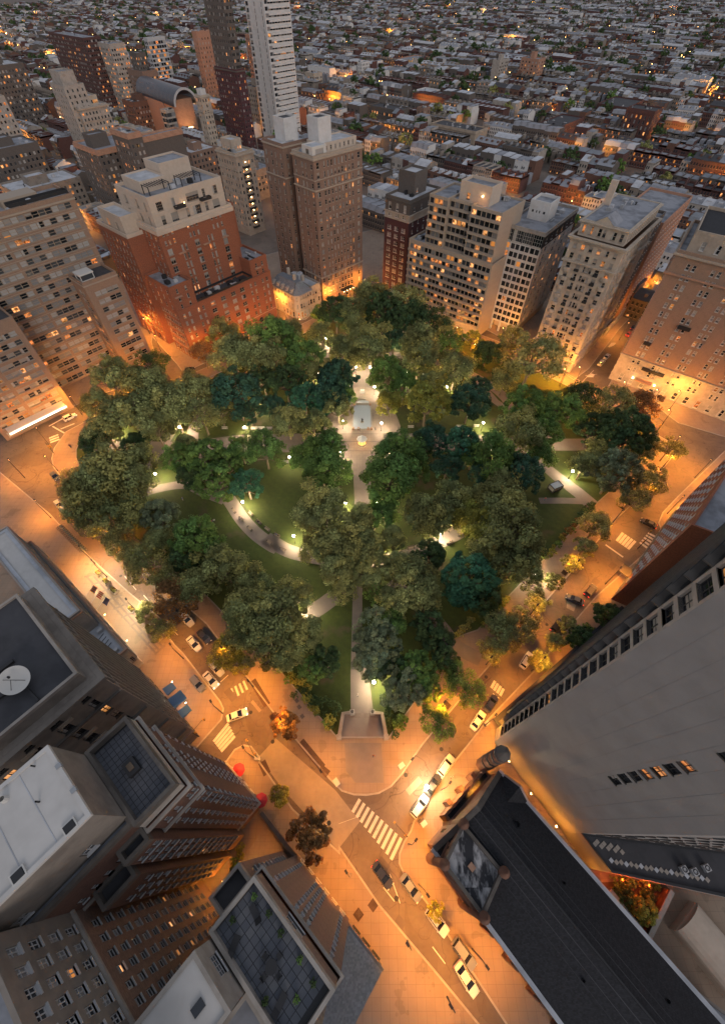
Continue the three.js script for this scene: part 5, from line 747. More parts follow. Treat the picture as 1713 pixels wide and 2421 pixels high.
// ---------------------------------------------------------------- the city beyond
function tower(q, name, label, category, mat, spec, opt = {}) {
  const b = building(name, label, category, q.B), P = (...a) => quadPts(q.B, q.T, ...a), c = Math.max(q.c, opt.minC ?? 8), a = Math.max(q.a, opt.minA ?? 8), A = P(0, c, -a, 0);
  const n = Math.max(1, Math.floor((q.h - (opt.base ?? 4)) / (spec.fh ?? 3.2))), f = w => ({ lit: spec.lit ?? 0.12, b: [[1, opt.base ?? 4], [n, spec.fh ?? 3.2, { c: Math.max(2, Math.round(w / (spec.pitch ?? 3))), w: spec.w ?? 1.4, h: spec.h ?? 1.7, s: 0.8, style: 'bare', m: 0.02 }]] });
  block(b, { pts: A, y0: 0, y1: q.h, mat, faces: { 0: f(a), 1: f(c), ...(opt.faces || {}) }, roof: opt.roof || M.roofGrey, parMat: opt.parMat, ledges: opt.ledges ? opt.ledges.map(([y, h, out, m]) => [q.h + y, h, out, m]) : [] });
  for (const [u0, u1, v0, v1, h, m, fc] of opt.tops || []) block(b, { pts: P(u0 * c, u1 * c, -v1 * a, -v0 * a), y0: q.h, y1: q.h + h, mat: m || mat, roof: opt.roof || M.roofGrey, name: 'upper_storey', faces: fc ? { 0: fc, 1: fc } : {} });
  if (opt.more) opt.more(b, P, a, c, q.h);
  clutter(b, A, q.h, opt.clutter ?? 5);
  finish(b, opt.frame || M.trimTan, opt.merged ?? true);
  far.push([q.B[0] + (Math.cos(q.T) * c - Math.sin(q.T) * a) / 2, q.B[1] - (Math.sin(q.T) * c + Math.cos(q.T) * a) / 2, Math.hypot(a, c) / 2 + 4]);
  return b;
}
const far = [];
const Z1 = 'apartment building', Z2 = 'office building';
tower({ B: [-94.71, -454.82], T: 48.5 * D2R, a: 26.84, c: 8.41, h: 50 }, 'maroon_tower', 'tall dark maroon brick tower with narrower grey crown', Z1, M.brickMaroon, { pitch: 2.9, w: 1.2, h: 1.5, lit: 0.05 }, { tops: [[0.05, 0.9, 0.08, 0.92, 36, M.brickGrey, { lit: 0.06, b: [[11, 3.2, { c: 9, w: 1, h: 1.6 }]] }]], ledges: [[-0.6, 0.7, 0.5, M.brickGrey]] });
tower({ B: [-124.08, -450.2], T: 48.5 * D2R, a: 8.03, c: 3.08, h: 36.75 }, 'cream_tower', 'slim cream tower with corner quoins beside the maroon tower', Z1, M.cream, { pitch: 3.2, w: 1.1, lit: 0.08 }, { ledges: [[-0.6, 0.6, 0.7, M.cream], [-9, 0.5, 0.5, M.cream]], tops: [[0.2, 0.8, 0.2, 0.8, 3, M.white]] });
tower({ B: [-68.18, -289.18], T: 48.5 * D2R, a: 16.92, c: 12.12, h: 38.5 }, 'fire_escape_block', 'tan apartment block with lamplit iron fire escape', Z1, M.tanStone, { pitch: 2.6, w: 1, h: 1.6, lit: 0.1 }, { merged: false, frame: M.trimWhite, tops: [[0.2, 0.75, 0.3, 0.85, 4.4, M.cream, { lit: 0.5, b: [[1, 4, { c: 4, w: 0.8, h: 1.5 }]] }]], ledges: [[-0.7, 0.7, 0.6, M.cream], [-7, 0.4, 0.3, M.cream]], roof: M.roofPale,
  more: (b, P, a, c, h) => { const o = [b.position.x, b.position.z]; for (let k = 1; k < 14; k++) { const y = h - 3 - k * 3.2; if (y < 3) break; const p = mv(P(0.28 * c, 0.62 * c, -0.2, 1.3), o); part(b, 'fire_escape', new Acc().prism(p, y, y + 0.12).geo(), M.darkMetal); part(b, 'railing', new Acc().rim(p, y + 0.12, y + 1, 0.05).geo(), M.darkMetal); const l = mv(P(0.45 * c, 0.45 * c + 0.35, 0.2, 0.55), o); part(b, 'stair_lamp', new Acc().prism(l, y + 2.3, y + 2.65).geo(), M.bulbAmber); } } });
tower({ B: [-124.56, -294], T: 48.5 * D2R, a: 17.92, c: 5.56, h: 45.5 }, 'terracotta_block', 'dark grey block with terracotta parapet and orange-lit windows', Z1, M.brickGrey, { pitch: 3.2, w: 1.2, lit: 0.22 }, { parMat: M.terracotta, ledges: [[-1.4, 1.6, 0.35, M.terracotta]], roof: M.roofGrey, clutter: 8, more: (b, P, a, c, h) => { const o = [b.position.x, b.position.z]; block(b, { pts: P(c, c + 26, -a * 0.5, -2), y0: 0, y1: h - 3, mat: M.brickGrey, roof: M.roofGrey, parMat: M.terracotta, ledges: [[h - 4.4, 1.5, 0.3, M.terracotta]], faces: { 1: { lit: 0.12, b: [[10, 3.2, { c: 8, w: 1.2, h: 1.7 }]] } } }); for (let i = 0; i < 3; i++) { const q = mv(P(-0.2, 0, -a * (0.2 + 0.3 * i) - 1, -a * (0.2 + 0.3 * i) + 1), o); part(b, 'medallion', new Acc().prism(q, h - 5.6, h - 3.6).geo(), M.terracotta); } } });
tower({ B: [-148.93, -303.78], T: 48.5 * D2R, a: 27.76, c: 10, h: 36.5 }, 'terracotta_wing_block', 'long dark block with terracotta cornice at the upper left edge', Z1, M.brickGrey, { pitch: 3, w: 1.3, lit: 0.06 }, { parMat: M.terracotta, ledges: [[-1.6, 1.8, 0.35, M.terracotta]], minC: 26, clutter: 9, tops: [[0.1, 0.5, 0.3, 0.6, 5, M.brickGrey]] });
tower({ B: [-216.95, -440.96], T: 48.5 * D2R, a: 27.01, c: 23.07, h: 31.5 }, 'cornice_hotel', 'cream hotel with deep cornice and glowing rooftop pavilion', 'hotel', M.paleStone, { pitch: 3, w: 1.2, lit: 0.16 }, { ledges: [[-1, 1, 1, M.tanStone], [-8, 0.4, 0.5, M.tanStone]], tops: [[0.12, 0.85, 0.2, 0.8, 4.5, M.cream, { lit: 0.8, b: [[1, 4, { c: 12, w: 1.1, h: 2 }]] }], [0.2, 0.35, 0.3, 0.6, 8, M.white], [0.5, 0.6, 0.3, 0.6, 7, M.paleMetal]], roof: M.roofPale });
tower({ B: [-222.28, -441], T: 48.5 * D2R, a: 14.22, c: 10, h: 43.25 }, 'pale_setback_tower', 'pale grey setback tower at the upper left edge', Z1, M.paleStone, { pitch: 4, w: 1.2, lit: 0.05 }, { minC: 16, minA: 22, tops: [[0.1, 0.8, 0.1, 0.8, 7]] });
tower({ B: [-264.82, -599.53], T: 48.5 * D2R, a: 73, c: 8, h: 53.75 }, 'dark_grid_tower', 'dark brown gridded tower filling the top left corner', Z1, M.brickDark, { pitch: 2.4, w: 1.6, h: 1.6, lit: 0.07, fh: 3.1 }, { minC: 18 });
tower({ B: [-238.79, -592.03], T: 48.5 * D2R, a: 22.33, c: 14, h: 50.5 }, 'lit_cream_tower', 'cream gridded tower with many glowing windows', Z1, M.paleStone, { pitch: 2.6, w: 1.6, h: 1.6, lit: 0.38 }, { minC: 16 });
tower({ B: [-206.04, -566.55], T: 48.5 * D2R, a: 26.95, c: 6.54, h: 35.5 }, 'brown_stepped_tower', 'brown brick tower with small stepped crown in front of the vault', Z1, M.brickBrown, { pitch: 2.8, w: 1.3, lit: 0.16 }, { minC: 16, tops: [[0.2, 0.8, 0.25, 0.75, 11, M.brickGrey, { lit: 0.3, b: [[3, 3.2, { c: 4, w: 1, h: 1.8 }]] }]] });
tower({ B: [-252.15, -739.91], T: 48.5 * D2R, a: 6.31, c: 12, h: 41.75 }, 'glass_office_tower', 'pale glass tower with bright amber floors', Z2, M.paleMetal, { pitch: 3.4, w: 3, h: 2.5, lit: 0.34, fh: 3.6 }, { minC: 24 });
tower({ B: [-165.96, -636.34], T: 48.5 * D2R, a: 1.24, c: 12, h: 54.75 }, 'salmon_tower', 'salmon brick tower behind the dark maroon tower', Z1, M.brickSalmon, { pitch: 3.4, w: 1, lit: 0.05 }, { minC: 22 });
tower({ B: [-112.43, -635.84], T: 48.5 * D2R, a: 7.04, c: 10, h: 52.75 }, 'lilac_tower', 'thin lilac-grey tower between the maroon and white towers', Z1, M.brickSalmon, { pitch: 2.8, w: 1.3, lit: 0.14 }, { minC: 18 });
{ const q = { B: [-72.93, -487.74], T: 48.5 * D2R, a: 9.27, c: 15.87, h: 66.5 }; q.a = 22; q.c = 26; q.h += 34; tower(q, 'white_balcony_tower', 'tall white tower with blank piers and ribbon balconies', Z1, M.white, { pitch: 3, w: 2.6, h: 2, lit: 0.05, fh: 3.3 }, { merged: false, frame: M.trimDark, faces: { 0: { lit: 0.03, b: [[1, 6], [40, 3.3, { c: [[0.1, 3], [0.5, 0.8], [0.86, 0.8]], h: 2, style: 'pair' }]] } }, more: (b, P, a, c, h) => { const o = [b.position.x, b.position.z]; for (let y = 6; y < h - 2; y += 3.3) { const p = mv(P(0.12 * c, c * 0.94, -0.01, 1.4), o); part(b, 'balcony', new Acc().prism(p, y - 0.25, y + 0.9).geo(), M.white); } } }); }
tower({ B: [-163.62, -477.56], T: 48.5 * D2R, a: 7.89, c: 6.79, h: 23.75 }, 'grid_garage', 'low purple-grey gridded garage below the glass vault', 'garage', M.paleStone, { pitch: 6, w: 5.2, h: 2.4, fh: 3.6, lit: 0.02 }, { base: 5, roof: M.roofPale });
{ // barrel-vaulted glass concert hall
  const b = building('glass_vault_hall', 'concert hall under a long barrel vault of blue-grey glass', 'concert hall', [-150, -494]);
  const P0 = [-150, -494], T = 131 * D2R, Rr = 10.5, Ln = 78, seg = 22, loc = (x, z) => [Math.cos(T) * x + Math.sin(T) * z, -Math.sin(T) * x + Math.cos(T) * z], base = 25;
  for (let k = 0; k < 30; k++) { const a = new Acc(); for (let i = 0; i < seg; i++) { const f = t => [-Rr * Math.cos(t), base + Rr * Math.sin(t)], [x0, y0] = f(Math.PI * i / seg), [x1, y1] = f(Math.PI * (i + 1) / seg), z0 = k * Ln / 30, z1 = z0 + Ln / 30 * 0.86; const q = (x, y, z) => { const c = loc(z, x); return [c[0], y, c[1]]; }; a.quad(q(x0, y0, z0), q(x1, y1, z0), q(x1, y1, z1), q(x0, y0, z1)); a.quad(q(x0 * 0.985, y0 * 0.985, z1), q(x1 * 0.985, y1 * 0.985, z1), q(x1 * 0.985, y1 * 0.985, z1 + Ln / 30 * 0.14), q(x0 * 0.985, y0 * 0.985, z1 + Ln / 30 * 0.14)); } part(b, 'vault_bay', a.geo(), k % 3 ? flat(0.04, 0.045, 0.06, 0.3) : flat(0.065, 0.07, 0.085, 0.35)); }
  const hb = [loc(2, -Rr), loc(2, Rr), loc(Ln, Rr), loc(Ln, -Rr)]; part(b, 'hall_body', new Acc().prism(ccw(hb.map((p, i) => i < 2 ? loc(24, i ? Rr : -Rr) : p)), 0, base).geo(), M.brickSalmon);
  part(b, 'lit_foyer', new Acc().prism(ccw([loc(8, -Rr + 1), loc(8, Rr - 1), loc(26, Rr - 1), loc(26, -Rr + 1)]), 0, base + 3).geo(), M.terracotta);
  part(b, 'foyer_lamp', new Acc().prism(ccw([loc(4, -3), loc(4, 3), loc(4.4, 3), loc(4.4, -3)]), 10, 10.4).geo(), M.bulbAmber);
  { const a = new Acc(); for (let i = 0; i < seg; i++) { const f = (t, r) => { const c = loc(-0.6, -r * Math.cos(t)); return [c[0], base + r * Math.sin(t), c[1]]; }, t0 = Math.PI * i / seg, t1 = Math.PI * (i + 1) / seg; a.quad(f(t0, Rr + 0.6), f(t1, Rr + 0.6), f(t1, Rr - 1), f(t0, Rr - 1)); } part(b, 'arch_rim', a.geo(), M.paleMetal); }
  delete b.wins; far.push([P0[0] + loc(38, 0)[0], P0[1] + loc(38, 0)[1], 42]); globalThis.foyer = [P0[0] + loc(2, 0)[0], P0[1] + loc(2, 0)[1]];
}
tower({ B: [173.48, -775.95], T: 48.5 * D2R, a: 10.18, c: 22.97, h: 20 }, 'pale_slab', 'pale concrete apartment slab far beyond the rowhouses', Z1, M.paleStone, { pitch: 5, w: 2.2, h: 1.7, lit: 0.06, fh: 3 }, { faces: { 0: null }, tops: [[0.3, 0.6, 0.3, 0.7, 4]] });
tower({ B: [216.46, -756.07], T: 48.5 * D2R, a: 23.73, c: 14, h: 23 }, 'salmon_slab', 'salmon apartment slab far beyond the rowhouses', Z1, M.brickSalmon, { pitch: 4.4, w: 1.8, h: 1.6, lit: 0.16, fh: 3 }, { minC: 18, tops: [[0.3, 0.7, 0.4, 0.6, 5]] });
tower({ B: [99.19, -488.47], T: 48.5 * D2R, a: 48.22, c: 19.43, h: 8.25 }, 'stone_school', 'broad tan stone school block among the rowhouses', 'school', M.tanStone, { pitch: 7, w: 1.4, h: 2, fh: 5, lit: 0.03 }, { roof: M.roofDark, clutter: 14, ledges: [[-1, 0.8, 0.5, M.tanStone]] });
tower({ B: [171.85, -496.58], T: 48.5 * D2R, a: 21.95, c: 57.11, h: 8.75 }, 'red_brick_flats', 'red brick flats with rows of lit windows among the rowhouses', Z1, M.brickDark, { pitch: 3, w: 1.2, h: 1.8, lit: 0.18 }, { roof: M.roofDark, clutter: 8 });
tower({ B: [252.29, -495.09], T: 48.5 * D2R, a: 24, c: 20.47, h: 20.25 }, 'tall_window_brick_block', 'brick block with tall lit window slots at the right edge', Z2, M.brickDark, { pitch: 4.2, w: 1.3, h: 2.4, lit: 0.4, fh: 3.4 }, { roof: M.roofDark, ledges: [[-2, 2, 0.3, M.brickDark]] });
tower({ B: [262.68, -573.55], T: 48.5 * D2R, a: 30, c: 46.14, h: 9.75 }, 'brick_warehouse', 'long brick warehouse left of the tall-windowed brick block', 'warehouse', M.brickDark, { pitch: 6, w: 2, h: 2, lit: 0.06, fh: 5 }, { roof: M.roofDark });
tower({ B: [35.28, -561.2], T: 48.5 * D2R, a: 39.22, c: 18.16, h: 9.5 }, 'dark_flats', 'dark flat-roofed flats with white-trimmed corner block', Z1, M.brickGrey, { pitch: 3.4, w: 1.4, h: 2, lit: 0.25 }, { roof: M.roofDark, frame: M.trimWhite });
tower({ B: [74.48, -674.04], T: 48.5 * D2R, a: 21.58, c: 25.37, h: 5.5 }, 'white_terrace_block', 'white terraced block with dark ribbon windows among the rowhouses', Z1, M.white, { pitch: 3, w: 2.2, h: 1.5, lit: 0.03 }, { roof: M.roofPale });
tower({ B: [-0.89, -816], T: 48.5 * D2R, a: 3.51, c: 15.94, h: 13.75 }, 'white_corner_flats', 'white corner flats beside a glowing orange street', Z1, M.white, { pitch: 3.4, w: 1.4, h: 1.8, lit: 0.1 });
tower({ B: [76.63, -896.72], T: 48.5 * D2R, a: 32.95, c: 44.02, h: 6.75 }, 'long_brick_mill', 'long salmon mill block near the top of the view', 'mill', M.brickSalmon, { pitch: 4, w: 1.8, h: 1.8, lit: 0.1 });
tower({ B: [-59.54, -743.58], T: 48.5 * D2R, a: 16.22, c: 14.24, h: 12.5 }, 'lit_corner_shop_block', 'corner block washed by orange and blue shop lights', 'shop', M.cream, { pitch: 4, w: 2, h: 1.8, lit: 0.3 });
tower({ B: [58.41, -550.54], T: 48.5 * D2R, a: -1.66, c: 10.94, h: 13 }, 'round_fronted_hall', 'brown hall with tall lit doorway beside the tan school', 'hall', M.brickBrown, { pitch: 5, w: 1.3, h: 2.2, fh: 4.5, lit: 0.08 }, { roof: M.roofDark, clutter: 7 });

// more mid-rise blocks packed between the towers
[[[-172, -395], 20, 26, 24, M.paleStone, 'pale office block in the packed midrises behind the terracotta block'], [[-118, -372], 18, 22, 20, M.brickBrown, 'brown midrise block right of the terracotta block'], [[-240, -350], 26, 30, 26, M.brickGrey, 'dark midrise block at the upper left behind the tan slab'], [[-205, -300], 24, 40, 18, M.greyStone, 'grey stone midrise block close behind the tan slab'], [[-290, -420], 30, 30, 38, M.paleStone, 'pale midrise tower at the far upper left'], [[-75, -345], 16, 22, 16, M.greyStone, 'grey low block behind the fire escape block'], [[-95, -530], 22, 26, 30, M.tanStone, 'tan midrise right of the maroon tower'], [[-205, -520], 20, 24, 22, M.brickUmber, 'umber midrise left of the glass vault'], [[-40, -420], 18, 24, 14, M.brickDark, 'dark red midrise behind the brown twin tower'], [[-320, -520], 34, 30, 44, M.brickGrey, 'dark tower left of the brown gridded tower'], [[-150, -330], 16, 30, 26, M.greyStone, 'grey midrise wedged behind the red tower']].forEach(([B, a, c, h, mat, l]) => tower({ B, T: E, a, c, h }, 'midrise_block', l, Z2, mat, { pitch: 3, w: 1.4, lit: 0.12 }, { roof: pick([M.roofGrey, M.roofPale, M.roofDark]), clutter: 7, tops: [[0.3, 0.6, 0.3, 0.7, 3.5]] }));

// rowhouses: long terraces on the street grid, back to back with yards between
const houseProto = [];
const HOUSE_WALLS = [M.brickDark, M.brickGrey, M.brickUmber, M.paleStone, M.greyStone, M.brickGrey, M.white, M.brickDark];
{ const PR = mulberry(77), RR = (a, b) => a + (b - a) * PR();
  for (let k = 0; k < 16; k++) {
    const w = 5.6, dp = RR(11, 14), h = RR(8, 11.5), wall = new Acc(), roof = new Acc(), win = new Acc(), lit = new Acc(), ell = new Acc(), sill = new Acc(), chim = new Acc(), box1 = new Acc(), box2 = new Acc();
    wall.wall([[-w / 2, -dp / 2], [-w / 2, dp / 2], [w / 2, dp / 2], [w / 2, -dp / 2]], 0, h);
    const kind = k % 4;
    if (kind < 2) { roof.quad([-w / 2, h, dp / 2], [w / 2, h, dp / 2], [w / 2, h - 0.8, -dp / 2], [-w / 2, h - 0.8, -dp / 2]); wall.rim([[-w / 2, -dp / 2], [-w / 2, dp / 2], [w / 2, dp / 2], [w / 2, -dp / 2]], h - 0.9, h + 0.25, 0.3); }
    else if (kind === 2) { roof.quad([-w / 2, h, dp / 2 + 0.3], [w / 2, h, dp / 2 + 0.3], [w / 2, h + 2.4, 0], [-w / 2, h + 2.4, 0]); roof.quad([w / 2, h, -dp / 2 - 0.3], [-w / 2, h, -dp / 2 - 0.3], [-w / 2, h + 2.4, 0], [w / 2, h + 2.4, 0]); wall.quad([w / 2, h, dp / 2], [w / 2, h, -dp / 2], [w / 2, h + 2.4, 0], [w / 2, h + 2.4, 0]); wall.quad([-w / 2, h, -dp / 2], [-w / 2, h, dp / 2], [-w / 2, h + 2.4, 0], [-w / 2, h + 2.4, 0]); wall.bx(0.6, h + 0.6, dp / 4 - 0.8, 1.9, h + 2.1, dp / 4 + 1); }
    else { const h2 = h + 2.4; wall.wall([[-w / 2, -dp / 2], [-w / 2, dp / 2], [w / 2, dp / 2], [w / 2, -dp / 2]], h, h + 0.01); roof.quad([-w / 2, h, dp / 2], [w / 2, h, dp / 2], [w / 2, h2, dp / 2 - 1.6], [-w / 2, h2, dp / 2 - 1.6]); roof.quad([-w / 2, h2, dp / 2 - 1.6], [w / 2, h2, dp / 2 - 1.6], [w / 2, h2 - 0.7, -dp / 2], [-w / 2, h2 - 0.7, -dp / 2]); wall.wall([[w / 2, dp / 2 - 1.6], [w / 2, -dp / 2], [-w / 2, -dp / 2], [-w / 2, dp / 2 - 1.6]], h, h2 - 0.4, true); }
    // the lower rear ell and roof boxes
    const el = RR(2.6, 3.6), eh = h * RR(0.55, 0.8); ell.bx(-w / 2 + 0.1, 0, -dp / 2 - RR(4, 7), -w / 2 + el, eh, -dp / 2);
    if (PR() < 0.7) chim.bx(w / 2 - 0.9, h, RR(-3, 3), w / 2 - 0.2, h + RR(1.6, 2.8), RR(3.2, 4)); if (PR() < 0.6) box1.bx(RR(-2, 0), h - 0.6, RR(-4, -1), RR(0.5, 2), h + RR(1, 2.4), RR(0, 2)); if (PR() < 0.5) box2.bx(-1.6, h - 0.6, 2.5, -0.9, h + 0.7, 3.2);
    for (const [z, s] of [[dp / 2 + 0.04, 1], [-dp / 2 - 0.04, -1]]) for (let f = 0; f < 3; f++) for (let i = 0; i < 2 + (s > 0 ? 1 : 0); i++) { const x = s > 0 ? -1.8 + i * 1.8 : 0.4 + i * 1.5, y = 1.1 + f * (h - 1.2) / 3, a = PR() < 0.08 ? lit : win; a.quad([x - 0.45 * s, y, z], [x + 0.45 * s, y, z], [x + 0.45 * s, y + 1.5, z], [x - 0.45 * s, y + 1.5, z]); if (s > 0) sill.bx(x - 0.55, y - 0.18, z - 0.1, x + 0.55, y - 0.04, z + 0.12); }
    if (!lit.p.length) lit.quad([-2, 1, dp / 2 + 0.05], [-1, 1, dp / 2 + 0.05], [-1, 2, dp / 2 + 0.05], [-2, 2, dp / 2 + 0.05]);
    houseProto.push({ wall: wall.geo(), roof: roof.geo(), ell: ell.geo(), sill: sill.geo(), chim: chim.p.length ? chim.geo() : null, box1: box1.p.length ? box1.geo() : null, box2: box2.p.length ? box2.geo() : null, win: win.geo(), lit: lit.geo(), h });
  }
}
const HOUSE_ROOFS = [M.roofGrey, M.roofPale, M.roofGrey, M.roofGrey, M.roofPale, M.slateBlue, M.roofDark];
const beyond = (x, z, P, Q) => P > 44 || (Q < -70 && !(x > -128 && z > -238) && z < -190 && x < -105);
const spotsH = [], treeSpots = [], lampSpots = [], X1 = [Math.cos(E), -Math.sin(E)], Z0 = [Math.sin(E), Math.cos(E)];
const project = (x, y, z) => { const p = new THREE.Vector3(x, y, z).sub(CAM); const cp = Math.cos(53.11 * D2R), sp = Math.sin(53.11 * D2R), w = -sp * p.y - cp * p.z, v = -(cp * p.y - sp * p.z); return [p.x / w, v / w, w]; };
{ const H = mulberry(4242), hr = (a, b) => a + (b - a) * H();
  for (let p = -590; p < 2600; p += 58) {
    const shift = hr(-25, 25);
    for (let qq = -1900; qq < 1500; qq += 128) {
      const corner = hr(0, 1), gap = 12;
      for (const [off, dir] of [[8, 1], [36, -1]]) {
        let s = 5 + hr(0, 4), run = 0, proto = Math.floor(hr(0, 16)), wm = Math.floor(hr(0, 8)), rm = Math.floor(hr(0, 7)), sc = hr(0.9, 1.15), hz = 1;
        while (s < 128 - gap) {
          if (run <= 0) { run = 2 + Math.floor(hr(1, 6)); proto = Math.floor(hr(0, 16)); wm = Math.floor(hr(0, 8)); rm = Math.floor(hr(0, 7)); sc = hr(0.9, 1.1); hz = hr(0.82, 1.15); if (hr(0, 1) < 0.08) s += hr(4, 12); }
          run--; const w = 5.6 * sc, P = p + off + 7, Q = qq + shift + s + w / 2, x = 1 + X1[0] * P + Z0[0] * Q, z = -228 + X1[1] * P + Z0[1] * Q; s += w;
          const pr = project(x, 8, z); if (z > -150 || pr[2] < 0 || Math.abs(pr[0]) > 0.93 || pr[1] > -0.30 || pr[1] < -1.33) continue;
          if (!beyond(x, z, P, Q)) continue;
          if (far.some(f => Math.hypot(f[0] - x, f[1] - z) < f[2])) continue;
          spotsH.push({ x, z, turn: E + (dir > 0 ? -Math.PI / 2 : Math.PI / 2) , proto: H() < 0.86 ? proto : Math.floor(hr(0, 16)), wm, rm: H() < 0.85 ? rm : Math.floor(hr(0, 7)), sc, hs: hz * hr(0.97, 1.03), d: pr[2], out: Math.abs(pr[0]) > 0.86 || pr[1] < -1.215 });
        }
      }
      for (let k = 0; k < 5; k++) { const P = p + hr(26, 33), Q = qq + shift + hr(0, 128), x = 1 + X1[0] * P + Z0[0] * Q, z = -228 + X1[1] * P + Z0[1] * Q, pr = project(x, 6, z); if (beyond(x, z, P, Q) && z < -150 && Math.abs(pr[0]) < 0.93 && pr[1] < -0.3 && pr[1] > -1.33 && !far.some(f => Math.hypot(f[0] - x, f[1] - z) < f[2])) treeSpots.push([x, z, hr(2.6, 5.6), pr[2], Math.abs(pr[0]) > 0.86 || pr[1] < -1.215]); }
      for (let k = 0; k < 4; k++) { const onP = k < 3, P = onP ? p + hr(-1, 3) : p + hr(0, 58), Q = onP ? qq + shift + hr(0, 128) : qq + shift - 2, x = 1 + X1[0] * P + Z0[0] * Q, z = -228 + X1[1] * P + Z0[1] * Q, pr = project(x, 6, z); if (beyond(x, z, P, Q) && z < -150 && Math.abs(pr[0]) < 0.93 && pr[1] < -0.3 && pr[1] > -1.33) lampSpots.push([x, z, pr[2]]); }
    }
  }
  spotsH.sort((a, b) => a.out - b.out || a.d - b.d); treeSpots.sort((a, b) => a[4] - b[4] || a[3] - b[3]); lampSpots.sort((a, b) => a[2] - b[2]);
}
{ const near = spotsH.slice(0, 300), rest = spotsH.slice(300);
  const wallWord = new Map([[M.brickDark, 'dark red brick'], [M.brickUmber, 'umber brick'], [M.paleStone, 'pale grey'], [M.greyStone, 'grey stone'], [M.brickGrey, 'dark grey'], [M.white, 'white']]), roofWord = new Map([[M.roofGrey, 'grey'], [M.roofPale, 'pale'], [M.roofDark, 'black'], [M.slateBlue, 'slate']]);
  for (const s of near) {
    const P = houseProto[s.proto], wm = HOUSE_WALLS[s.wm], rm = HOUSE_ROOFS[s.rm], kind = s.proto % 4;
    const b = thing('rowhouse', `${wallWord.get(wm)} rowhouse with ${roofWord.get(rm)} ${kind < 2 ? 'flat' : kind === 2 ? 'pitched' : 'mansard'} roof in the near terraces`, 'rowhouse', [s.x, s.z], s.turn, `near terraces of ${wallWord.get(wm)} rowhouses`);
    b.scale.set(s.sc, s.hs, 1);
    part(b, 'wall', P.wall, wm); part(b, 'roof', P.roof, rm); part(b, 'rear_ell', P.ell, kind ? M.roofGrey : M.greyStone); part(b, 'window_sill', P.sill, M.trimTan).userData.kind = 'stuff'; if (P.chim) part(b, 'chimney', P.chim, wm); if (P.box1) part(b, 'roof_hatch_house', P.box1, M.roofPale); if (P.box2) part(b, 'vent', P.box2, M.steel); part(b, 'distant_window', P.win, M.glassB).userData.kind = 'stuff'; part(b, 'lit_window', P.lit, LIT[(s.proto + s.wm) % 6]).userData.kind = 'stuff';
  }
  houseProto.forEach((P, k) => { for (let v = 0; v < 3; v++) {
    const list = rest.filter(s => s.proto === k && (s.wm + s.rm) % 3 === v); if (!list.length) continue;
    const g = mergeGeometries([P.wall, P.roof, mergeGeometries([P.ell, P.sill, P.chim, P.box1, P.box2].filter(Boolean)), P.win, P.lit], true), im = new THREE.InstancedMesh(g, [HOUSE_WALLS[(k * 3 + v) % 8], HOUSE_ROOFS[(k + v * 2) % 7], k % 2 ? M.roofGrey : M.greyStone, M.glassB, LIT[(k + v) % 6]], list.length), m = new THREE.Matrix4(), q = new THREE.Quaternion(), up = new THREE.Vector3(0, 1, 0);
    list.forEach((s, i) => im.setMatrixAt(i, m.compose(new THREE.Vector3(s.x, 0, s.z), q.setFromAxisAngle(up, s.turn), new THREE.Vector3(s.sc, s.hs, 1))));
    im.name = numbered('distant_rowhouses'); im.castShadow = im.receiveShadow = true; tag(im, 'far terraces of rowhouses reaching to the top of the view', 'rowhouses', 'far rowhouse terraces', 'stuff'); scene.add(im);
  } });
}
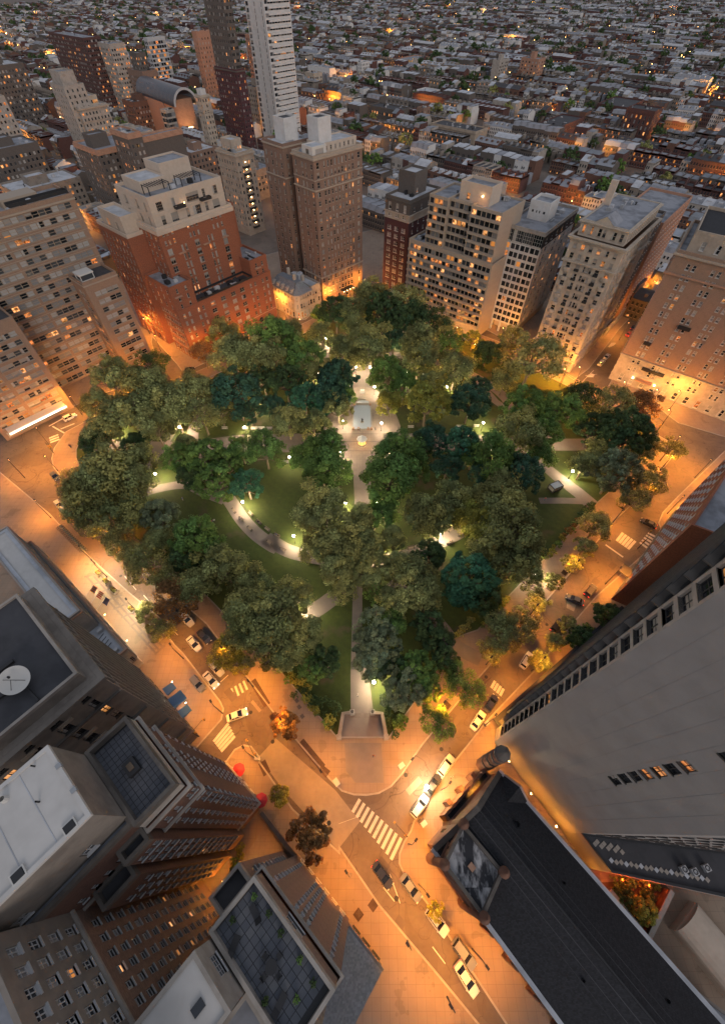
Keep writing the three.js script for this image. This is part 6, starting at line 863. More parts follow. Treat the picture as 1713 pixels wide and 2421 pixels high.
// ---------------------------------------------------------------- trees and planting
// A crown of separate leaf faces gathered in clumps round a branching skeleton; built for a crown radius of 1, middle at height `cy`
function crownAndLimbs(seed, { lobes = 12, clumps = 9, per = 50, leaf = 0.055, flat: fl = 0.86, cy = 1.3, lr = 0.36, low = -0.5, cone = false, bare = 0, trunkR = 0.045, tone = 0.3, wild = 0.2, fuzz = 0.42 }) {
  const r = mulberry(seed), rr = (a, b) => a + (b - a) * r(), P = [], N = [], C = [], I = [], limbs = new Acc(), tips = [];
  const ball = () => { const a = rr(0, 6.283), e = rr(-1, 1), s = Math.sqrt(1 - e * e); return [Math.cos(a) * s, e, Math.sin(a) * s]; };
  const lob = [], spin = rr(0, 6.283);
  for (let k = 0; k < lobes; k++) {
    if (cone) { const t = (k + 0.5) / lobes, a = spin + k * 2.4, q = (1 - t) * 0.72 + 0.04; lob.push([Math.cos(a) * q, t * 2.5 - 1.2, Math.sin(a) * q, lr * (1.05 - 0.75 * t), rr(1 - tone, 1 + tone), rr(-0.08, 0.08)]); continue; }
    const e = low + (1 - low) * (k + 0.5) / lobes + rr(-0.08, 0.08), ee = Math.max(-0.95, Math.min(0.98, e)), s = Math.sqrt(1 - ee * ee), a = spin + k * 2.39996 + rr(-0.35, 0.35), l = lr * rr(0.7, 1.3), q = (1 - l) * (1 + rr(-wild, wild * 0.9));
    lob.push([Math.cos(a) * s * q, ee * q * fl, Math.sin(a) * s * q, l, rr(1 - tone, 1 + tone), rr(-0.12, 0.12)]);
  }
  if (!cone) lob.push([rr(-0.1, 0.1), 0.1, rr(-0.1, 0.1), lr * 1.1, 0.9, 0]);
  for (const [lx, ly, lz, l, lt, hue] of lob) {
    const ol = Math.hypot(lx, ly, lz) || 1, n0 = Math.round(clumps * (l / lr) ** 1.6);
    for (let j = 0; j < n0; j++) {
      let d; for (let t = 0; t < 6; t++) { d = ball(); if ((d[0] * lx + d[1] * ly + d[2] * lz) / ol * 0.7 + d[1] * 0.5 > -0.15) break; }
      const cx = lx + d[0] * l * 0.8, cyy = ly + d[1] * l * 0.75, cz = lz + d[2] * l * 0.8, cr = l * fuzz * rr(0.7, 1.35), tint = lt * rr(0.78, 1.25), n = Math.round(per * rr(0.7, 1.3));
      if (r() < 0.5 + bare) tips.push([lx, ly, lz, cx, cyy, cz]);
      for (let i = 0; i < n; i++) {
        const q = ball(), h = Math.pow(rr(0.15, 1), 0.4) * cr, x = cx + q[0] * h, y = cy + cyy + q[1] * h * 0.8, z = cz + q[2] * h;
        let nx = q[0] * 0.8 + d[0] * 0.3 + rr(-0.45, 0.45), ny = q[1] * 0.6 + 0.5 + rr(-0.4, 0.4), nz = q[2] * 0.8 + d[2] * 0.3 + rr(-0.45, 0.45); const ln = Math.hypot(nx, ny, nz); nx /= ln; ny /= ln; nz /= ln;
        let [tx, ty, tz] = ball(); const dt = tx * nx + ty * ny + tz * nz; tx -= dt * nx; ty -= dt * ny; tz -= dt * nz; const tl = Math.hypot(tx, ty, tz) || 1; tx /= tl; ty /= tl; tz /= tl;
        const bx = ny * tz - nz * ty, by = nz * tx - nx * tz, bz = nx * ty - ny * tx, w = leaf * rr(0.6, 1.2), hh = w * rr(0.5, 0.8), k = P.length / 3;
        const v = (u, t, o) => P.push(x + tx * u + bx * t + nx * o, y + ty * u + by * t + ny * o, z + tz * u + bz * t + nz * o);
        v(-w, 0, 0); v(0, -hh, w * 0.2); v(w, 0, 0); v(0, hh, w * 0.2);
        const c = tint * rr(0.7, 1.35); for (let m = 0; m < 4; m++) { N.push(nx, ny, nz); C.push(c * (1 + hue), c, c * (1 - hue)); }
        I.push(k, k + 1, k + 2, k, k + 2, k + 3);
      }
    }
  }
  const g = new THREE.BufferGeometry(); g.setAttribute('position', new THREE.Float32BufferAttribute(P, 3)); g.setAttribute('normal', new THREE.Float32BufferAttribute(N, 3)); g.setAttribute('color', new THREE.Float32BufferAttribute(C, 3)); g.setIndex(I);
  // trunk and limbs
  if (cone) limbs.tube([0, 0, 0], [0, cy + 1.1, 0], trunkR, 0.01, 7);
  else {
    const fork = cy - 0.6, top = [rr(-0.04, 0.04), fork, rr(-0.04, 0.04)]; limbs.tube([0, 0, 0], top, trunkR * 1.25, trunkR * 0.9, 9);
    for (const [lx, ly, lz] of lob) { const m = [lx * 0.5 + rr(-0.05, 0.05), (fork + cy + ly) / 2 + 0.04, lz * 0.5 + rr(-0.05, 0.05)]; limbs.tube(top, m, trunkR * 0.6, trunkR * 0.4, 6); limbs.tube(m, [lx, cy + ly, lz], trunkR * 0.4, trunkR * 0.22, 5); }
    for (const t of tips) limbs.tube([t[0], cy + t[1], t[2]], [t[3], cy + t[4], t[5]], trunkR * 0.2, trunkR * 0.07, 4);
  }
  return [g, limbs.geo()];
}
const LEAF = {};
for (const [k, c] of Object.entries({ o: [0.3, 0.3, 0.105], g: [0.15, 0.245, 0.06], k: [0.075, 0.12, 0.045], b: [0.06, 0.128, 0.072], r: [0.27, 0.14, 0.05], y: [0.32, 0.3, 0.06], t: [0.08, 0.205, 0.105], e: [0.21, 0.25, 0.135] })) LEAF[k] = new THREE.MeshPhysicalMaterial({ color: lin(...c), vertexColors: true, roughness: 0.95, transmission: 0.22, thickness: 0, specularIntensity: 0.25, side: THREE.DoubleSide });
const KIND = {
  p: [1, 2, 3, 4, 5].map(s => crownAndLimbs(100 + s, { lobes: 16, clumps: 8, per: 44, leaf: 0.05, lr: 0.31, bare: 0.3, wild: 0.36, tone: 0.4, fuzz: 0.58 })),
  d: [1, 2, 3, 4].map(s => crownAndLimbs(200 + s, { lobes: 22, clumps: 7, per: 46, leaf: 0.05, lr: 0.28, flat: 0.95, tone: 0.28, wild: 0.2 })),
  o: [1, 2, 3, 4].map(s => crownAndLimbs(300 + s, { lobes: 13, clumps: 7, per: 32, leaf: 0.05, lr: 0.33, flat: 0.8, bare: 0.45, wild: 0.34, fuzz: 0.56 })),
  c: [1].map(s => crownAndLimbs(400 + s, { lobes: 30, clumps: 6, per: 30, leaf: 0.05, lr: 0.42, cone: true, cy: 1.5 })),
  s: [1, 2, 3].map(s => crownAndLimbs(500 + s, { lobes: 11, clumps: 7, per: 34, leaf: 0.075, lr: 0.36, flat: 1.05, cy: 1.35, wild: 0.3 })),
};
const TREES = [
  [-94.5, -120.3, 6.5, 'p', 'o', 'first olive plane tree from the left in the park corner below the tan slab'],
  [-88.7, -103.2, 5.0, 'd', 'k', 'first dark green tree from the left in the park corner below the tan slab'],
  [-85.5, -105.8, 7.0, 'p', 'o', 'second olive plane tree from the left in the park corner below the tan slab'],
  [-89.8, -131.4, 8.0, 'p', 'o', 'third olive plane tree from the left in the park corner below the tan slab'],
  [-77.9, -111.0, 9.0, 'p', 'o', 'fourth olive plane tree from the left in the park corner below the tan slab'],
  [-76.0, -102.5, 4.7, 'd', 'k', 'second dark green tree from the left in the park corner below the tan slab'],
  [-76.1, -124.5, 8.9, 'p', 'o', 'fifth olive plane tree from the left in the park corner below the tan slab'],
  [-81.9, -143.3, 7.1, 'o', 'k', 'third dark green tree from the left in the park corner below the tan slab'],
  [-69.4, -107.2, 6.5, 'p', 'o', 'sixth olive plane tree from the left in the park corner below the tan slab'],
  [-67.9, -118.5, 8.7, 'p', 'o', 'seventh olive plane tree from the left in the park corner below the tan slab'],
  [-64.5, -114.3, 5.8, 'p', 'o', 'eighth olive plane tree from the left in the park corner below the tan slab'],
  [-58.8, -123.5, 8.0, 'p', 'o', 'first olive plane tree from the left beyond the straight left path'],
  [-55.1, -113.3, 6.9, 'o', 'o', 'open-branched olive tree beyond the straight left path'],
  [-50.5, -118.4, 6.2, 'p', 'o', 'second olive plane tree from the left beyond the straight left path'],
  [-44.0, -121.2, 8.8, 'd', 'b', 'first blue-green tree from the left beyond the straight left path'],
  [-39.8, -117.8, 5.0, 'd', 'b', 'second blue-green tree from the left beyond the straight left path'],
  [-37.3, -135.2, 5.7, 'd', 'k', 'dense rounded dark green tree beyond the straight left path'],
  [-64.2, -153.6, 5.7, 'o', 'r', 'open-branched russet tree at the park edge below the red tower'],
  [-57.9, -165.0, 7.0, 'p', 'o', 'first olive plane tree from the left at the park edge below the red tower'],
  [-49.8, -146.6, 8.9, 'p', 'o', 'second olive plane tree from the left at the park edge below the red tower'],
  [-43.2, -145.2, 8.4, 'p', 'o', 'third olive plane tree from the left at the park edge below the red tower'],
  [-35.9, -142.4, 8.6, 'p', 'o', 'fourth olive plane tree from the left at the park edge below the red tower'],
  [-35.1, -153.7, 9.9, 'p', 'g', 'broad green plane tree at the park edge below the red tower'],
  [-28.2, -131.6, 7.4, 'd', 'k', 'dense rounded dark green tree at the park edge below the red tower'],
  [-30.5, -167.8, 6.0, 'p', 'o', 'fifth olive plane tree from the left at the park edge below the red tower'],
  [-22.3, -145.2, 8.1, 'd', 'g', 'dense rounded green tree at the park edge below the red tower'],
  [-19.4, -186.3, 4.6, 'p', 'g', 'broad green plane tree in the corner below the brown twin tower'],
  [-17.1, -164.7, 6.6, 'o', 'o', 'first olive tree from the left in the corner below the brown twin tower'],
  [-11.7, -180.2, 7.7, 'd', 'k', 'first dark green tree from the left in the corner below the brown twin tower'],
  [-4.3, -181.0, 7.3, 'p', 'o', 'first olive plane tree from the left in the corner below the brown twin tower'],
  [-2.3, -171.2, 6.1, 'p', 'o', 'second olive plane tree from the left in the corner below the brown twin tower'],
  [3.6, -193.7, 8.6, 'p', 'o', 'third olive plane tree from the left in the corner below the brown twin tower'],
  [8.5, -177.9, 8.3, 'd', 'k', 'second dark green tree from the left in the corner below the brown twin tower'],
  [17.7, -171.7, 8.2, 'd', 'k', 'third dark green tree from the left in the corner below the brown twin tower'],
  [19.7, -187.0, 9.3, 'o', 'o', 'second olive tree from the left in the corner below the brown twin tower'],
  [24.1, -180.8, 6.6, 'p', 'k', 'broad dark green plane tree in the corner below the brown twin tower'],
  [30.1, -171.0, 8.1, 'o', 'k', 'fourth dark green tree from the left in the corner below the brown twin tower'],
  [35.4, -167.8, 6.0, 'o', 'o', 'third olive tree from the left in the corner below the brown twin tower'],
  [-32.1, -121.3, 4.8, 'd', 'b', 'first blue-green tree from the left beyond the pool near the top path'],
  [-20.8, -123.4, 6.6, 'd', 't', 'first teal green tree from the left beyond the pool near the top path'],
  [-19.1, -140.3, 6.4, 'p', 'o', 'first olive plane tree from the left beyond the pool near the top path'],
  [-14.8, -122.6, 5.1, 'd', 't', 'second teal green tree from the left beyond the pool near the top path'],
  [-11.2, -124.9, 6.9, 'd', 'b', 'second blue-green tree from the left beyond the pool near the top path'],
  [-9.3, -133.9, 7.5, 'd', 'b', 'third blue-green tree from the left beyond the pool near the top path'],
  [-7.5, -154.1, 6.7, 'p', 'o', 'second olive plane tree from the left beyond the pool near the top path'],
  [-6.5, -126.2, 5.2, 'p', 'g', 'broad green plane tree beyond the pool near the top path'],
  [-2.2, -151.9, 5.1, 'p', 'o', 'third olive plane tree from the left beyond the pool near the top path'],
  [3.5, -153.2, 9.2, 'p', 'o', 'fourth olive plane tree from the left beyond the pool near the top path'],
  [9.3, -135.5, 7.2, 'd', 'g', 'first green tree from the left beyond the pool near the top path'],
  [13.0, -163.6, 5.6, 'd', 'b', 'fourth blue-green tree from the left beyond the pool near the top path'],
  [15.5, -132.1, 5.6, 'd', 'g', 'second green tree from the left beyond the pool near the top path'],
  [22.5, -152.6, 8.9, 'p', 'o', 'fifth olive plane tree from the left beyond the pool near the top path'],
  [-25.4, -111.1, 6.4, 'p', 'o', 'first olive plane tree from the left beside the pool and middle plaza'],
  [-19.0, -95.2, 4.9, 'p', 'g', 'first green plane tree from the left beside the pool and middle plaza'],
  [-16.9, -111.3, 5.5, 'p', 'o', 'second olive plane tree from the left beside the pool and middle plaza'],
  [-12.2, -86.5, 7.0, 'p', 'g', 'second green plane tree from the left beside the pool and middle plaza'],
  [-11.6, -95.5, 7.4, 'p', 'g', 'third green plane tree from the left beside the pool and middle plaza'],
  [-7.8, -88.3, 5.5, 'p', 'g', 'fourth green plane tree from the left beside the pool and middle plaza'],
  [-8.7, -119.0, 5.4, 'p', 'o', 'third olive plane tree from the left beside the pool and middle plaza'],
  [3.6, -72.1, 4.9, 'p', 'g', 'fifth green plane tree from the left beside the pool and middle plaza'],
  [7.1, -81.8, 9.1, 'p', 'g', 'sixth green plane tree from the left beside the pool and middle plaza'],
  [10.0, -123.0, 4.9, 'p', 'y', 'broad yellow-green plane tree beside the pool and middle plaza'],
  [11.3, -95.9, 7.4, 'p', 'g', 'seventh green plane tree from the left beside the pool and middle plaza'],
  [14.0, -88.8, 7.2, 'p', 'g', 'eighth green plane tree from the left beside the pool and middle plaza'],
  [18.8, -100.1, 5.0, 'd', 'k', 'dense rounded dark green tree beside the pool and middle plaza'],
  [21.7, -145.8, 8.1, 'p', 'o', 'first olive plane tree from the left on the upper right lawns'],
  [22.3, -117.9, 7.9, 'd', 'y', 'dense rounded yellow-green tree on the upper right lawns'],
  [26.5, -133.9, 5.4, 'p', 'o', 'second olive plane tree from the left on the upper right lawns'],
  [36.3, -157.8, 6.5, 'o', 'g', 'open-branched green tree on the upper right lawns'],
  [35.1, -139.2, 7.6, 'p', 'o', 'third olive plane tree from the left on the upper right lawns'],
  [37.6, -119.7, 7.4, 'd', 'b', 'first blue-green tree from the left on the upper right lawns'],
  [44.0, -132.3, 4.7, 'd', 'b', 'second blue-green tree from the left on the upper right lawns'],
  [49.9, -153.0, 5.7, 'p', 'k', 'broad dark green plane tree on the upper right lawns'],
  [53.6, -136.0, 5.7, 'o', 'o', 'first olive tree from the left on the upper right lawns'],
  [62.4, -162.2, 6.3, 'o', 'o', 'second olive tree from the left on the upper right lawns'],
  [62.3, -137.5, 11.9, 'o', 'o', 'third olive tree from the left on the upper right lawns'],
  [55.0, -114.3, 7.7, 'd', 'g', 'first green tree from the left in the right corner of the park'],
  [60.1, -105.9, 6.2, 'd', 'g', 'second green tree from the left in the right corner of the park'],
  [67.8, -114.6, 7.9, 'd', 'g', 'third green tree from the left in the right corner of the park'],
  [78.0, -122.9, 6.9, 'o', 'k', 'first dark green tree from the left in the right corner of the park'],
  [70.3, -92.1, 5.8, 'p', 'o', 'first olive plane tree from the left in the right corner of the park'],
  [77.6, -107.6, 6.5, 'd', 'k', 'second dark green tree from the left in the right corner of the park'],
  [77.2, -99.1, 4.9, 'p', 'o', 'second olive plane tree from the left in the right corner of the park'],
  [87.0, -118.8, 7.9, 'o', 'o', 'first olive tree from the left in the right corner of the park'],
  [76.2, -86.1, 7.4, 'd', 'e', 'dense rounded grey-green tree in the right corner of the park'],
  [84.9, -101.9, 8.7, 'd', 'k', 'third dark green tree from the left in the right corner of the park'],
  [81.5, -80.2, 5.0, 'o', 'o', 'second olive tree from the left in the right corner of the park'],
  [97.8, -117.8, 7.0, 'o', 'r', 'open-branched russet tree in the right corner of the park'],
  [91.5, -98.8, 5.2, 'o', 'o', 'third olive tree from the left in the right corner of the park'],
  [89.7, -86.8, 5.2, 'o', 'o', 'fourth olive tree from the left in the right corner of the park'],
  [22.7, -102.9, 5.8, 'd', 'b', 'first blue-green tree from the left right of the middle plaza'],
  [26.4, -90.8, 5.3, 'd', 'b', 'second blue-green tree from the left right of the middle plaza'],
  [31.9, -99.4, 6.3, 'd', 't', 'dense rounded teal green tree right of the middle plaza'],
  [35.7, -96.5, 5.4, 'p', 'g', 'first green plane tree from the left right of the middle plaza'],
  [37.8, -89.2, 4.7, 'd', 'b', 'third blue-green tree from the left right of the middle plaza'],
  [41.7, -93.0, 7.8, 'p', 'g', 'second green plane tree from the left right of the middle plaza'],
  [43.2, -84.6, 5.9, 'p', 'o', 'first olive plane tree from the left right of the middle plaza'],
  [51.9, -104.1, 7.4, 'p', 'o', 'second olive plane tree from the left right of the middle plaza'],
  [49.3, -87.2, 6.4, 'd', 'b', 'fourth blue-green tree from the left right of the middle plaza'],
  [57.8, -98.5, 5.5, 'p', 'g', 'third green plane tree from the left right of the middle plaza'],
  [-58.5, -94.6, 5.4, 'd', 'g', 'first green tree from the left between left path and curved walk'],
  [-58.2, -101.8, 4.5, 'p', 'o', 'broad olive plane tree between left path and curved walk'],
  [-53.4, -89.2, 5.0, 'd', 'k', 'dense rounded dark green tree between left path and curved walk'],
  [-49.1, -93.5, 6.9, 'd', 'g', 'second green tree from the left between left path and curved walk'],
  [-44.5, -83.7, 6.3, 'd', 'g', 'third green tree from the left between left path and curved walk'],
  [-42.6, -91.7, 5.3, 'd', 'g', 'fourth green tree from the left between left path and curved walk'],
  [-39.7, -99.1, 4.9, 'd', 'g', 'fifth green tree from the left between left path and curved walk'],
  [-35.3, -83.8, 5.6, 'd', 't', 'dense rounded teal green tree between left path and curved walk'],
  [-31.4, -96.8, 6.7, 'p', 'g', 'broad green plane tree between left path and curved walk'],
  [-86.8, -84.8, 5.6, 'o', 'o', 'first olive tree from the left along the left street edge of the park'],
  [-78.0, -72.2, 6.0, 'o', 'o', 'second olive tree from the left along the left street edge of the park'],
  [-77.2, -76.5, 8.2, 'p', 'o', 'first olive plane tree from the left along the left street edge of the park'],
  [-75.1, -84.1, 9.4, 'p', 'o', 'second olive plane tree from the left along the left street edge of the park'],
  [-70.8, -67.7, 5.9, 'o', 'o', 'third olive tree from the left along the left street edge of the park'],
  [-67.3, -64.3, 4.9, 'o', 'o', 'fourth olive tree from the left along the left street edge of the park'],
  [-63.5, -60.0, 4.6, 'o', 'o', 'fifth olive tree from the left along the left street edge of the park'],
  [-68.1, -80.2, 7.9, 'p', 'o', 'third olive plane tree from the left along the left street edge of the park'],
  [-65.8, -72.8, 5.8, 'p', 'o', 'fourth olive plane tree from the left along the left street edge of the park'],
  [-70.6, -92.1, 5.8, 'p', 'o', 'fifth olive plane tree from the left along the left street edge of the park'],
  [-56.4, -55.8, 6.4, 'o', 'o', 'sixth olive tree from the left along the left street edge of the park'],
  [-57.0, -64.1, 4.9, 'p', 'o', 'sixth olive plane tree from the left along the left street edge of the park'],
  [-57.6, -71.4, 5.5, 'd', 'e', 'dense rounded grey-green tree along the left street edge of the park'],
  [-50.7, -53.4, 4.6, 'o', 'o', 'seventh olive tree from the left along the left street edge of the park'],
  [-46.6, -45.8, 6.3, 'o', 'r', 'open-branched russet tree on the lower left lawn'],
  [-47.0, -58.1, 5.2, 'd', 'k', 'first dark green tree from the left on the lower left lawn'],
  [-43.3, -49.8, 5.8, 'p', 'o', 'first olive plane tree from the left on the lower left lawn'],
  [-44.7, -62.4, 6.8, 'd', 'g', 'first green tree from the left on the lower left lawn'],
  [-41.3, -59.7, 5.2, 'p', 'o', 'second olive plane tree from the left on the lower left lawn'],
  [-36.2, -54.4, 6.5, 'p', 'o', 'third olive plane tree from the left on the lower left lawn'],
  [-29.2, -37.7, 4.6, 'p', 'o', 'fourth olive plane tree from the left on the lower left lawn'],
  [-28.5, -43.1, 6.7, 'p', 'o', 'fifth olive plane tree from the left on the lower left lawn'],
  [-29.3, -51.9, 4.8, 'p', 'o', 'sixth olive plane tree from the left on the lower left lawn'],
  [-25.3, -48.2, 4.7, 'p', 'o', 'seventh olive plane tree from the left on the lower left lawn'],
  [-22.0, -34.6, 6.1, 'p', 'o', 'eighth olive plane tree from the left on the lower left lawn'],
  [-21.3, -40.6, 7.2, 'p', 'o', 'ninth olive plane tree from the left on the lower left lawn'],
  [-18.0, -32.5, 4.3, 'p', 'o', 'tenth olive plane tree from the left on the lower left lawn'],
  [-17.8, -46.0, 5.9, 'p', 'o', 'eleventh olive plane tree from the left on the lower left lawn'],
  [-13.9, -37.4, 4.8, 'p', 'o', 'twelfth olive plane tree from the left on the lower left lawn'],
  [-11.6, -29.8, 3.3, 'd', 'g', 'second green tree from the left on the lower left lawn'],
  [-8.3, -31.4, 3.9, 'd', 'k', 'second dark green tree from the left on the lower left lawn'],
  [-15.7, -71.6, 5.3, 'p', 'o', 'first olive plane tree from the left where curved walk and main path cross'],
  [-13.3, -61.6, 4.4, 'o', 'o', 'first olive tree from the left where curved walk and main path cross'],
  [-11.8, -74.5, 7.0, 'p', 'o', 'second olive plane tree from the left where curved walk and main path cross'],
  [-9.8, -66.3, 7.4, 'p', 'o', 'third olive plane tree from the left where curved walk and main path cross'],
  [-8.7, -59.9, 5.0, 'p', 'o', 'fourth olive plane tree from the left where curved walk and main path cross'],
  [-6.1, -53.8, 5.5, 'p', 'o', 'fifth olive plane tree from the left where curved walk and main path cross'],
  [-6.0, -61.0, 6.8, 'p', 'o', 'sixth olive plane tree from the left where curved walk and main path cross'],
  [-4.6, -49.0, 3.9, 'o', 'o', 'second olive tree from the left where curved walk and main path cross'],
  [-2.6, -58.4, 5.2, 'p', 'o', 'seventh olive plane tree from the left where curved walk and main path cross'],
  [-1.2, -64.8, 5.8, 'p', 'o', 'eighth olive plane tree from the left where curved walk and main path cross'],
  [0.5, -71.1, 5.1, 'p', 'o', 'ninth olive plane tree from the left where curved walk and main path cross'],
  [1.0, -62.4, 5.1, 'p', 'o', 'tenth olive plane tree from the left where curved walk and main path cross'],
  [1.2, -53.5, 4.4, 'p', 'o', 'eleventh olive plane tree from the left where curved walk and main path cross'],
  [2.2, -60.4, 4.4, 'p', 'o', 'twelfth olive plane tree from the left where curved walk and main path cross'],
  [6.6, -76.3, 5.2, 'p', 'g', 'broad green plane tree where curved walk and main path cross'],
  [8.8, -64.6, 4.2, 'p', 'o', 'thirteenth olive plane tree from the left where curved walk and main path cross'],
  [17.5, -71.8, 6.5, 'p', 'o', 'first olive plane tree from the left on the lower right lawn'],
  [18.3, -60.0, 4.6, 'd', 'k', 'first dark green tree from the left on the lower right lawn'],
  [21.5, -70.3, 5.0, 'p', 'o', 'second olive plane tree from the left on the lower right lawn'],
  [25.7, -76.5, 6.6, 'p', 'o', 'third olive plane tree from the left on the lower right lawn'],
  [25.0, -48.4, 4.3, 'd', 't', 'first teal green tree from the left on the lower right lawn'],
  [29.7, -72.9, 5.3, 'p', 'y', 'first yellow-green plane tree from the left on the lower right lawn'],
  [27.3, -51.4, 7.0, 'd', 't', 'second teal green tree from the left on the lower right lawn'],
  [33.7, -68.2, 5.7, 'p', 'y', 'second yellow-green plane tree from the left on the lower right lawn'],
  [30.7, -46.5, 4.7, 'd', 'k', 'second dark green tree from the left on the lower right lawn'],
  [33.6, -59.7, 5.2, 'p', 'o', 'fourth olive plane tree from the left on the lower right lawn'],
  [38.1, -78.9, 6.0, 'p', 'o', 'fifth olive plane tree from the left on the lower right lawn'],
  [40.1, -72.3, 7.6, 'p', 'o', 'sixth olive plane tree from the left on the lower right lawn'],
  [39.4, -62.6, 8.3, 'p', 'o', 'seventh olive plane tree from the left on the lower right lawn'],
  [39.8, -55.8, 6.4, 'p', 'o', 'eighth olive plane tree from the left on the lower right lawn'],
  [45.6, -70.1, 5.3, 'p', 'o', 'ninth olive plane tree from the left on the lower right lawn'],
  [44.9, -61.3, 5.0, 'p', 'o', 'tenth olive plane tree from the left on the lower right lawn'],
  [43.7, -52.0, 4.4, 'o', 'o', 'open-branched olive tree on the lower right lawn'],
  [0.9, -36.0, 3.6, 'd', 'e', 'first grey-green tree from the left beside the main path above the entrance'],
  [2.1, -31.2, 4.3, 'd', 'e', 'second grey-green tree from the left beside the main path above the entrance'],
  [3.3, -50.1, 2.9, 'c', 'g', 'tall pointed green conifer beside the main path above the entrance'],
  [3.2, -40.2, 5.1, 'c', 'e', 'tall pointed grey-green conifer beside the main path above the entrance'],
  [4.2, -35.0, 5.3, 'd', 'e', 'third grey-green tree from the left beside the main path above the entrance'],
  [7.2, -55.9, 4.5, 'p', 'o', 'first olive plane tree from the left beside the main path above the entrance'],
  [7.7, -46.0, 4.3, 'p', 'o', 'second olive plane tree from the left beside the main path above the entrance'],
  [7.0, -29.6, 3.9, 'd', 'k', 'first dark green tree from the left beside the main path above the entrance'],
  [7.5, -40.4, 3.7, 'p', 'g', 'broad green plane tree beside the main path above the entrance'],
  [10.5, -56.0, 4.7, 'p', 'o', 'third olive plane tree from the left beside the main path above the entrance'],
  [8.9, -24.9, 5.4, 'd', 'e', 'fourth grey-green tree from the left beside the main path above the entrance'],
  [13.6, -50.6, 6.4, 'p', 'o', 'fourth olive plane tree from the left beside the main path above the entrance'],
  [12.5, -29.1, 4.6, 'd', 'g', 'first green tree from the left beside the main path above the entrance'],
  [15.8, -46.7, 4.7, 'p', 'o', 'fifth olive plane tree from the left beside the main path above the entrance'],
  [15.0, -25.8, 3.4, 'd', 'g', 'second green tree from the left beside the main path above the entrance'],
  [16.3, -39.8, 4.5, 'd', 'k', 'second dark green tree from the left beside the main path above the entrance'],
  [18.2, -35.6, 4.0, 'd', 'k', 'third dark green tree from the left beside the main path above the entrance'],
  [19.8, -31.9, 3.2, 'd', 'k', 'fourth dark green tree from the left beside the main path above the entrance'],
  [16.1, -18.1, 4.0, 'o', 'g', 'first green tree from the left along the right-hand kerb of the park'],
  [20.6, -29.8, 3.3, 'o', 'g', 'second green tree from the left along the right-hand kerb of the park'],
  [23.2, -24.9, 4.5, 'o', 'g', 'third green tree from the left along the right-hand kerb of the park'],
  [30.7, -33.9, 3.4, 'o', 'o', 'first olive tree from the left along the right-hand kerb of the park'],
  [33.9, -40.7, 4.1, 'o', 'o', 'second olive tree from the left along the right-hand kerb of the park'],
  [34.9, -37.1, 5.4, 'o', 'o', 'third olive tree from the left along the right-hand kerb of the park'],
  [39.8, -41.2, 3.9, 'o', 'o', 'fourth olive tree from the left along the right-hand kerb of the park'],
  [44.9, -47.2, 3.2, 'o', 'o', 'fifth olive tree from the left along the right-hand kerb of the park'],
  [51.1, -52.7, 2.5, 's', 'o', 'first olive street tree from the left along the right-hand kerb of the park'],
  [57.2, -58.1, 2.9, 's', 'o', 'second olive street tree from the left along the right-hand kerb of the park'],
  [62.3, -63.2, 3.3, 's', 'o', 'third olive street tree from the left along the right-hand kerb of the park'],
  [66.5, -69.0, 4.8, 'o', 'o', 'sixth olive tree from the left along the right-hand kerb of the park'],
  [101.3, -100.5, 4.7, 'o', 'o', 'seventh olive tree from the left along the right-hand kerb of the park'],
  [-54.6, -44.2, 3.2, 'o', 'o', 'first olive tree from the left along the left-hand street'],
  [-49.5, -39.2, 3.3, 'o', 'o', 'second olive tree from the left along the left-hand street'],
  [-32.9, -33.4, 4.0, 'o', 'y', 'first yellow-green tree from the left along the left-hand street'],
  [-28.6, -30.9, 3.0, 'o', 'y', 'second yellow-green tree from the left along the left-hand street'],
  [-16.6, -5.5, 2.0, 's', 'y', 'small yellow-green street tree along the left-hand street'],
  [-16.6, -18.2, 3.4, 's', 'r', 'first russet street tree from the left along the left-hand street'],
  [-9.5, 0.7, 4.2, 's', 'r', 'second russet street tree from the left along the left-hand street'],
  [41.9, -31.9, 2.6, 's', 'o', 'first olive street tree from the left in front of the grey slab tower'],
  [46.8, -36.6, 2.7, 's', 'o', 'second olive street tree from the left in front of the grey slab tower'],
  [51.4, -41.0, 2.5, 's', 'o', 'third olive street tree from the left in front of the grey slab tower'],
  [53.2, -37.3, 3.1, 'd', 'k', 'first dark green tree from the left in front of the grey slab tower'],
  [61.5, -42.6, 3.6, 'd', 'k', 'second dark green tree from the left in front of the grey slab tower'],
  [13.0, 11.6, 1.6, 's', 'y', 'small yellow-green street tree on the pavement beside the church'],
  [47.3, 9.8, 1.8, 'd', 'k', 'dense rounded dark green tree in the red-lit courtyard'],
  [49.6, 11.5, 2.2, 'd', 'y', 'dense rounded yellow-green tree in the red-lit courtyard'],
  [46.9, -166.2, 4.3, 's', 'y', 'small yellow-green street tree opposite the white colonnaded block'],
  [58.3, -156.6, 4.1, 's', 'o', 'small olive street tree opposite the white colonnaded block'],
  [93.3, -102.0, 4.2, 's', 'k', 'small dark green street tree opposite the white colonnaded block']];
TREES.forEach(([x, z, r, t, c, label], i) => {
  const o = thing(t === 'c' ? 'conifer' : t === 's' ? 'street_tree' : t === 'p' ? 'plane_tree' : 'park_tree', label, 'tree', [x, z], (i * 2.399) % 6.283, t === 's' ? 'street trees' : 'park trees', KERB);
  const v = KIND[t][i % KIND[t].length]; o.scale.set(r, r * (0.92 + 0.16 * ((i * 0.618) % 1)), r);
  part(o, 'trunk', v[1], c === 'k' || c === 'b' ? M.barkDark : M.bark); part(o, 'crown', v[0], LEAF[c]);
});
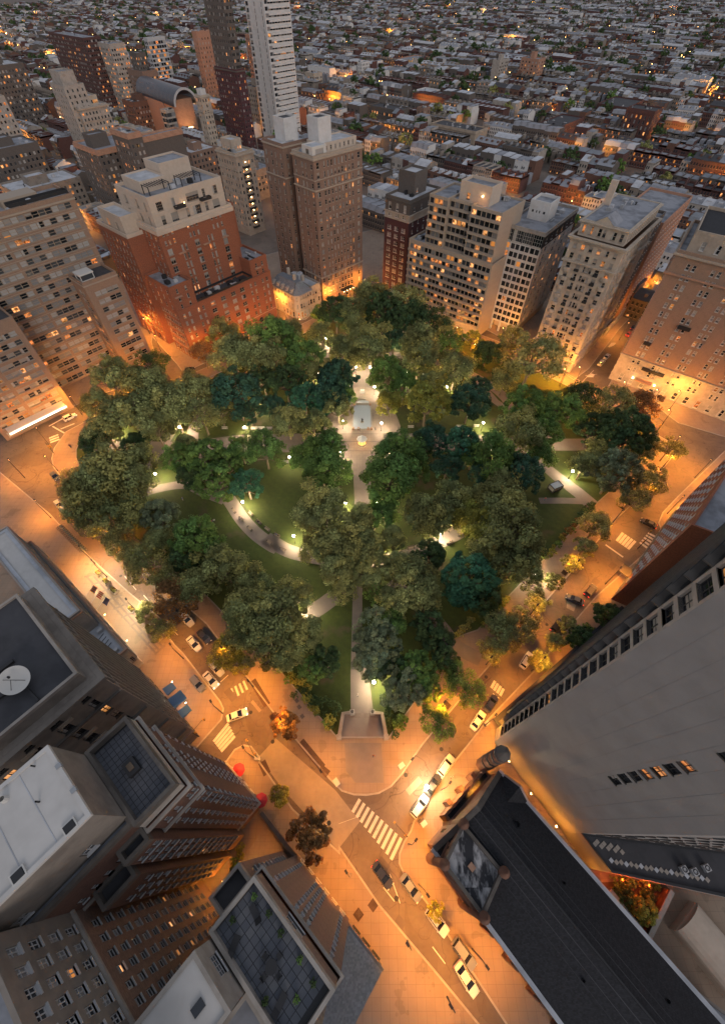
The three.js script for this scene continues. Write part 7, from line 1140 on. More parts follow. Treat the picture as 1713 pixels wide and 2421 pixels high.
// trees of the streets and yards beyond
{ const lite = [1, 2].map(s => crownAndLimbs(600 + s, { lobes: 9, clumps: 5, per: 22, leaf: 0.1, lr: 0.4, flat: 1, cy: 1.25 }));
  const tint = ['k', 'k', 'g', 'k', 'o'];
  treeSpots.slice(0, 150).forEach(([x, z, r], i) => { const c = tint[i % 5], o = thing('yard_tree', `${{ k: 'dark green', g: 'mid green', o: 'olive' }[c]} tree rising between the near rowhouse terraces`, 'tree', [x, z], i, `${{ k: 'dark', g: 'mid green', o: 'olive' }[c]} trees among the rowhouses`); o.scale.setScalar(r * 1.25); part(o, 'trunk', lite[i % 2][1], M.barkDark); part(o, 'crown', lite[i % 2][0], LEAF[c]); });
  const rest = treeSpots.slice(150); lite.forEach((v, k) => { const list = rest.filter((_, i) => i % 2 === k), im = new THREE.InstancedMesh(v[0], LEAF.k, list.length), m = new THREE.Matrix4(), q = new THREE.Quaternion(); list.forEach(([x, z, r], i) => im.setMatrixAt(i, m.compose(new THREE.Vector3(x, 0, z), q.setFromAxisAngle(new THREE.Vector3(0, 1, 0), i), new THREE.Vector3(r * 1.3, r * 1.3, r * 1.3)))); im.name = numbered('distant_trees'); im.castShadow = true; tag(im, 'dark treetops scattered through the far terraces', 'trees', 'far trees', 'stuff'); scene.add(im); });
}
// shrub beds and hedges: leaf faces over a run of mounds
function shrubGeo(seed, n, leaf) { return crownAndLimbs(seed, { lobes: 7, clumps: 4, per: n * 0.5, leaf, lr: 0.46, flat: 0.75, cy: 0.55, tone: 0.3 })[0]; }
const SHRUB = [shrubGeo(701, 34, 0.11), shrubGeo(702, 34, 0.11), shrubGeo(703, 34, 0.12)];
function shrubs(list, label, group) { list.forEach(([x, z, r, c], i) => { const o = thing('shrub', label, 'shrub', [x, z], i * 1.7, group, KERB + 0.05); o.scale.set(r, r * 0.9, r); part(o, 'foliage', SHRUB[i % 3], LEAF[c]); }); }
{ const along = (a, b, n, wob, rad, tints) => Array.from({ length: n }, (_, i) => { const t = (i + 0.5) / n, p = between(a, b, t); return [p[0] + R(-wob, wob), p[1] + R(-wob, wob), rad * R(0.7, 1.3), pick(tints)]; });
  shrubs([...along([-19.83, -32.09], [-11.43, -23.86], 16, 1.3, 1.1, ['y', 'g', 'y', 'k']), ...along([-14.46, -25.24], [-6.46, -17.96], 18, 1.6, 1.0, ['k', 'g', 'k', 'y']), ...along([-9.97, -23.86], [-4.8, -21.18], 8, 1.2, 1.1, ['k', 'k'])], 'leafy shrub in the bed left of the corner entrance', 'shrubs left of the entrance');
  shrubs([...along([6.14, -17.33], [9.51, -21.18], 10, 1.2, 1.1, ['k', 'g']), ...along([5.86, -19.23], [4.94, -23.86], 8, 1.2, 1.1, ['k', 'k', 'g'])], 'leafy shrub in the bed right of the corner entrance', 'shrubs right of the entrance');
  shrubs([...along([23.39, -39.13], [29.36, -44.15], 8, 0.5, 0.9, ['y', 'o']), ...along([30.56, -41.52], [39.12, -49.82], 16, 0.3, 0.85, ['o', 'g', 'y']), ...along([51.36, -61.46], [66.51, -75.8], 18, 0.7, 1.1, ['o', 'g', 'r', 'y']), ...along([67.36, -76.99], [71.43, -80.63], 6, 0.7, 1.3, ['g', 'k'])], 'low hedge shrub along the right-hand park kerb', 'hedge on the right-hand park edge');
  shrubs([...along([47, -154.7], [57.5, -145.11], 10, 0.6, 1.2, ['k', 'o']), ...along([64.4, -142.05], [72.85, -136.12], 8, 0.8, 1.2, ['k'])], 'low hedge shrub along the far park kerb', 'hedge on the far park edge');
  shrubs([...along([-35.28, -45.36], [-30.71, -40.27], 8, 0.6, 1.2, ['g', 'y']), ...along([-21.68, -35.15], [-21.05, -33.22], 3, 0.4, 1.1, ['g'])], 'shrub along the left-hand park kerb', 'hedge on the left-hand park edge');
  shrubs([...along([62.34, -45.95], [64.1, -42.72], 8, 1.2, 1.5, ['k', 'g']), ...along([53.41, -38.18], [59.49, -41.04], 10, 1.2, 1.3, ['k', 'g', 'k'])], 'dark shrub in the bed before the grey slab tower', 'shrubs before the grey slab');
  shrubs([...along([45.6, 8.7], [55, 9], 14, 1.4, 1.2, ['k', 'g', 'y', 'k'])], 'dark shrub in the walled courtyard', 'courtyard shrubs');
  shrubs(along([-23.13, 2.07], [-24.51, 6.77], 6, 0.3, 0.8, ['g', 'y', 'k']), 'shrub in the narrow court between the two brick towers', 'court shrubs');
  shrubs([[...[-7.41, -19.55], 1.6, 'y']].flatMap(p => [p]), 'round yellow-green bush beside the entrance wall', undefined);
}
// ---------------------------------------------------------------- lamps, each with its own light
const AMBER = lin(1, 0.355, 0.035), WARM = lin(1, 0.8, 0.5);
function pointLight(x, y, z, color, I, parent, radius = 0.18) { const l = new THREE.PointLight(color, I, 0, 2); l.position.set(x, y, z); l.castShadow = true; l.shadow.radius = radius / 0.02; (parent || scene).add(l); return l; }
function downLight(x, y, z, color, I, parent, a = 1.28) { const l = new THREE.SpotLight(color, I, 0, a, 0.55, 2); l.position.set(x, y, z); l.target.position.set(x, y - 5, z); l.castShadow = true; l.shadow.radius = 8; parent.add(l, l.target); }
const lampHead = new THREE.SphereGeometry(0.16, 10, 8), globe = new THREE.SphereGeometry(0.38, 14, 10);
const poleGeo = new Acc().tube([0, 0, 0], [0, 0.6, 0], 0.16, 0.13, 8).tube([0, 0.6, 0], [0, 7.6, 0], 0.1, 0.06, 7).tube([0, 7.5, 0], [0.9, 7.9, 0], 0.045, 0.04, 6).geo(), hoodGeo = new Acc().bx(0.65, 7.9, -0.2, 1.35, 8.06, 0.2).geo();
const postGeo = new Acc().tube([0, 0, 0], [0, 0.5, 0], 0.15, 0.1, 8).tube([0, 0.5, 0], [0, 3.3, 0], 0.06, 0.05, 7).tube([0, 3.28, 0], [0, 3.4, 0], 0.14, 0.14, 8).geo();
function streetLamp([x, z], label, turn = 0, I = 400, color = AMBER, bare = false) {
  const o = thing('street_lamp', label, 'street lamp', [x, z], turn, 'street lamps', KERB);
  part(o, 'pole', poleGeo, M.darkMetal); part(o, 'hood', hoodGeo, M.darkMetal); const b = part(o, 'bulb', lampHead, color === AMBER ? M.bulbAmber : M.bulbWhite); b.position.set(1, 7.78, 0); (bare ? pointLight : downLight)(1, 7.78, 0, color, I, o);
}
const A1 = -0.9, A2 = 2.25, W1 = 0.78, W2 = -2.36;
[[[-95.47, -76.39], 'by the bike racks', A2], [[-75.97, -60.44], 'at the head of the planter row', A2], [[-58.05, -44.96], 'beside the fourth planter', A2, 760, WARM], [[-70.94, -56.1], 'beside the second planter', A2, 760, WARM], [[-44.03, -33.6], 'on the kerb past the last planter', A2], [[-31.93, -21.18], 'at the zebra crossing corner by the blue awnings', A2], [[-23.49, -12.46], 'by the red umbrellas', A2], [[-2.22, 6.78], 'on the pavement before the roof garden building', A2], [[7.92, 15.74], 'at the bottom of the street by the slate roof', A2], [[14.1, 22.41], 'lowest of the left-hand pavement', A2],
 [[-101.96, -96.03], 'by the left corner of the park', A1], [[-75.09, -67.83], 'under the tall trees of the left park edge', A1], [[-55.05, -52.6], 'opposite the bank hall', A1], [[-33.19, -34.37], 'beside the two white cars', A1], [[-25.86, -26.99], 'by the planting strip left of the entrance', A1], [[-17.82, -19.23], 'beside the russet tree left of the entrance', A1], [[-8.79, -9.85], 'at the tree pit of the park corner', A1],
 [[10.64, -11.87], 'on the rounded park corner', W2], [[18.34, -22.51], 'between the two round kerb trees', W2], [[30.11, -32.09], 'opposite the grey slab', W2], [[43.85, -44.92], 'among the right-hand kerb trees', W2], [[57.78, -57.43], 'beside the small kerb trees', W2], [[75.47, -74.04], 'beside the upper zebra crossing', W2], [[88.59, -84.4], 'by the parked motorbikes', W2], [[99.66, -96.23], 'near the right corner of the park', W2],
 [[16.28, -6.51], 'beside the black parked car', W1], [[20.59, -5.97], 'before the church porch', W1], [[27.4, -18.59], 'beside the white car by the slab', W1], [[40.83, -30.6], 'under the slab balconies', W1], [[66.75, -53.96], 'by the dark entrance canopy', W1], [[94.19, -78.11], 'on the far street corner island', W1], [[8.98, 2.29], 'at the church corner crossing', W1], [[10.54, 8.27], 'by the dark car beside the church tower', A1], [[19.15, 16.77], 'halfway along the church', A1],
 [[-105.08, -124.4], 'before the glowing canopy', A2], [[-92.76, -137.7], 'behind the corner trees below the tan slab', A2], [[-77.11, -144.08], 'at the side street mouth by the red tower', A1], [[-63.21, -160.36], 'behind the trees before the red tower', A1], [[-47.01, -172.96], 'before the red tower door', A1], [[-28.01, -179.24], 'on the open corner before the mansion', A1, 420], [[-15.33, -205.1], 'before the brown twin tower', A1],
 [[1.8, -214.8], 'at the top corner of the park', A2], [[24.59, -203.32], 'behind the trees before the slim tower', A2], [[39.35, -190.18], 'before the stepped slab', A2], [[41.13, -170.98], 'beside the cars parked before the stepped slab', A2], [[46.7, -158.05], 'opposite the white colonnade', A2], [[60.62, -170.5], 'before the colonnade', A2, 420], [[68.77, -150.87], 'under the big open tree', A2, 480], [[78.52, -141.04], 'before the ornate hotel corner', A2], [[78.55, -141.85], 'beside the hotel crossing', A2], [[84.65, -142.35], 'at the mouth of the side street', A2], [[114.48, -174.71], 'on the left of the side street', W1], [[126.64, -191.94], 'farther up the side street', W1], [[141.63, -212.74], 'farthest up the side street', W1], [[98.53, -133.06], 'left of the limestone entrance', A2, 190], [[108.77, -128.41], 'right of the limestone entrance', A2, 190], [[108.15, -117.03], 'on the traffic island at the right', A2], [[116.42, -127.5], 'by the pale kerb at the right edge', A2],
 [[-40.12, -197.71], 'in the glowing side street left of the mansion', A1, 520], [[-43.3, -205.1], 'deep in the side street left of the mansion', A1, 420], [[-87.52, -166.15], 'beside the red tower flank', A1], [[-96.4, -179.82], 'deep in the side street by the red tower', A1],
 [[-109.58, -107.71], 'at the left corner crossing', A2], [[-111.46, -92.89], 'on the left street before the frame edge', A2], [[109.64, -92.89], 'at the right frame edge of the cross street', W1], [[106.1, -105.04], 'on the right corner kerb', W2],
].forEach(([p, where, turn, I, col], i) => streetLamp(p, `tall dark street lamp ${where}`, turn, I ? I * 0.75 : (i > 33 ? 520 : i === 8 || i === 9 || i > 30 ? 300 : i < 2 || i === 10 || i === 11 || i > 20 && i < 31 ? 540 : undefined), col, i > 33));   // the far sides of the square have open globes

[[[-87.61, -113.29], 'under the trees below the tan slab'], [[-66.49, -91.19], 'by the fork of the left path'], [[-64.48, -113.29], 'beside the straight left path'], [[-41.47, -113.23], 'by the row of pale benches'], [[-36.46, -79.71], 'where the curved walk leaves the trees'], [[-24.25, -98.66], 'on the plaza edge left of the pool'], [[-17.09, -43.63], 'glowing over the lower left lawn'], [[4.31, -63.02], 'over the walk crossing'], [[22.18, -67.83], 'on the lower right curved walk'], [[46.24, -54.98], 'among the lower right trees'], [[67.74, -92.33], 'on the bright lawn at the right'], [[-5.08, -79.4], 'left of the main path'], [[4.66, -79.4], 'right of the main path'], [[-2.35, -183.83], 'near the top corner'], [[-2.57, -148.82], 'left of the top path'], [[3.04, -148.82], 'right of the top path'], [[6.71, -115.33], 'with a bright globe right of the pool'], [[-7.12, -116.5], 'left of the pool'], [[-4.88, -136.08], 'at the head of the pool, left'], [[4.66, -136.08], 'at the head of the pool, right'], [[-7.22, -100.96], 'left of the lit kiosk'], [[6.5, -101.59], 'right of the lit kiosk'], [[2.62, -26.99], 'by the path above the forecourt'], [[17.45, -145.11], 'on the upper right path'], [[32.53, -136.12], 'beside the big upper right tree'], [[-38.12, -128.59], 'behind the left trees'], [[-17.68, -145.11], 'left of the far round tree'], [[14.89, -170.98], 'before the stepped slab trees'], [[-15.77, -169.76], 'near the mansion corner'], [[12.89, -6.78], 'under the dark trees above the entrance'], [[42.87, -115.53], 'by the right-hand bench row'], [[43.36, -101.59], 'under the right plaza trees'], [[-19.75, -67.29], 'at the lower end of the oval lawn'], [[62.59, -107.66], 'by the short right path'],
].forEach(([p, where]) => { const o = thing('park_lamp', `black post lamp with glowing globe ${where}`, 'park lamp', p, 0, 'park lamps', PY); part(o, 'post', postGeo, M.darkMetal); const g = part(o, 'globe', globe, M.bulbWhite); g.position.y = 3.76; part(o, 'cap', new THREE.ConeGeometry(0.16, 0.16, 8).translate(0, 4.2, 0), M.darkMetal); pointLight(0.22, 3.2, 0, WARM, /pool|plaza|kiosk|top path|top corner/.test(where) ? 130 : 250, o, 0.2); });

// wall and canopy lamps
function wallLamp([x, z], y, label, I, color = AMBER) { const o = thing('wall_lamp', label, 'wall lamp', [x, z], 0, undefined, y); part(o, 'bracket', new Acc().bx(-0.08, -0.1, -0.08, 0.08, 0.3, 0.08).geo(), M.darkMetal); part(o, 'bulb', new THREE.SphereGeometry(0.18, 8, 6), color === AMBER ? M.bulbAmber : new THREE.MeshStandardMaterial({ color: 0x000000, emissive: color, emissiveIntensity: 9 })); pointLight(0, 0, 0, color, I, o, 0.18); }
wallLamp([30.2, -11.2], 4.5, 'alley lamp nearest the square between church and grey slab', 60); wallLamp([33.4, -5.6], 4.5, 'middle alley lamp between church and grey slab', 80); wallLamp([37, -0.4], 4.5, 'far alley lamp between church and grey slab', 80); wallLamp([42, 7.6], 4, 'last alley lamp by the courtyard wall', 50);
wallLamp([47.5, 7.4], 3, 'red courtyard lamp under the gravel-roofed annex', 90, lin(1, 0.12, 0.01)); wallLamp([52, 8.2], 3, 'second red courtyard lamp under the annex', 90, lin(1, 0.12, 0.01));
wallLamp([-19.4, 4.57], 2.2, 'low lamp in the paved court between the brick towers', 60); wallLamp([-25.66, 7.79], 2.2, 'low lamp deep in the court by the brick flank', 90); wallLamp([-26.38, 8.9], 3.2, 'lamp at the inner end of the court', 70);
wallLamp([-57.87, -37.09], 3, 'bright lamp at the foot of the bank front', 60, WARM); wallLamp([-65.78, -43.83], 3, 'lamp at the foot of the bank front near the flags', 40);
wallLamp([-40.17, -22.99], 2.2, 'shopfront lamp under the blue awnings', 45, lin(1, 0.93, 0.8)); wallLamp([-44.31, -27.44], 2.6, 'shopfront lamp beside the blue awnings', 30, lin(1, 0.93, 0.8));
wallLamp(rel([68, -177], 52 * D2R, 2.5, -5), 4.2, 'left soffit lamp in the white colonnade', 70); wallLamp(rel([68, -177], 52 * D2R, 2.5, -12), 4.2, 'right soffit lamp in the white colonnade', 70);
wallLamp(rel([100, -147], 52 * D2R, -0.9, 8), 4.1, 'left lantern of the limestone entrance', 24); wallLamp(rel([100, -147], 52 * D2R, -0.9, 16), 4.1, 'right lantern of the limestone entrance', 24);
wallLamp(rel([-18.8, -204], 44 * D2R, 14, 1.6), 4.1, 'canopy lamp at the brown twin tower door', 120);
wallLamp(rel([50.6, -175.8], 50 * D2R, 4.3, -12), 50.2, 'bright lamp on the plant room of the stepped slab', 26); wallLamp(rel([-71.5, -160], E, 20, -7.6), 50.4, 'terrace lamp on the cream top of the red tower', 8); wallLamp(foyer, 10.2, 'amber foyer lamp under the glass vault', 260, lin(1, 0.4, 0.1));
wallLamp([-115.5, -124.18], 3.4, 'white lamp under the glowing canopy of the tan slab', 120, WARM);
// lamps of the far streets: the nearer ones stand singly, with their light; beyond they are specks
lampSpots.filter((_, i) => i % 3 === 0).slice(0, 46).forEach(([x, z], i) => { const o = thing('terrace_street_lamp', 'amber street lamp glowing between the near terraces', 'street lamp', [x, z], 0, 'street lamps among the terraces'); part(o, 'pole', new Acc().tube([0, 0, 0], [0, 6.4, 0], 0.1, 0.06, 5).geo(), M.darkMetal); part(o, 'bulb', new THREE.SphereGeometry(0.24, 6, 5).translate(0, 6.5, 0), M.bulbAmber); pointLight(0, 6.5, 0, AMBER, 520, o, 0.24); });
{ const rest = lampSpots.slice(138), lg = mergeGeometries([new THREE.SphereGeometry(0.42, 5, 4).translate(0, 7, 0), new THREE.CylinderGeometry(0.08, 0.1, 7, 5).translate(0, 3.5, 0)], true), im = new THREE.InstancedMesh(lg, [new THREE.MeshStandardMaterial({ color: 0x000000, emissive: lin(1, 0.52, 0.16), emissiveIntensity: 9 }), M.darkMetal], rest.length), m = new THREE.Matrix4(); rest.forEach(([x, z, d], i) => im.setMatrixAt(i, m.makeTranslation(x, 0, z))); im.name = 'distant_street_lamps'; tag(im, 'amber street lamps dotted through the far terraces', 'street lamps', 'far street lamps', 'stuff'); scene.add(im);
  const step = Math.floor(rest.length / 70); for (let i = 0; i < rest.length; i += step) pointLight(rest[i][0] + 0.9, 7, rest[i][1], AMBER, 2100, null, 0.42); }

// ---------------------------------------------------------------- cars
const CARPAINT = { white: flat(0.62, 0.61, 0.58, 0.25), black: flat(0.012, 0.012, 0.014, 0.2), grey: flat(0.16, 0.165, 0.17, 0.3), red: flat(0.3, 0.03, 0.025, 0.25), blue: flat(0.03, 0.05, 0.09, 0.25), silver: flat(0.38, 0.38, 0.38, 0.3) };
for (const k in CARPAINT) { CARPAINT[k] = new THREE.MeshPhysicalMaterial({ color: CARPAINT[k].color, roughness: 0.4, clearcoat: 1, clearcoatRoughness: 0.08 }); }
const M2 = { tyre: flat(0.015, 0.015, 0.015, 0.9), rim: flat(0.3, 0.3, 0.3, 0.4, { metalness: 0.6 }), glass: flat(0.012, 0.014, 0.016, 0.05), head: flat(0.6, 0.58, 0.5, 0.15), tail: flat(0.25, 0.01, 0.01, 0.3), tailLit: new THREE.MeshStandardMaterial({ color: 0x220000, emissive: lin(1, 0.06, 0.04), emissiveIntensity: 3 }), headLit: new THREE.MeshStandardMaterial({ color: 0x222222, emissive: lin(1, 0.9, 0.75), emissiveIntensity: 6 }) };
function loft(sections) { const a = new Acc(); for (let i = 0; i + 1 < sections.length; i++) { const s = sections[i], t = sections[i + 1]; for (let k = 0; k + 1 < s.length; k++) a.quad(s[k], t[k], t[k + 1], s[k + 1]); } for (const s of [sections[0], sections[sections.length - 1]]) for (let k = 1; k + 1 < s.length; k++) a.quad(s[0], s[k], s[k + 1], s[k + 1]); const g = a.geo(); return g; }
const wheelGeo = [new THREE.CylinderGeometry(0.33, 0.33, 0.24, 18).rotateX(Math.PI / 2), new THREE.CylinderGeometry(0.2, 0.2, 0.26, 12).rotateX(Math.PI / 2)];
function carGeo(kind) {
  const suv = kind === 'suv', L = suv ? 4.7 : 4.75, W = suv ? 0.94 : 0.91, belt = suv ? 1.02 : 0.92, roof = suv ? 1.7 : 1.44;
  const st = suv ? [[-2.33, 0.62, 0.8], [-2.28, 0.95, 0.86], [-2.1, belt, 0.93], [-0.8, belt, 1], [0.9, belt, 1], [1.1, 1.0, 0.99], [1.9, 0.92, 0.94], [2.22, 0.8, 0.84], [2.34, 0.55, 0.76]] : [[-2.37, 0.6, 0.78], [-2.3, 0.86, 0.84], [-1.9, belt + 0.02, 0.93], [-1.2, belt, 0.98], [0.8, belt - 0.02, 1], [1.2, 0.86, 0.98], [1.9, 0.78, 0.92], [2.25, 0.68, 0.82], [2.37, 0.5, 0.72]];
  const body = loft(st.map(([x, y, w]) => { const z = W * w; return [[x, 0.22, -z * 0.92], [x, 0.42, -z], [x, Math.max(0.44, y - 0.12), -z], [x, y, -z * 0.9], [x, y + 0.02, 0], [x, y, z * 0.9], [x, Math.max(0.44, y - 0.12), z], [x, 0.42, z], [x, 0.22, z * 0.92]]; }));
  const gh = suv ? [[-2.12, 0.0], [-1.85, 0.9], [-1.5, 1], [0.1, 1], [0.35, 0.92], [1.05, 0.0]] : [[-1.75, 0.0], [-1.05, 0.88], [-0.75, 1], [0.05, 1], [0.3, 0.9], [1.15, 0.0]];
  const glass = loft(gh.map(([x, t]) => { const y = belt - 0.02 + (roof - belt) * t, z = W * (0.88 - 0.17 * t); return [[x, belt - 0.06, -W * 0.88], [x, y, -z], [x, y + 0.03 * t, 0], [x, y, z], [x, belt - 0.06, W * 0.88]]; }));
  const r0 = suv ? -1.9 : -1.1, r1 = suv ? 0.32 : 0.28, top = new Acc(); const rz = W * 0.7; top.bx(r0, roof - 0.02, -rz, r1, roof + 0.03, rz);
  for (const s of [-1, 1]) { const pl = (x0, y0, x1, y1) => top.tube([x0, y0, s * W * 0.87], [x1, y1, s * rz], 0.05, 0.045, 5); if (suv) { pl(1.0, belt, r1, roof); pl(-0.7, belt, -0.72, roof); pl(-2.05, belt, r0, roof); } else { pl(1.1, belt, r1, roof); pl(-0.45, belt, -0.45, roof); pl(-1.7, belt, r0, roof); } top.bx(0.75, belt, s * (W + 0.02) - 0.08, 0.95, belt + 0.14, s * (W + 0.02) + 0.08); }
  return { body, glass, top: top.geo(), L, W, wb: 1.42, hx: 2.2, tx: -2.3 };
}
const CG = { sedan: carGeo('sedan'), suv: carGeo('suv') };
function car([x, z], turn, kind, color, label, lit = '') {
  const g = CG[kind], o = thing('parked_car', label, 'car', [x, z], turn, 'cars on the streets round the square');
  part(o, 'body', g.body, CARPAINT[color]); part(o, 'cabin_glass', g.glass, M2.glass); part(o, 'roof', g.top, CARPAINT[color]);
  for (const [sx, sz] of [[1, 1], [1, -1], [-1, 1], [-1, -1]]) { const w = part(o, 'wheel', wheelGeo[0], M2.tyre); w.position.set(sx * g.wb, 0.33, sz * (g.W - 0.1)); part(w, 'rim', wheelGeo[1], M2.rim); }
  for (const s of [-1, 1]) { part(o, 'headlight', new Acc().bx(g.hx - 0.12, 0.55, s * 0.62 - 0.18, g.hx + 0.1, 0.72, s * 0.62 + 0.18).geo(), lit.includes('h') ? M2.headLit : M2.head); part(o, 'tail_light', new Acc().bx(g.tx - 0.03, 0.68, s * 0.62 - 0.18, g.tx + 0.1, 0.84, s * 0.62 + 0.18).geo(), lit.includes('t') ? M2.tailLit : M2.tail); }
  return o;
}
const TW = -42 * D2R, TR = 43 * D2R, TS = 48 * D2R;
[[[11.6, -3.71], TR + 0.08, 'suv', 'white', 'white car nearest the zebra crossing by the church'], [[14.64, -7.33], TR + 0.08, 'sedan', 'black', 'black car parked between two white cars by the church'], [[17.77, -10.86], TR + 0.08, 'suv', 'white', 'white car with black roof panels before the stair turret'], [[25.97, -19.55], TR + 0.1, 'sedan', 'white', 'white saloon below the small zebra crossing'], [[29.56, -23.12], TR + 0.1, 'sedan', 'black', 'black saloon just below the small zebra crossing'], [[40.07, -33.03], TR + 0.1, 'suv', 'white', 'white car above the small zebra crossing'], [[49.98, -41.81], TR, 'suv', 'black', 'black car with red tail lights above the white one', 't'], [[61.72, -51.72], TR, 'suv', 'black', 'dark car with bright red tail lights by the patched road', 't'], [[56.68, -49.08], TR + 1.9, 'sedan', 'blue', 'dark car swinging across the right-hand street', 't'], [[86.52, -74.11], TR + 1.7, 'sedan', 'black', 'dark car turning at the upper zebra crossing', 't'],
 [[-45.52, -43.5], TW, 'suv', 'white', 'white car highest of the queue past the planters'], [[-42.17, -37.11], TW, 'sedan', 'white', 'white saloon alone in the middle lane'], [[-40.02, -38.92], TW, 'sedan', 'black', 'black saloon along the park kerb'], [[-35.31, -31.15], TW, 'suv', 'white', 'white car with dark glass roof at the stop line'], [[-36.06, -28.41], TW, 'sedan', 'white', 'white saloon beside it at the stop line', 'h'], [[-28.45, -20.69], TW + 1.1, 'sedan', 'white', 'white car turning over the left zebra crossing', 'h'], [[-38.95, -27.52], TW, 'suv', 'grey', 'dark grey van parked by the blue awnings'], [[-101.49, -93.18], TW, 'sedan', 'blue', 'dark car parked at the left corner kerb'], [[-94.92, -81.25], TW, 'sedan', 'silver', 'silver car under the left edge trees'], [[-86.59, -76.39], TW, 'suv', 'white', 'white car half hidden by the left edge trees'], [[-58.9, -55.47], TW, 'sedan', 'silver', 'silver car glimpsed below the left edge trees'], [[-75.42, -70.05], TW, 'sedan', 'white', 'white car deep under the left edge trees'], [[-108.59, -122.39], TS, 'suv', 'white', 'white van before the glowing canopy', 'h'],
 [[8.95, 8.71], TW - 0.1, 'sedan', 'grey', 'dark car nearest the church tower'], [[13.33, 13.21], TW - 0.1, 'suv', 'white', 'white car half under the small yellow tree'], [[17.55, 17.28], TW - 0.1, 'suv', 'grey', 'grey car with silver roof by the church wall'], [[17.55, 20.26], TW - 0.2, 'sedan', 'white', 'white car cut by the bottom edge', 't'], [[3.75, 6.93], TW - 0.1, 'sedan', 'black', 'dark car driving past the church crossing', 't'],
 [[104.3, -161.47], TS, 'sedan', 'white', 'upper white car parked in the right-hand side street'], [[100.42, -156.92], TS, 'suv', 'white', 'lower white car parked in the right-hand side street'], [[120.35, -179.17], TS, 'sedan', 'red', 'red car up the right-hand side street', 't'], [[124.49, -184.43], TS, 'sedan', 'black', 'dark car behind the red one up the side street', 't'], [[39.3, -178.53], -TS, 'suv', 'white', 'white car first in the row before the stepped slab'], [[43.33, -175.97], -TS, 'sedan', 'black', 'dark car second in the row before the stepped slab'], [[47.22, -173.83], -TS, 'sedan', 'silver', 'silver car third in the row before the stepped slab'], [[101.9, -125.25], -TS, 'sedan', 'black', 'dark car with red tail lights before the limestone entrance', 't'], [[-71.47, -151.98], TS, 'sedan', 'black', 'dark car at the red tower corner'], [[-22.23, -205.1], TS + 0.3, 'sedan', 'grey', 'grey car before the mansion side front'], [[-3.49, -208.15], TS, 'sedan', 'red', 'red car glimpsed before the brown twin tower', 't'],
].forEach(a => car(...a));

// ---------------------------------------------------------------- park furniture
const benchGeo = { seat: new Acc().bx(-0.95, 0.4, -0.22, 0.95, 0.46, -0.08).bx(-0.95, 0.4, -0.04, 0.95, 0.46, 0.1).bx(-0.95, 0.4, 0.14, 0.95, 0.46, 0.28).geo(), back: new Acc().bx(-0.95, 0.55, -0.32, 0.95, 0.67, -0.27).bx(-0.95, 0.73, -0.36, 0.95, 0.86, -0.31).geo(), leg: new Acc().bx(-0.04, 0, -0.28, 0.04, 0.62, 0.3).geo() };
const benchWood = flat(0.33, 0.25, 0.18, 0.8), benchPale = flat(0.5, 0.46, 0.42, 0.8);
function bench(p, turn, label, pale) { const o = thing('bench', label, 'bench', p, turn, 'park benches', PY + 0.05); o.scale.setScalar(1.15); part(o, 'seat', benchGeo.seat, pale ? benchPale : benchWood); part(o, 'backrest', benchGeo.back, pale ? benchPale : benchWood); for (const x of [-0.8, 0.8]) part(o, 'leg', benchGeo.leg, M.darkMetal).position.x = x; return o; }
const ORD = ['first', 'second', 'third', 'fourth', 'fifth', 'sixth', 'seventh', 'eighth', 'ninth'];
const seats = (list, what, pale) => list.forEach(([p, t], i) => bench(p, t, `${ORD[i]} ${pale ? 'pale' : 'wooden'} bench from the left ${what}`, pale));
seats([[[-39.83, -78.91], -0.95 + Math.PI], [[-36.99, -75.68], -0.85 + Math.PI], [[-33.79, -72.14], -0.75 + Math.PI], [[-27.25, -67.18], -0.6 + Math.PI], [[-23.07, -64.7], -0.5 + Math.PI], [[-15.39, -61.36], -0.25 + Math.PI]].map(([p, t]) => [p, t + Math.PI]), 'on the outer edge of the curved walk');
seats([[[-34.44, -77.71], -0.8], [[-31.45, -74.45], -0.75], [[-28.58, -71.91], -0.65], [[-25.39, -69.6], -0.55], [[-14.04, -64.49], -0.2]].map(([p, t]) => [p, t]), 'on the lawn edge of the curved walk');
seats([[[14.07, -65.34], 0.3], [[22.87, -69.1], 0.4], [[26.44, -71.63], 0.5]], 'on the inner edge of the right curved walk');
seats([[[13.01, -61.67], 0.3 + Math.PI], [[25.56, -67.18], 0.45 + Math.PI], [[29.25, -69.94], 0.5 + Math.PI]], 'on the outer edge of the right curved walk');
seats([1170, 1300, 1355, 1405, 1455].map((x, i) => [[[-49.91, -116.2], [-42.49, -116.03], [-39.37, -116.03], [-36.53, -116.03], [-33.68, -116.03]][i], 0]), 'in the row left of the plaza', true);
seats([[[-38.9, -116.11], 0], [[-36.52, -116.11], 0], [[-33.67, -116.11], 0]], 'in the row near the left plaza lamp', true);
seats([[[17.55, -116.86], 0], [[35.16, -117.2], 0], [[41.46, -117.37], 0]], 'in the row right of the plaza', true);
seats([[[-25.99, -99.24], 0], [[-22.27, -99.24], 0]], 'at the lawn end below the left plaza lamp', true);
seats([[[25.28, -147.71], -0.4], [[28.9, -145.63], -0.4]], 'on the upper right path', true);

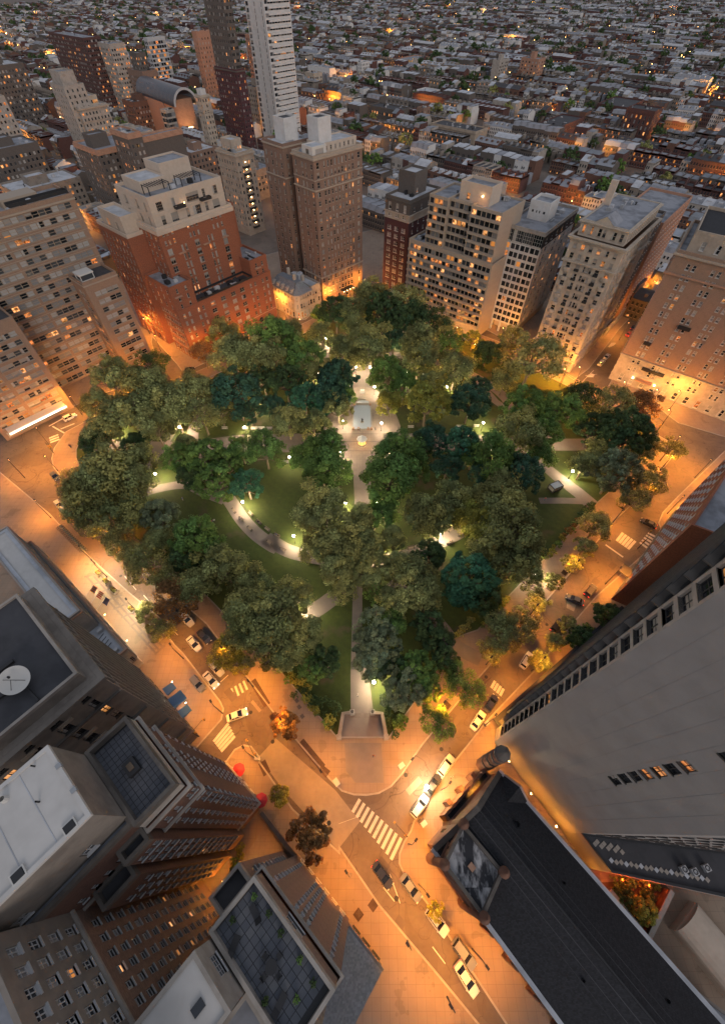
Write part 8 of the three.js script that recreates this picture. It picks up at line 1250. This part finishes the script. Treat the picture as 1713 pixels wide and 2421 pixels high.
{ // the reflecting pool
  const b = thing('reflecting_pool', 'long rectangular reflecting pool with pale stone rim', 'pool', [-0.11, -122.3]);
  const o = [-0.11, -122.3], q = mv(ccw([[-3.16, -129.27], [-3.4, -116.15], [3.16, -116.15], [2.94, -129.27]]), o), y = PY + 0.08;
  part(b, 'rim', new Acc().rim(offset(q, 0.45), y, y + 0.42, 0.45).geo(), M.paleStone); part(b, 'basin', new Acc().poly(offset(q, 0.05), y + 0.02).geo(), M.white); part(b, 'water', new Acc().poly(q, y + 0.32).geo(), M.water);
  const ar = []; const a = q[0], c = q[3]; const L = [[-2.4, -129.87], [-2.33, -131.24], [-1.22, -131.82], [0.14, -132.04], [1.51, -131.82], [2.62, -131.24], [2.69, -129.87]]; part(b, 'upper_basin', new Acc().prism(ccw(mv(L, o)), y, y + 0.7).geo(), M.paleStone); part(b, 'upper_water', new Acc().poly(offset(ccw(mv(L, o)), -0.35), y + 0.72).geo(), M.water);
  part(b, 'steps', new Acc().prism(ccw(mv([[-1.57, -132.44], [-1.58, -134.18], [1.18, -134.18], [1.17, -132.44]], o)), y, y + 0.5).geo(), M.path);
  for (const p of [[-3.16, -129.4], [2.94, -129.4], [-3.32, -116.03], [3.19, -116.03], [-1.47, -116.03], [2.07, -116.03]]) part(b, 'pier', new Acc().obx(p[0] - o[0], p[1] - o[1], 0.8, 0.8, 0, y, y + 0.9).geo(), M.terracotta);
  const f = thing('fountain_figure', 'small dark bronze figure standing in the pool', 'statue', [-0.11, -119.85], 0, undefined, y + 0.3); part(f, 'pedestal', new THREE.CylinderGeometry(0.55, 0.7, 0.3, 16).translate(0, 0.12, 0), M.paleStone); part(f, 'figure', new THREE.LatheGeometry([[0.001, 1.75], [0.1, 1.7], [0.13, 1.58], [0.07, 1.45], [0.22, 1.34], [0.24, 1.0], [0.16, 0.8], [0.26, 0.5], [0.3, 0.25]].map(v => new THREE.Vector2(...v)), 14), M.darkMetal); part(f, 'arm', new Acc().tube([0.2, 1.3, 0], [0.5, 1.05, 0.15], 0.07, 0.05).tube([-0.2, 1.3, 0], [-0.42, 1.6, 0.1], 0.07, 0.05).geo(), M.darkMetal);
  const pd = thing('stone_plinth', 'square white stone plinth on the path above the pool', 'plinth', [-0.03, -137.32]); part(pd, 'base', new Acc().obx(0, 0, 2.2, 1.7, 0, 0, 0.5).geo(), M.paleStone); part(pd, 'block', new Acc().obx(0, 0, 1.7, 1.3, 0, 0.5, 1.5).geo(), M.white);
}
{ // the lit kiosk in the plaza
  const k = thing('plaza_kiosk', 'small octagonal kiosk glowing orange under a white domed roof', 'kiosk', [-0.18, -108.27], 0, undefined, PY + 0.07), r = 1.5, n = 8, pt = (i, q) => [Math.cos((i + 0.5) / n * 6.283) * q, Math.sin((i + 0.5) / n * 6.283) * q];
  const ring = q => ccw(Array.from({ length: n }, (_, i) => pt(i, q)));
  part(k, 'base', new Acc().prism(ring(r + 0.25), 0, 0.35).geo(), M.paleStone);
  for (let i = 0; i < n; i++) { const a = pt(i, r), c = pt(i + 1, r); part(k, 'glazed_side', new Acc().quad([a[0], 0.9, a[1]], [c[0], 0.9, c[1]], [c[0], 2.6, c[1]], [a[0], 2.6, a[1]]).geo(), new THREE.MeshStandardMaterial({ color: 0x110800, emissive: lin(1, 0.5, 0.12), emissiveIntensity: 1.5 })); part(k, 'post', new Acc().obx(...a, 0.16, 0.16, 0, 0.35, 2.75).geo(), M.bark); part(k, 'dado', new Acc().quad([a[0] * 1.01, 0.35, a[1] * 1.01], [c[0] * 1.01, 0.35, c[1] * 1.01], [c[0] * 1.01, 0.9, c[1] * 1.01], [a[0] * 1.01, 0.9, a[1] * 1.01]).geo(), M.bark); }
  part(k, 'roof', new THREE.LatheGeometry([[0.001, 4.3], [0.08, 4.2], [0.12, 3.9], [0.8, 3.6], [1.5, 3.05], [1.85, 2.75], [1.8, 2.65]].map(v => new THREE.Vector2(...v)), 8), M.white);
  for (let i = 0; i < 8; i += 2) { const a = pt(i, 2.1); pointLight(a[0], 1.9, a[1], lin(1, 0.5, 0.14), 9, k, 0.3); }
}
{ // stone balustrade of the corner entrance
  const w = (pts, label) => { const o = pts[0], t = thing('entrance_wall', label, 'wall', o), l = mv(pts, o); part(t, 'wall_run', new Acc().prism(ccw(strip(l, 0.5)), KERB, 1.15).geo(), M.paleStone); part(t, 'coping', new Acc().prism(ccw(strip(l, 0.75)), 1.15, 1.3).geo(), M.tanStone); for (const p of [l[0], l[l.length - 1]]) { part(t, 'pier', new Acc().obx(p[0], p[1], 1.05, 1.05, 0.1, KERB, 1.55).geo(), M.paleStone); } const u = l[0]; part(t, 'urn', new THREE.LatheGeometry([[0.001, 0.75], [0.3, 0.72], [0.36, 0.6], [0.2, 0.35], [0.12, 0.2], [0.3, 0.0]].map(v => new THREE.Vector2(...v)), 12).translate(u[0], 1.55, u[1]), M.darkStone); };
  w([[-2.3, -21.18], [-4.37, -20.99], [-5.17, -16.14]], 'left balustrade wall of the corner entrance with stone urn'); w([[2.28, -21.18], [4.42, -20.99], [5.22, -16.14]], 'right balustrade wall of the corner entrance with stone urn');
}
{ // a framed display case by the right-hand path
  const d = thing('glass_display_case', 'black framed glass case with pale top beside the right path', 'display case', [61.91, -87.97], 0.45, undefined, PY); part(d, 'plinth', new Acc().bx(-1.9, 0, -1.3, 1.9, 0.5, 1.3).geo(), M.darkMetal); part(d, 'glass_box', new Acc().bx(-1.7, 0.5, -1.1, 1.7, 1.9, 1.1).geo(), M.blind); const fr = new Acc(); for (const [x, z] of [[-1.8, -1.2], [1.8, -1.2], [-1.8, 1.2], [1.8, 1.2]]) fr.bx(x - 0.1, 0.5, z - 0.1, x + 0.1, 2.1, z + 0.1); part(d, 'frame', fr.geo(), M.darkMetal); part(d, 'roof_pane', new Acc().bx(-1.75, 1.9, -1.15, 1.75, 1.98, 1.15).geo(), flat(0.45, 0.5, 0.56, 0.3)); part(d, 'roof_bar', new Acc().rim(ccw([[-1.9, -1.3], [1.9, -1.3], [1.9, 1.3], [-1.9, 1.3]]), 1.9, 2.15, 0.18).geo(), M.darkMetal);
}
// bins, cabinets and signal posts on the pavements
const box = (name, label, cat, p, turn, mat, s = 1) => { const o = thing(name, label, cat, p, turn, undefined, KERB); part(o, 'cabinet', new Acc().bx(-0.5 * s, 0, -0.35 * s, 0.5 * s, 1.15 * s, 0.35 * s).geo(), mat); part(o, 'lid', new Acc().bx(-0.55 * s, 1.15 * s, -0.4 * s, 0.55 * s, 1.25 * s, 0.4 * s).geo(), M.paleMetal); part(o, 'door', new Acc().bx(0.5 * s, 0.15, -0.26 * s, 0.52 * s, 1.0 * s, 0.26 * s).geo(), M.steel); };
box('news_box', 'white news box on the rounded park corner by the left street', 'news box', [-5.39, -7.75], -0.9, M.trimWhite, 1.3); box('litter_cabinet', 'grey litter cabinet with a lamp-cast shadow on the right of the park corner', 'litter bin', [8.22, -10.71], 0.6, M.paleMetal, 1.2); box('signal_cabinet', 'dark signal cabinet by the church crossing', 'cabinet', [12.1, -0.83], 0.6, M.darkMetal, 1.1); box('mail_box', 'dark mail box by the black car', 'mail box', [27.81, -18.91], 0.6, M.darkMetal); box('utility_cabinet', 'small cabinet by the left zebra crossing', 'cabinet', [-22.55, -12.17], 0, M.steel);
const signal = (p, turn, label) => { const o = thing('traffic_signal', label, 'traffic signal', p, turn, 'traffic signals', KERB); part(o, 'pole', new Acc().tube([0, 0, 0], [0, 5.2, 0], 0.1, 0.08, 7).tube([0, 5.1, 0], [3.4, 5.6, 0], 0.06, 0.04, 6).geo(), M.darkMetal); for (const [x, y] of [[3.2, 4.7], [0.3, 2.8]]) { const h = part(o, 'signal_head', new Acc().bx(x - 0.18, y, -0.18, x + 0.18, y + 1.05, 0.18).geo(), flat(0.35, 0.2, 0.03, 0.6)); for (let k = 0; k < 3; k++) part(h, 'lens', new THREE.SphereGeometry(0.11, 8, 6).translate(x, y + 0.18 + k * 0.34, 0.16), k === 2 ? M2.tail : M.glassB); } };
signal([-36.19, -16.39], 0.9, 'traffic signal at the corner below the blue awnings'); signal([-22.4, -12.31], 2.2, 'traffic signal at the near end of the left zebra crossing'); signal([80.01, -65.33], 0.9, 'traffic signal arm over the upper zebra crossing'); signal([8.43, 1.16], 2.4, 'traffic signal at the church corner'); signal([105.75, -114.34], 2.2, 'traffic signal on the right-hand island'); signal([-106.73, -104.13], -0.6, 'traffic signal at the left corner of the park');
// flower planters before the bank
[[-73.47, -57.1], [-70.5, -54.55], [-67.27, -51.79], [-60.78, -46.36], [-57.93, -43.83], [-54.61, -41.12], [-51.66, -38.61]].forEach((p, i) => { const o = thing('flower_planter', `${ORD[i]} flower planter from the left before the bank hall`, 'planter', p, TW + 0.1, 'flower planters before the bank', KERB); part(o, 'box', new Acc().rim(ccw([[-1.1, -0.75], [1.1, -0.75], [1.1, 0.75], [-1.1, 0.75]]), 0, 0.75, 0.14).geo(), M.concrete); part(o, 'soil', new Acc().poly([[-1, -0.65], [1, -0.65], [1, 0.65], [-1, 0.65]], 0.62).geo(), M.soil); [[-0.5, 0, 'y'], [0.45, 0.1, 'o'], [0, -0.2, 'r']].forEach(([x, z, c], k) => { const f = part(o, 'flower', SHRUB[(i + k) % 3], LEAF[c]); f.position.set(x, 0.5, z); f.scale.set(0.62, 0.7, 0.55); }); });
// flags on slanting poles
[[[-71.87, -47.92], 'orange and blue', [0.5, 0.2, 0.03], [0.05, 0.12, 0.3]], [[-69.71, -46.36], 'red and white striped', [0.4, 0.03, 0.03], [0.5, 0.48, 0.45]], [[-67.49, -44.58], 'dark blue', [0.03, 0.04, 0.1], [0.03, 0.04, 0.1]]].forEach(([p, what, a, c]) => { const o = thing('flag', `${what} flag on a slanting pole from the bank front`, 'flag', p, TW); part(o, 'pole', new Acc().tube([0, 4, 0.2], [0.2, 6.6, -3.6], 0.05, 0.035, 6).geo(), M.paleMetal); const cl = []; for (let s = 0; s < 7; s++) { const g = new Acc(); for (let k = 0; k < 5; k++) { const f = (t, u) => { const z = -3.5 + t * 1.5, y = 6.5 - t * 1.05 - u * 1.5; return [0.2 + Math.sin(u * 4 + t * 3) * 0.16 + u * 0.5, y, z - u * 0.2]; }; g.quad(f(s / 7, k / 5), f((s + 1) / 7, k / 5), f((s + 1) / 7, (k + 1) / 5), f(s / 7, (k + 1) / 5)); } part(o, 'cloth_stripe', g.geo(), flat(...(s % 2 ? c : a), 0.9)); } });
// awnings and umbrellas
[[[-44.3, -25.79], 'upper'], [[-41.91, -23.59], 'middle'], [[-39.59, -21.05], 'lower']].forEach(([p, w], i) => { const o = thing('blue_awning', `${w} of the three blue awnings under the dish tower`, 'awning', p, TW, 'blue awnings'); const bl = flat(0.05, 0.13, 0.27, 0.8), wd = i === 1 ? 2.6 : 1.9, d = i === 1 ? 1.5 : 1.1; part(o, 'canvas', new Acc().quad([-wd / 2, 2.7, -d], [wd / 2, 2.7, -d], [wd / 2, 3.5, d], [-wd / 2, 3.5, d]).geo(), bl); part(o, 'valance', new Acc().bx(-wd / 2, 2.4, -d - 0.03, wd / 2, 2.7, -d).geo(), bl); part(o, 'side_flap', new Acc().quad([-wd / 2, 2.7, -d], [-wd / 2, 3.5, d], [-wd / 2, 2.6, d], [-wd / 2, 2.6, d]).quad([wd / 2, 2.7, -d], [wd / 2, 3.5, d], [wd / 2, 2.6, d], [wd / 2, 2.6, d]).geo(), bl); part(o, 'frame', new Acc().tube([-wd / 2, 2.7, -d], [-wd / 2, 3.4, d], 0.03).tube([wd / 2, 2.7, -d], [wd / 2, 3.4, d], 0.03).geo(), M.darkMetal); });
[[[-25.8, -9.85], 'upper'], [[-20.4, -4.63], 'lower']].forEach(([p, w]) => { const o = thing('red_umbrella', `${w} red cafe umbrella at the foot of the terrace tower`, 'umbrella', p, 0, 'red umbrellas', KERB), red = flat(0.42, 0.03, 0.045, 0.8); part(o, 'pole', new Acc().tube([0, 0, 0], [0, 2.5, 0], 0.04, 0.04, 6).geo(), M.darkMetal); const pr = []; for (let i = 0; i < 8; i++) { const a = i / 8 * 6.283, b = (i + 1) / 8 * 6.283; part(o, 'canopy_panel', new Acc().quad([0, 2.75, 0], [Math.cos(a) * 1.35, 2.1, Math.sin(a) * 1.35], [Math.cos(b) * 1.35, 2.1, Math.sin(b) * 1.35], [0, 2.75, 0]).geo(), red); } part(o, 'base', new THREE.CylinderGeometry(0.3, 0.35, 0.1, 12).translate(0, 0.05, 0), M.darkMetal); });
// the walled court between the two near brick towers
{ const pts = [[-20.07, -2.6], [-17.29, -0.05], [-14.76, 2.3], [-12.63, 4.15]], o = pts[0], t = thing('court_wall', 'dark coped court wall along the pavement between the brick towers', 'wall', o), l = mv(pts, o); part(t, 'wall_run', new Acc().prism(ccw(strip(l, 0.4)), 0, 2.2).geo(), M.brickDark); part(t, 'coping', new Acc().prism(ccw(strip(l, 0.75)), 2.2, 2.45).geo(), M.darkStone); sheet('court_paving', [[-19.49, -1.55], [-15.27, 2.74], [-15.63, 4.47], [-22.85, 7.4], [-24.11, 6.37], [-20.06, 0.52]], KERB + 0.01, M.plaza); }
// hire bikes in their docks
{ const wheel = new THREE.TorusGeometry(0.32, 0.035, 5, 14), a = [-91.2, -72.6], b = [-80.85, -64.33], teal = flat(0.04, 0.12, 0.16, 0.5); const proto = thing('hire_bike', '', 'bicycle', a, 0, 'hire bikes', KERB); for (const x of [-0.5, 0.5]) { const w = part(proto, 'wheel', wheel, M2.tyre); w.position.set(x, 0.34, 0); } part(proto, 'frame', new Acc().tube([-0.5, 0.34, 0], [-0.1, 0.8, 0], 0.035).tube([-0.1, 0.8, 0], [0.35, 0.85, 0], 0.035).tube([-0.1, 0.35, 0], [0.35, 0.85, 0], 0.04).tube([0.5, 0.34, 0], [0.36, 1, 0], 0.035).geo(), teal); part(proto, 'handlebar', new Acc().tube([0.33, 1.02, -0.28], [0.33, 1.02, 0.28], 0.025).geo(), M.darkMetal); part(proto, 'saddle', new Acc().bx(-0.25, 0.86, -0.07, 0.02, 0.92, 0.07).geo(), M.darkMetal); part(proto, 'basket', new Acc().bx(0.4, 0.8, -0.2, 0.7, 1.05, 0.2).geo(), teal);
  for (let i = 0; i < 16; i++) { const p = between(a, b, i / 15); if (i) copyOf(proto, `hire bike number ${i + 1} from the far end of the dock row`, p, TW + 1.2, KERB); else { proto.userData.label = 'hire bike at the far end of the dock row'; proto.rotation.y = TW + 1.2; } const d = thing('bike_dock', 'grey post of the bike dock row', 'bike dock', [p[0] + 0.75, p[1] - 0.6], TW + 1.2, 'bike docks', KERB); part(d, 'post', new Acc().bx(-0.12, 0, -0.08, 0.12, 0.8, 0.08).geo(), M.steel); part(d, 'cap', new Acc().bx(-0.14, 0.8, -0.1, 0.14, 0.9, 0.1).geo(), M.darkMetal); } }
// motorbikes by the right-hand kerb
[[[85.36, -83.13], 'upper'], [[83.53, -81.56], 'middle'], [[80.75, -80.01], 'lower']].forEach(([p, w]) => { const o = thing('motorbike', `${w} of the motorbikes parked at the right-hand park kerb`, 'motorbike', p, TR + 1.5, 'motorbikes'); for (const x of [-0.65, 0.65]) { const t = part(o, 'wheel', new THREE.TorusGeometry(0.27, 0.08, 7, 14), M2.tyre); t.position.set(x, 0.35, 0); } part(o, 'body', loft([[-0.6, 0.6, 0.12], [-0.2, 0.85, 0.2], [0.25, 1, 0.22], [0.6, 0.8, 0.1]].map(([x, y, z]) => [[x, 0.35, -z], [x, y, -z * 0.8], [x, y, z * 0.8], [x, 0.35, z]])), CARPAINT.black); part(o, 'handlebar', new Acc().tube([0.4, 1.1, -0.35], [0.4, 1.1, 0.35], 0.025).geo(), M.steel); part(o, 'saddle', new Acc().bx(-0.7, 0.85, -0.15, -0.05, 0.95, 0.15).geo(), M.darkMetal); });
// pots on the roof garden
roofPots.forEach((p, i) => { const o = thing('roof_pot', `${ORD[i]} potted plant along the roof garden edge`, 'plant pot', p, i, 'roof garden pots', 41.08); part(o, 'pot', new THREE.CylinderGeometry(0.28, 0.2, 0.45, 12).translate(0, 0.22, 0), M.darkMetal); const f = part(o, 'foliage', SHRUB[i % 3], LEAF[i % 3 ? 'k' : 'g']); f.scale.setScalar(0.42); f.position.y = 0.35; });

// ---------------------------------------------------------------- people
function figure(bones) {                                       // one continuous body: tapered capsules joined smoothly and meshed
  const n = 52, mc = new MarchingCubes(n, M.darkMetal, false, false, 30000), S = 1.0; mc.isolation = 0;
  const seg = (p, [a, b, ra, rb]) => { const bx = b[0] - a[0], by = b[1] - a[1], bz = b[2] - a[2], px = p[0] - a[0], py = p[1] - a[1], pz = p[2] - a[2], t = Math.min(1, Math.max(0, (px * bx + py * by + pz * bz) / (bx * bx + by * by + bz * bz || 1))); return Math.hypot(px - bx * t, py - by * t, pz - bz * t) - (ra + (rb - ra) * t); };
  for (let k = 0; k < n; k++) for (let j = 0; j < n; j++) for (let i = 0; i < n; i++) { const h = n / 2, p = [(i - h) / h * S, (j - h) / h * S + 0.9, (k - h) / h * S]; let d = 9; for (const b of bones) { const e = seg(p, b), q = Math.max(0.04 - Math.abs(d - e), 0) / 0.04; d = Math.min(d, e) - q * q * 0.01; } mc.field[k * n * n + j * n + i] = -d; }
  mc.update(); const g = new THREE.BufferGeometry(), c = mc.count; g.setAttribute('position', new THREE.BufferAttribute(mc.positionArray.slice(0, c * 3), 3)); g.setAttribute('normal', new THREE.BufferAttribute(mc.normalArray.slice(0, c * 3), 3)); g.scale(S, S, S); g.translate(0, 0.9, 0); return g;
}
const stand = figure([[[0, 1.0, 0], [0, 1.38, 0], 0.14, 0.16], [[-0.1, 1.4, 0], [0.1, 1.4, 0], 0.1, 0.1], [[0, 1.45, 0], [0, 1.55, 0], 0.055, 0.055], [[0, 1.62, 0.01], [0, 1.69, 0], 0.1, 0.1], [[-0.09, 0.95, 0], [-0.11, 0.5, 0.12], 0.1, 0.07], [[-0.11, 0.5, 0.12], [-0.11, 0.08, 0.02], 0.07, 0.05], [[-0.11, 0.05, 0], [-0.11, 0.04, 0.17], 0.045, 0.04], [[0.09, 0.95, 0], [0.11, 0.5, -0.02], 0.1, 0.07], [[0.11, 0.5, -0.02], [0.11, 0.08, -0.2], 0.07, 0.05], [[0.11, 0.05, -0.22], [0.11, 0.04, -0.06], 0.045, 0.04], [[-0.2, 1.38, 0], [-0.26, 1.1, -0.05], 0.06, 0.05], [[-0.26, 1.1, -0.05], [-0.24, 0.85, 0.08], 0.05, 0.035], [[0.2, 1.38, 0], [0.26, 1.1, 0.02], 0.06, 0.05], [[0.26, 1.1, 0.02], [0.25, 0.84, -0.06], 0.05, 0.035]]);
const sit = figure([[[0, 0.56, 0], [0, 0.98, 0.02], 0.15, 0.16], [[-0.1, 1.0, 0], [0.1, 1.0, 0], 0.1, 0.1], [[0, 1.05, 0], [0, 1.15, 0], 0.055, 0.055], [[0, 1.22, 0.02], [0, 1.29, 0.01], 0.1, 0.1], [[-0.1, 0.56, 0.02], [-0.13, 0.54, 0.45], 0.1, 0.07], [[-0.13, 0.54, 0.45], [-0.13, 0.08, 0.42], 0.07, 0.05], [[-0.13, 0.05, 0.42], [-0.13, 0.04, 0.58], 0.045, 0.04], [[0.1, 0.56, 0.02], [0.13, 0.54, 0.45], 0.1, 0.07], [[0.13, 0.54, 0.45], [0.13, 0.08, 0.42], 0.07, 0.05], [[0.13, 0.05, 0.42], [0.13, 0.04, 0.58], 0.045, 0.04], [[-0.2, 0.98, 0], [-0.26, 0.72, 0.08], 0.06, 0.05], [[-0.26, 0.72, 0.08], [-0.12, 0.62, 0.3], 0.05, 0.035], [[0.2, 0.98, 0], [0.26, 0.72, 0.08], 0.06, 0.05], [[0.26, 0.72, 0.08], [0.12, 0.62, 0.3], 0.05, 0.035]]);
const hairS = new THREE.SphereGeometry(0.115, 10, 8, 0, 6.283, 0, 1.7);
function dressed(geo, top, legs, waist, neck) { const g = geo.clone(), p = g.attributes.position, c = new Float32Array(p.count * 3); for (let i = 0; i < p.count; i++) { const y = p.getY(i), x = Math.abs(p.getX(i)); const col = y > neck ? [0.42, 0.25, 0.17] : y > waist ? (x > 0.23 && y < waist + 0.14 ? [0.42, 0.25, 0.17] : top) : y < 0.09 ? [0.02, 0.02, 0.02] : legs; c.set(col, i * 3); } g.setAttribute('color', new THREE.BufferAttribute(c, 3)); return g; }
const cloth = new THREE.MeshStandardMaterial({ vertexColors: true, roughness: 0.85 });
const WEAR = [['white shirt and dark trousers', [0.55, 0.54, 0.52], [0.03, 0.03, 0.04]], ['dark coat', [0.03, 0.03, 0.035], [0.04, 0.04, 0.05]], ['red top and blue jeans', [0.35, 0.05, 0.04], [0.05, 0.08, 0.15]], ['blue top and pale trousers', [0.07, 0.13, 0.28], [0.4, 0.36, 0.3]]];
const bodies = WEAR.map(w => [dressed(stand, w[1], w[2], 0.94, 1.46), dressed(sit, w[1], w[2], 0.6, 1.07)]);
[[[-54.05, -87.64], 0, 0, 'walking at the fork of the left path'], [[-56.63, -83.25], 0, 3, 'standing on the grass below the left path'], [[-45.86, -74.62], 1, 2, 'sitting on the left lawn, nearer the path'], [[-45.01, -75.09], 1, 0, 'sitting on the left lawn beside a friend'], [[-37.2, -76.03], 1, 0, 'sitting on the outer bench of the curved walk'], [[-31.57, -74.62], 1, 1, 'sitting on the lawn-side bench of the curved walk'], [[-25.6, -69.94], 1, 3, 'on the bench by the oval lawn'], [[-24.94, -69.49], 1, 1, 'second on the bench by the oval lawn'], [[-14.19, -64.7], 1, 2, 'sitting on the bench near the walk crossing'], [[13.03, -61.87], 1, 0, 'sitting on the right curved walk bench'], [[25.58, -67.4], 1, 0, 'sitting farther along the right curved walk'], [[29.1, -70.16], 1, 2, 'at the far end of the right curved walk'], [[2.4, -12.61], 0, 2, 'crossing the paved park corner'], [[-1.18, -24.89], 0, 0, 'walking up the main path from the entrance'], [[9.31, -18.98], 0, 1, 'walking along the right-hand pavement'], [[-5.28, -16.24], 1, 2, 'sitting at the left entrance pier'], [[4.63, -115.68], 0, 1, 'standing right of the pool'], [[-1.47, -115.56], 0, 0, 'standing at the near edge of the pool'], [[-0.99, -115.21], 0, 1, 'beside the white shirt at the pool edge'], [[57.48, -83.13], 0, 2, 'on the short path by the display case'], [[-101.83, -106.81], 0, 1, 'crossing the left corner pavement'], [[19.27, -3.04], 0, 2, 'by the church porch railings'], [[18.61, -8.72], 0, 0, 'on the pavement beside the parked cars'], [[-28.98, -176.35], 0, 1, 'on the open corner before the mansion'], [[69.2, -80.24], 0, 1, 'by the parked motorbikes'], [[-101.81, -106.89], 0, 2, 'near the left corner crossing']].forEach(([p, pose, w, where], i) => {
  const o = thing('person', `person in ${WEAR[w][0]} ${where}`, 'person', p, i * 1.3, undefined, pose ? PY - 0.02 : PY); part(o, 'body', bodies[w][pose], cloth); const h = part(o, 'hair', hairS, i % 3 ? M.barkDark : M.darkMetal); h.position.set(0, pose ? 1.27 : 1.67, 0);
});

renderer.render(scene, camera);
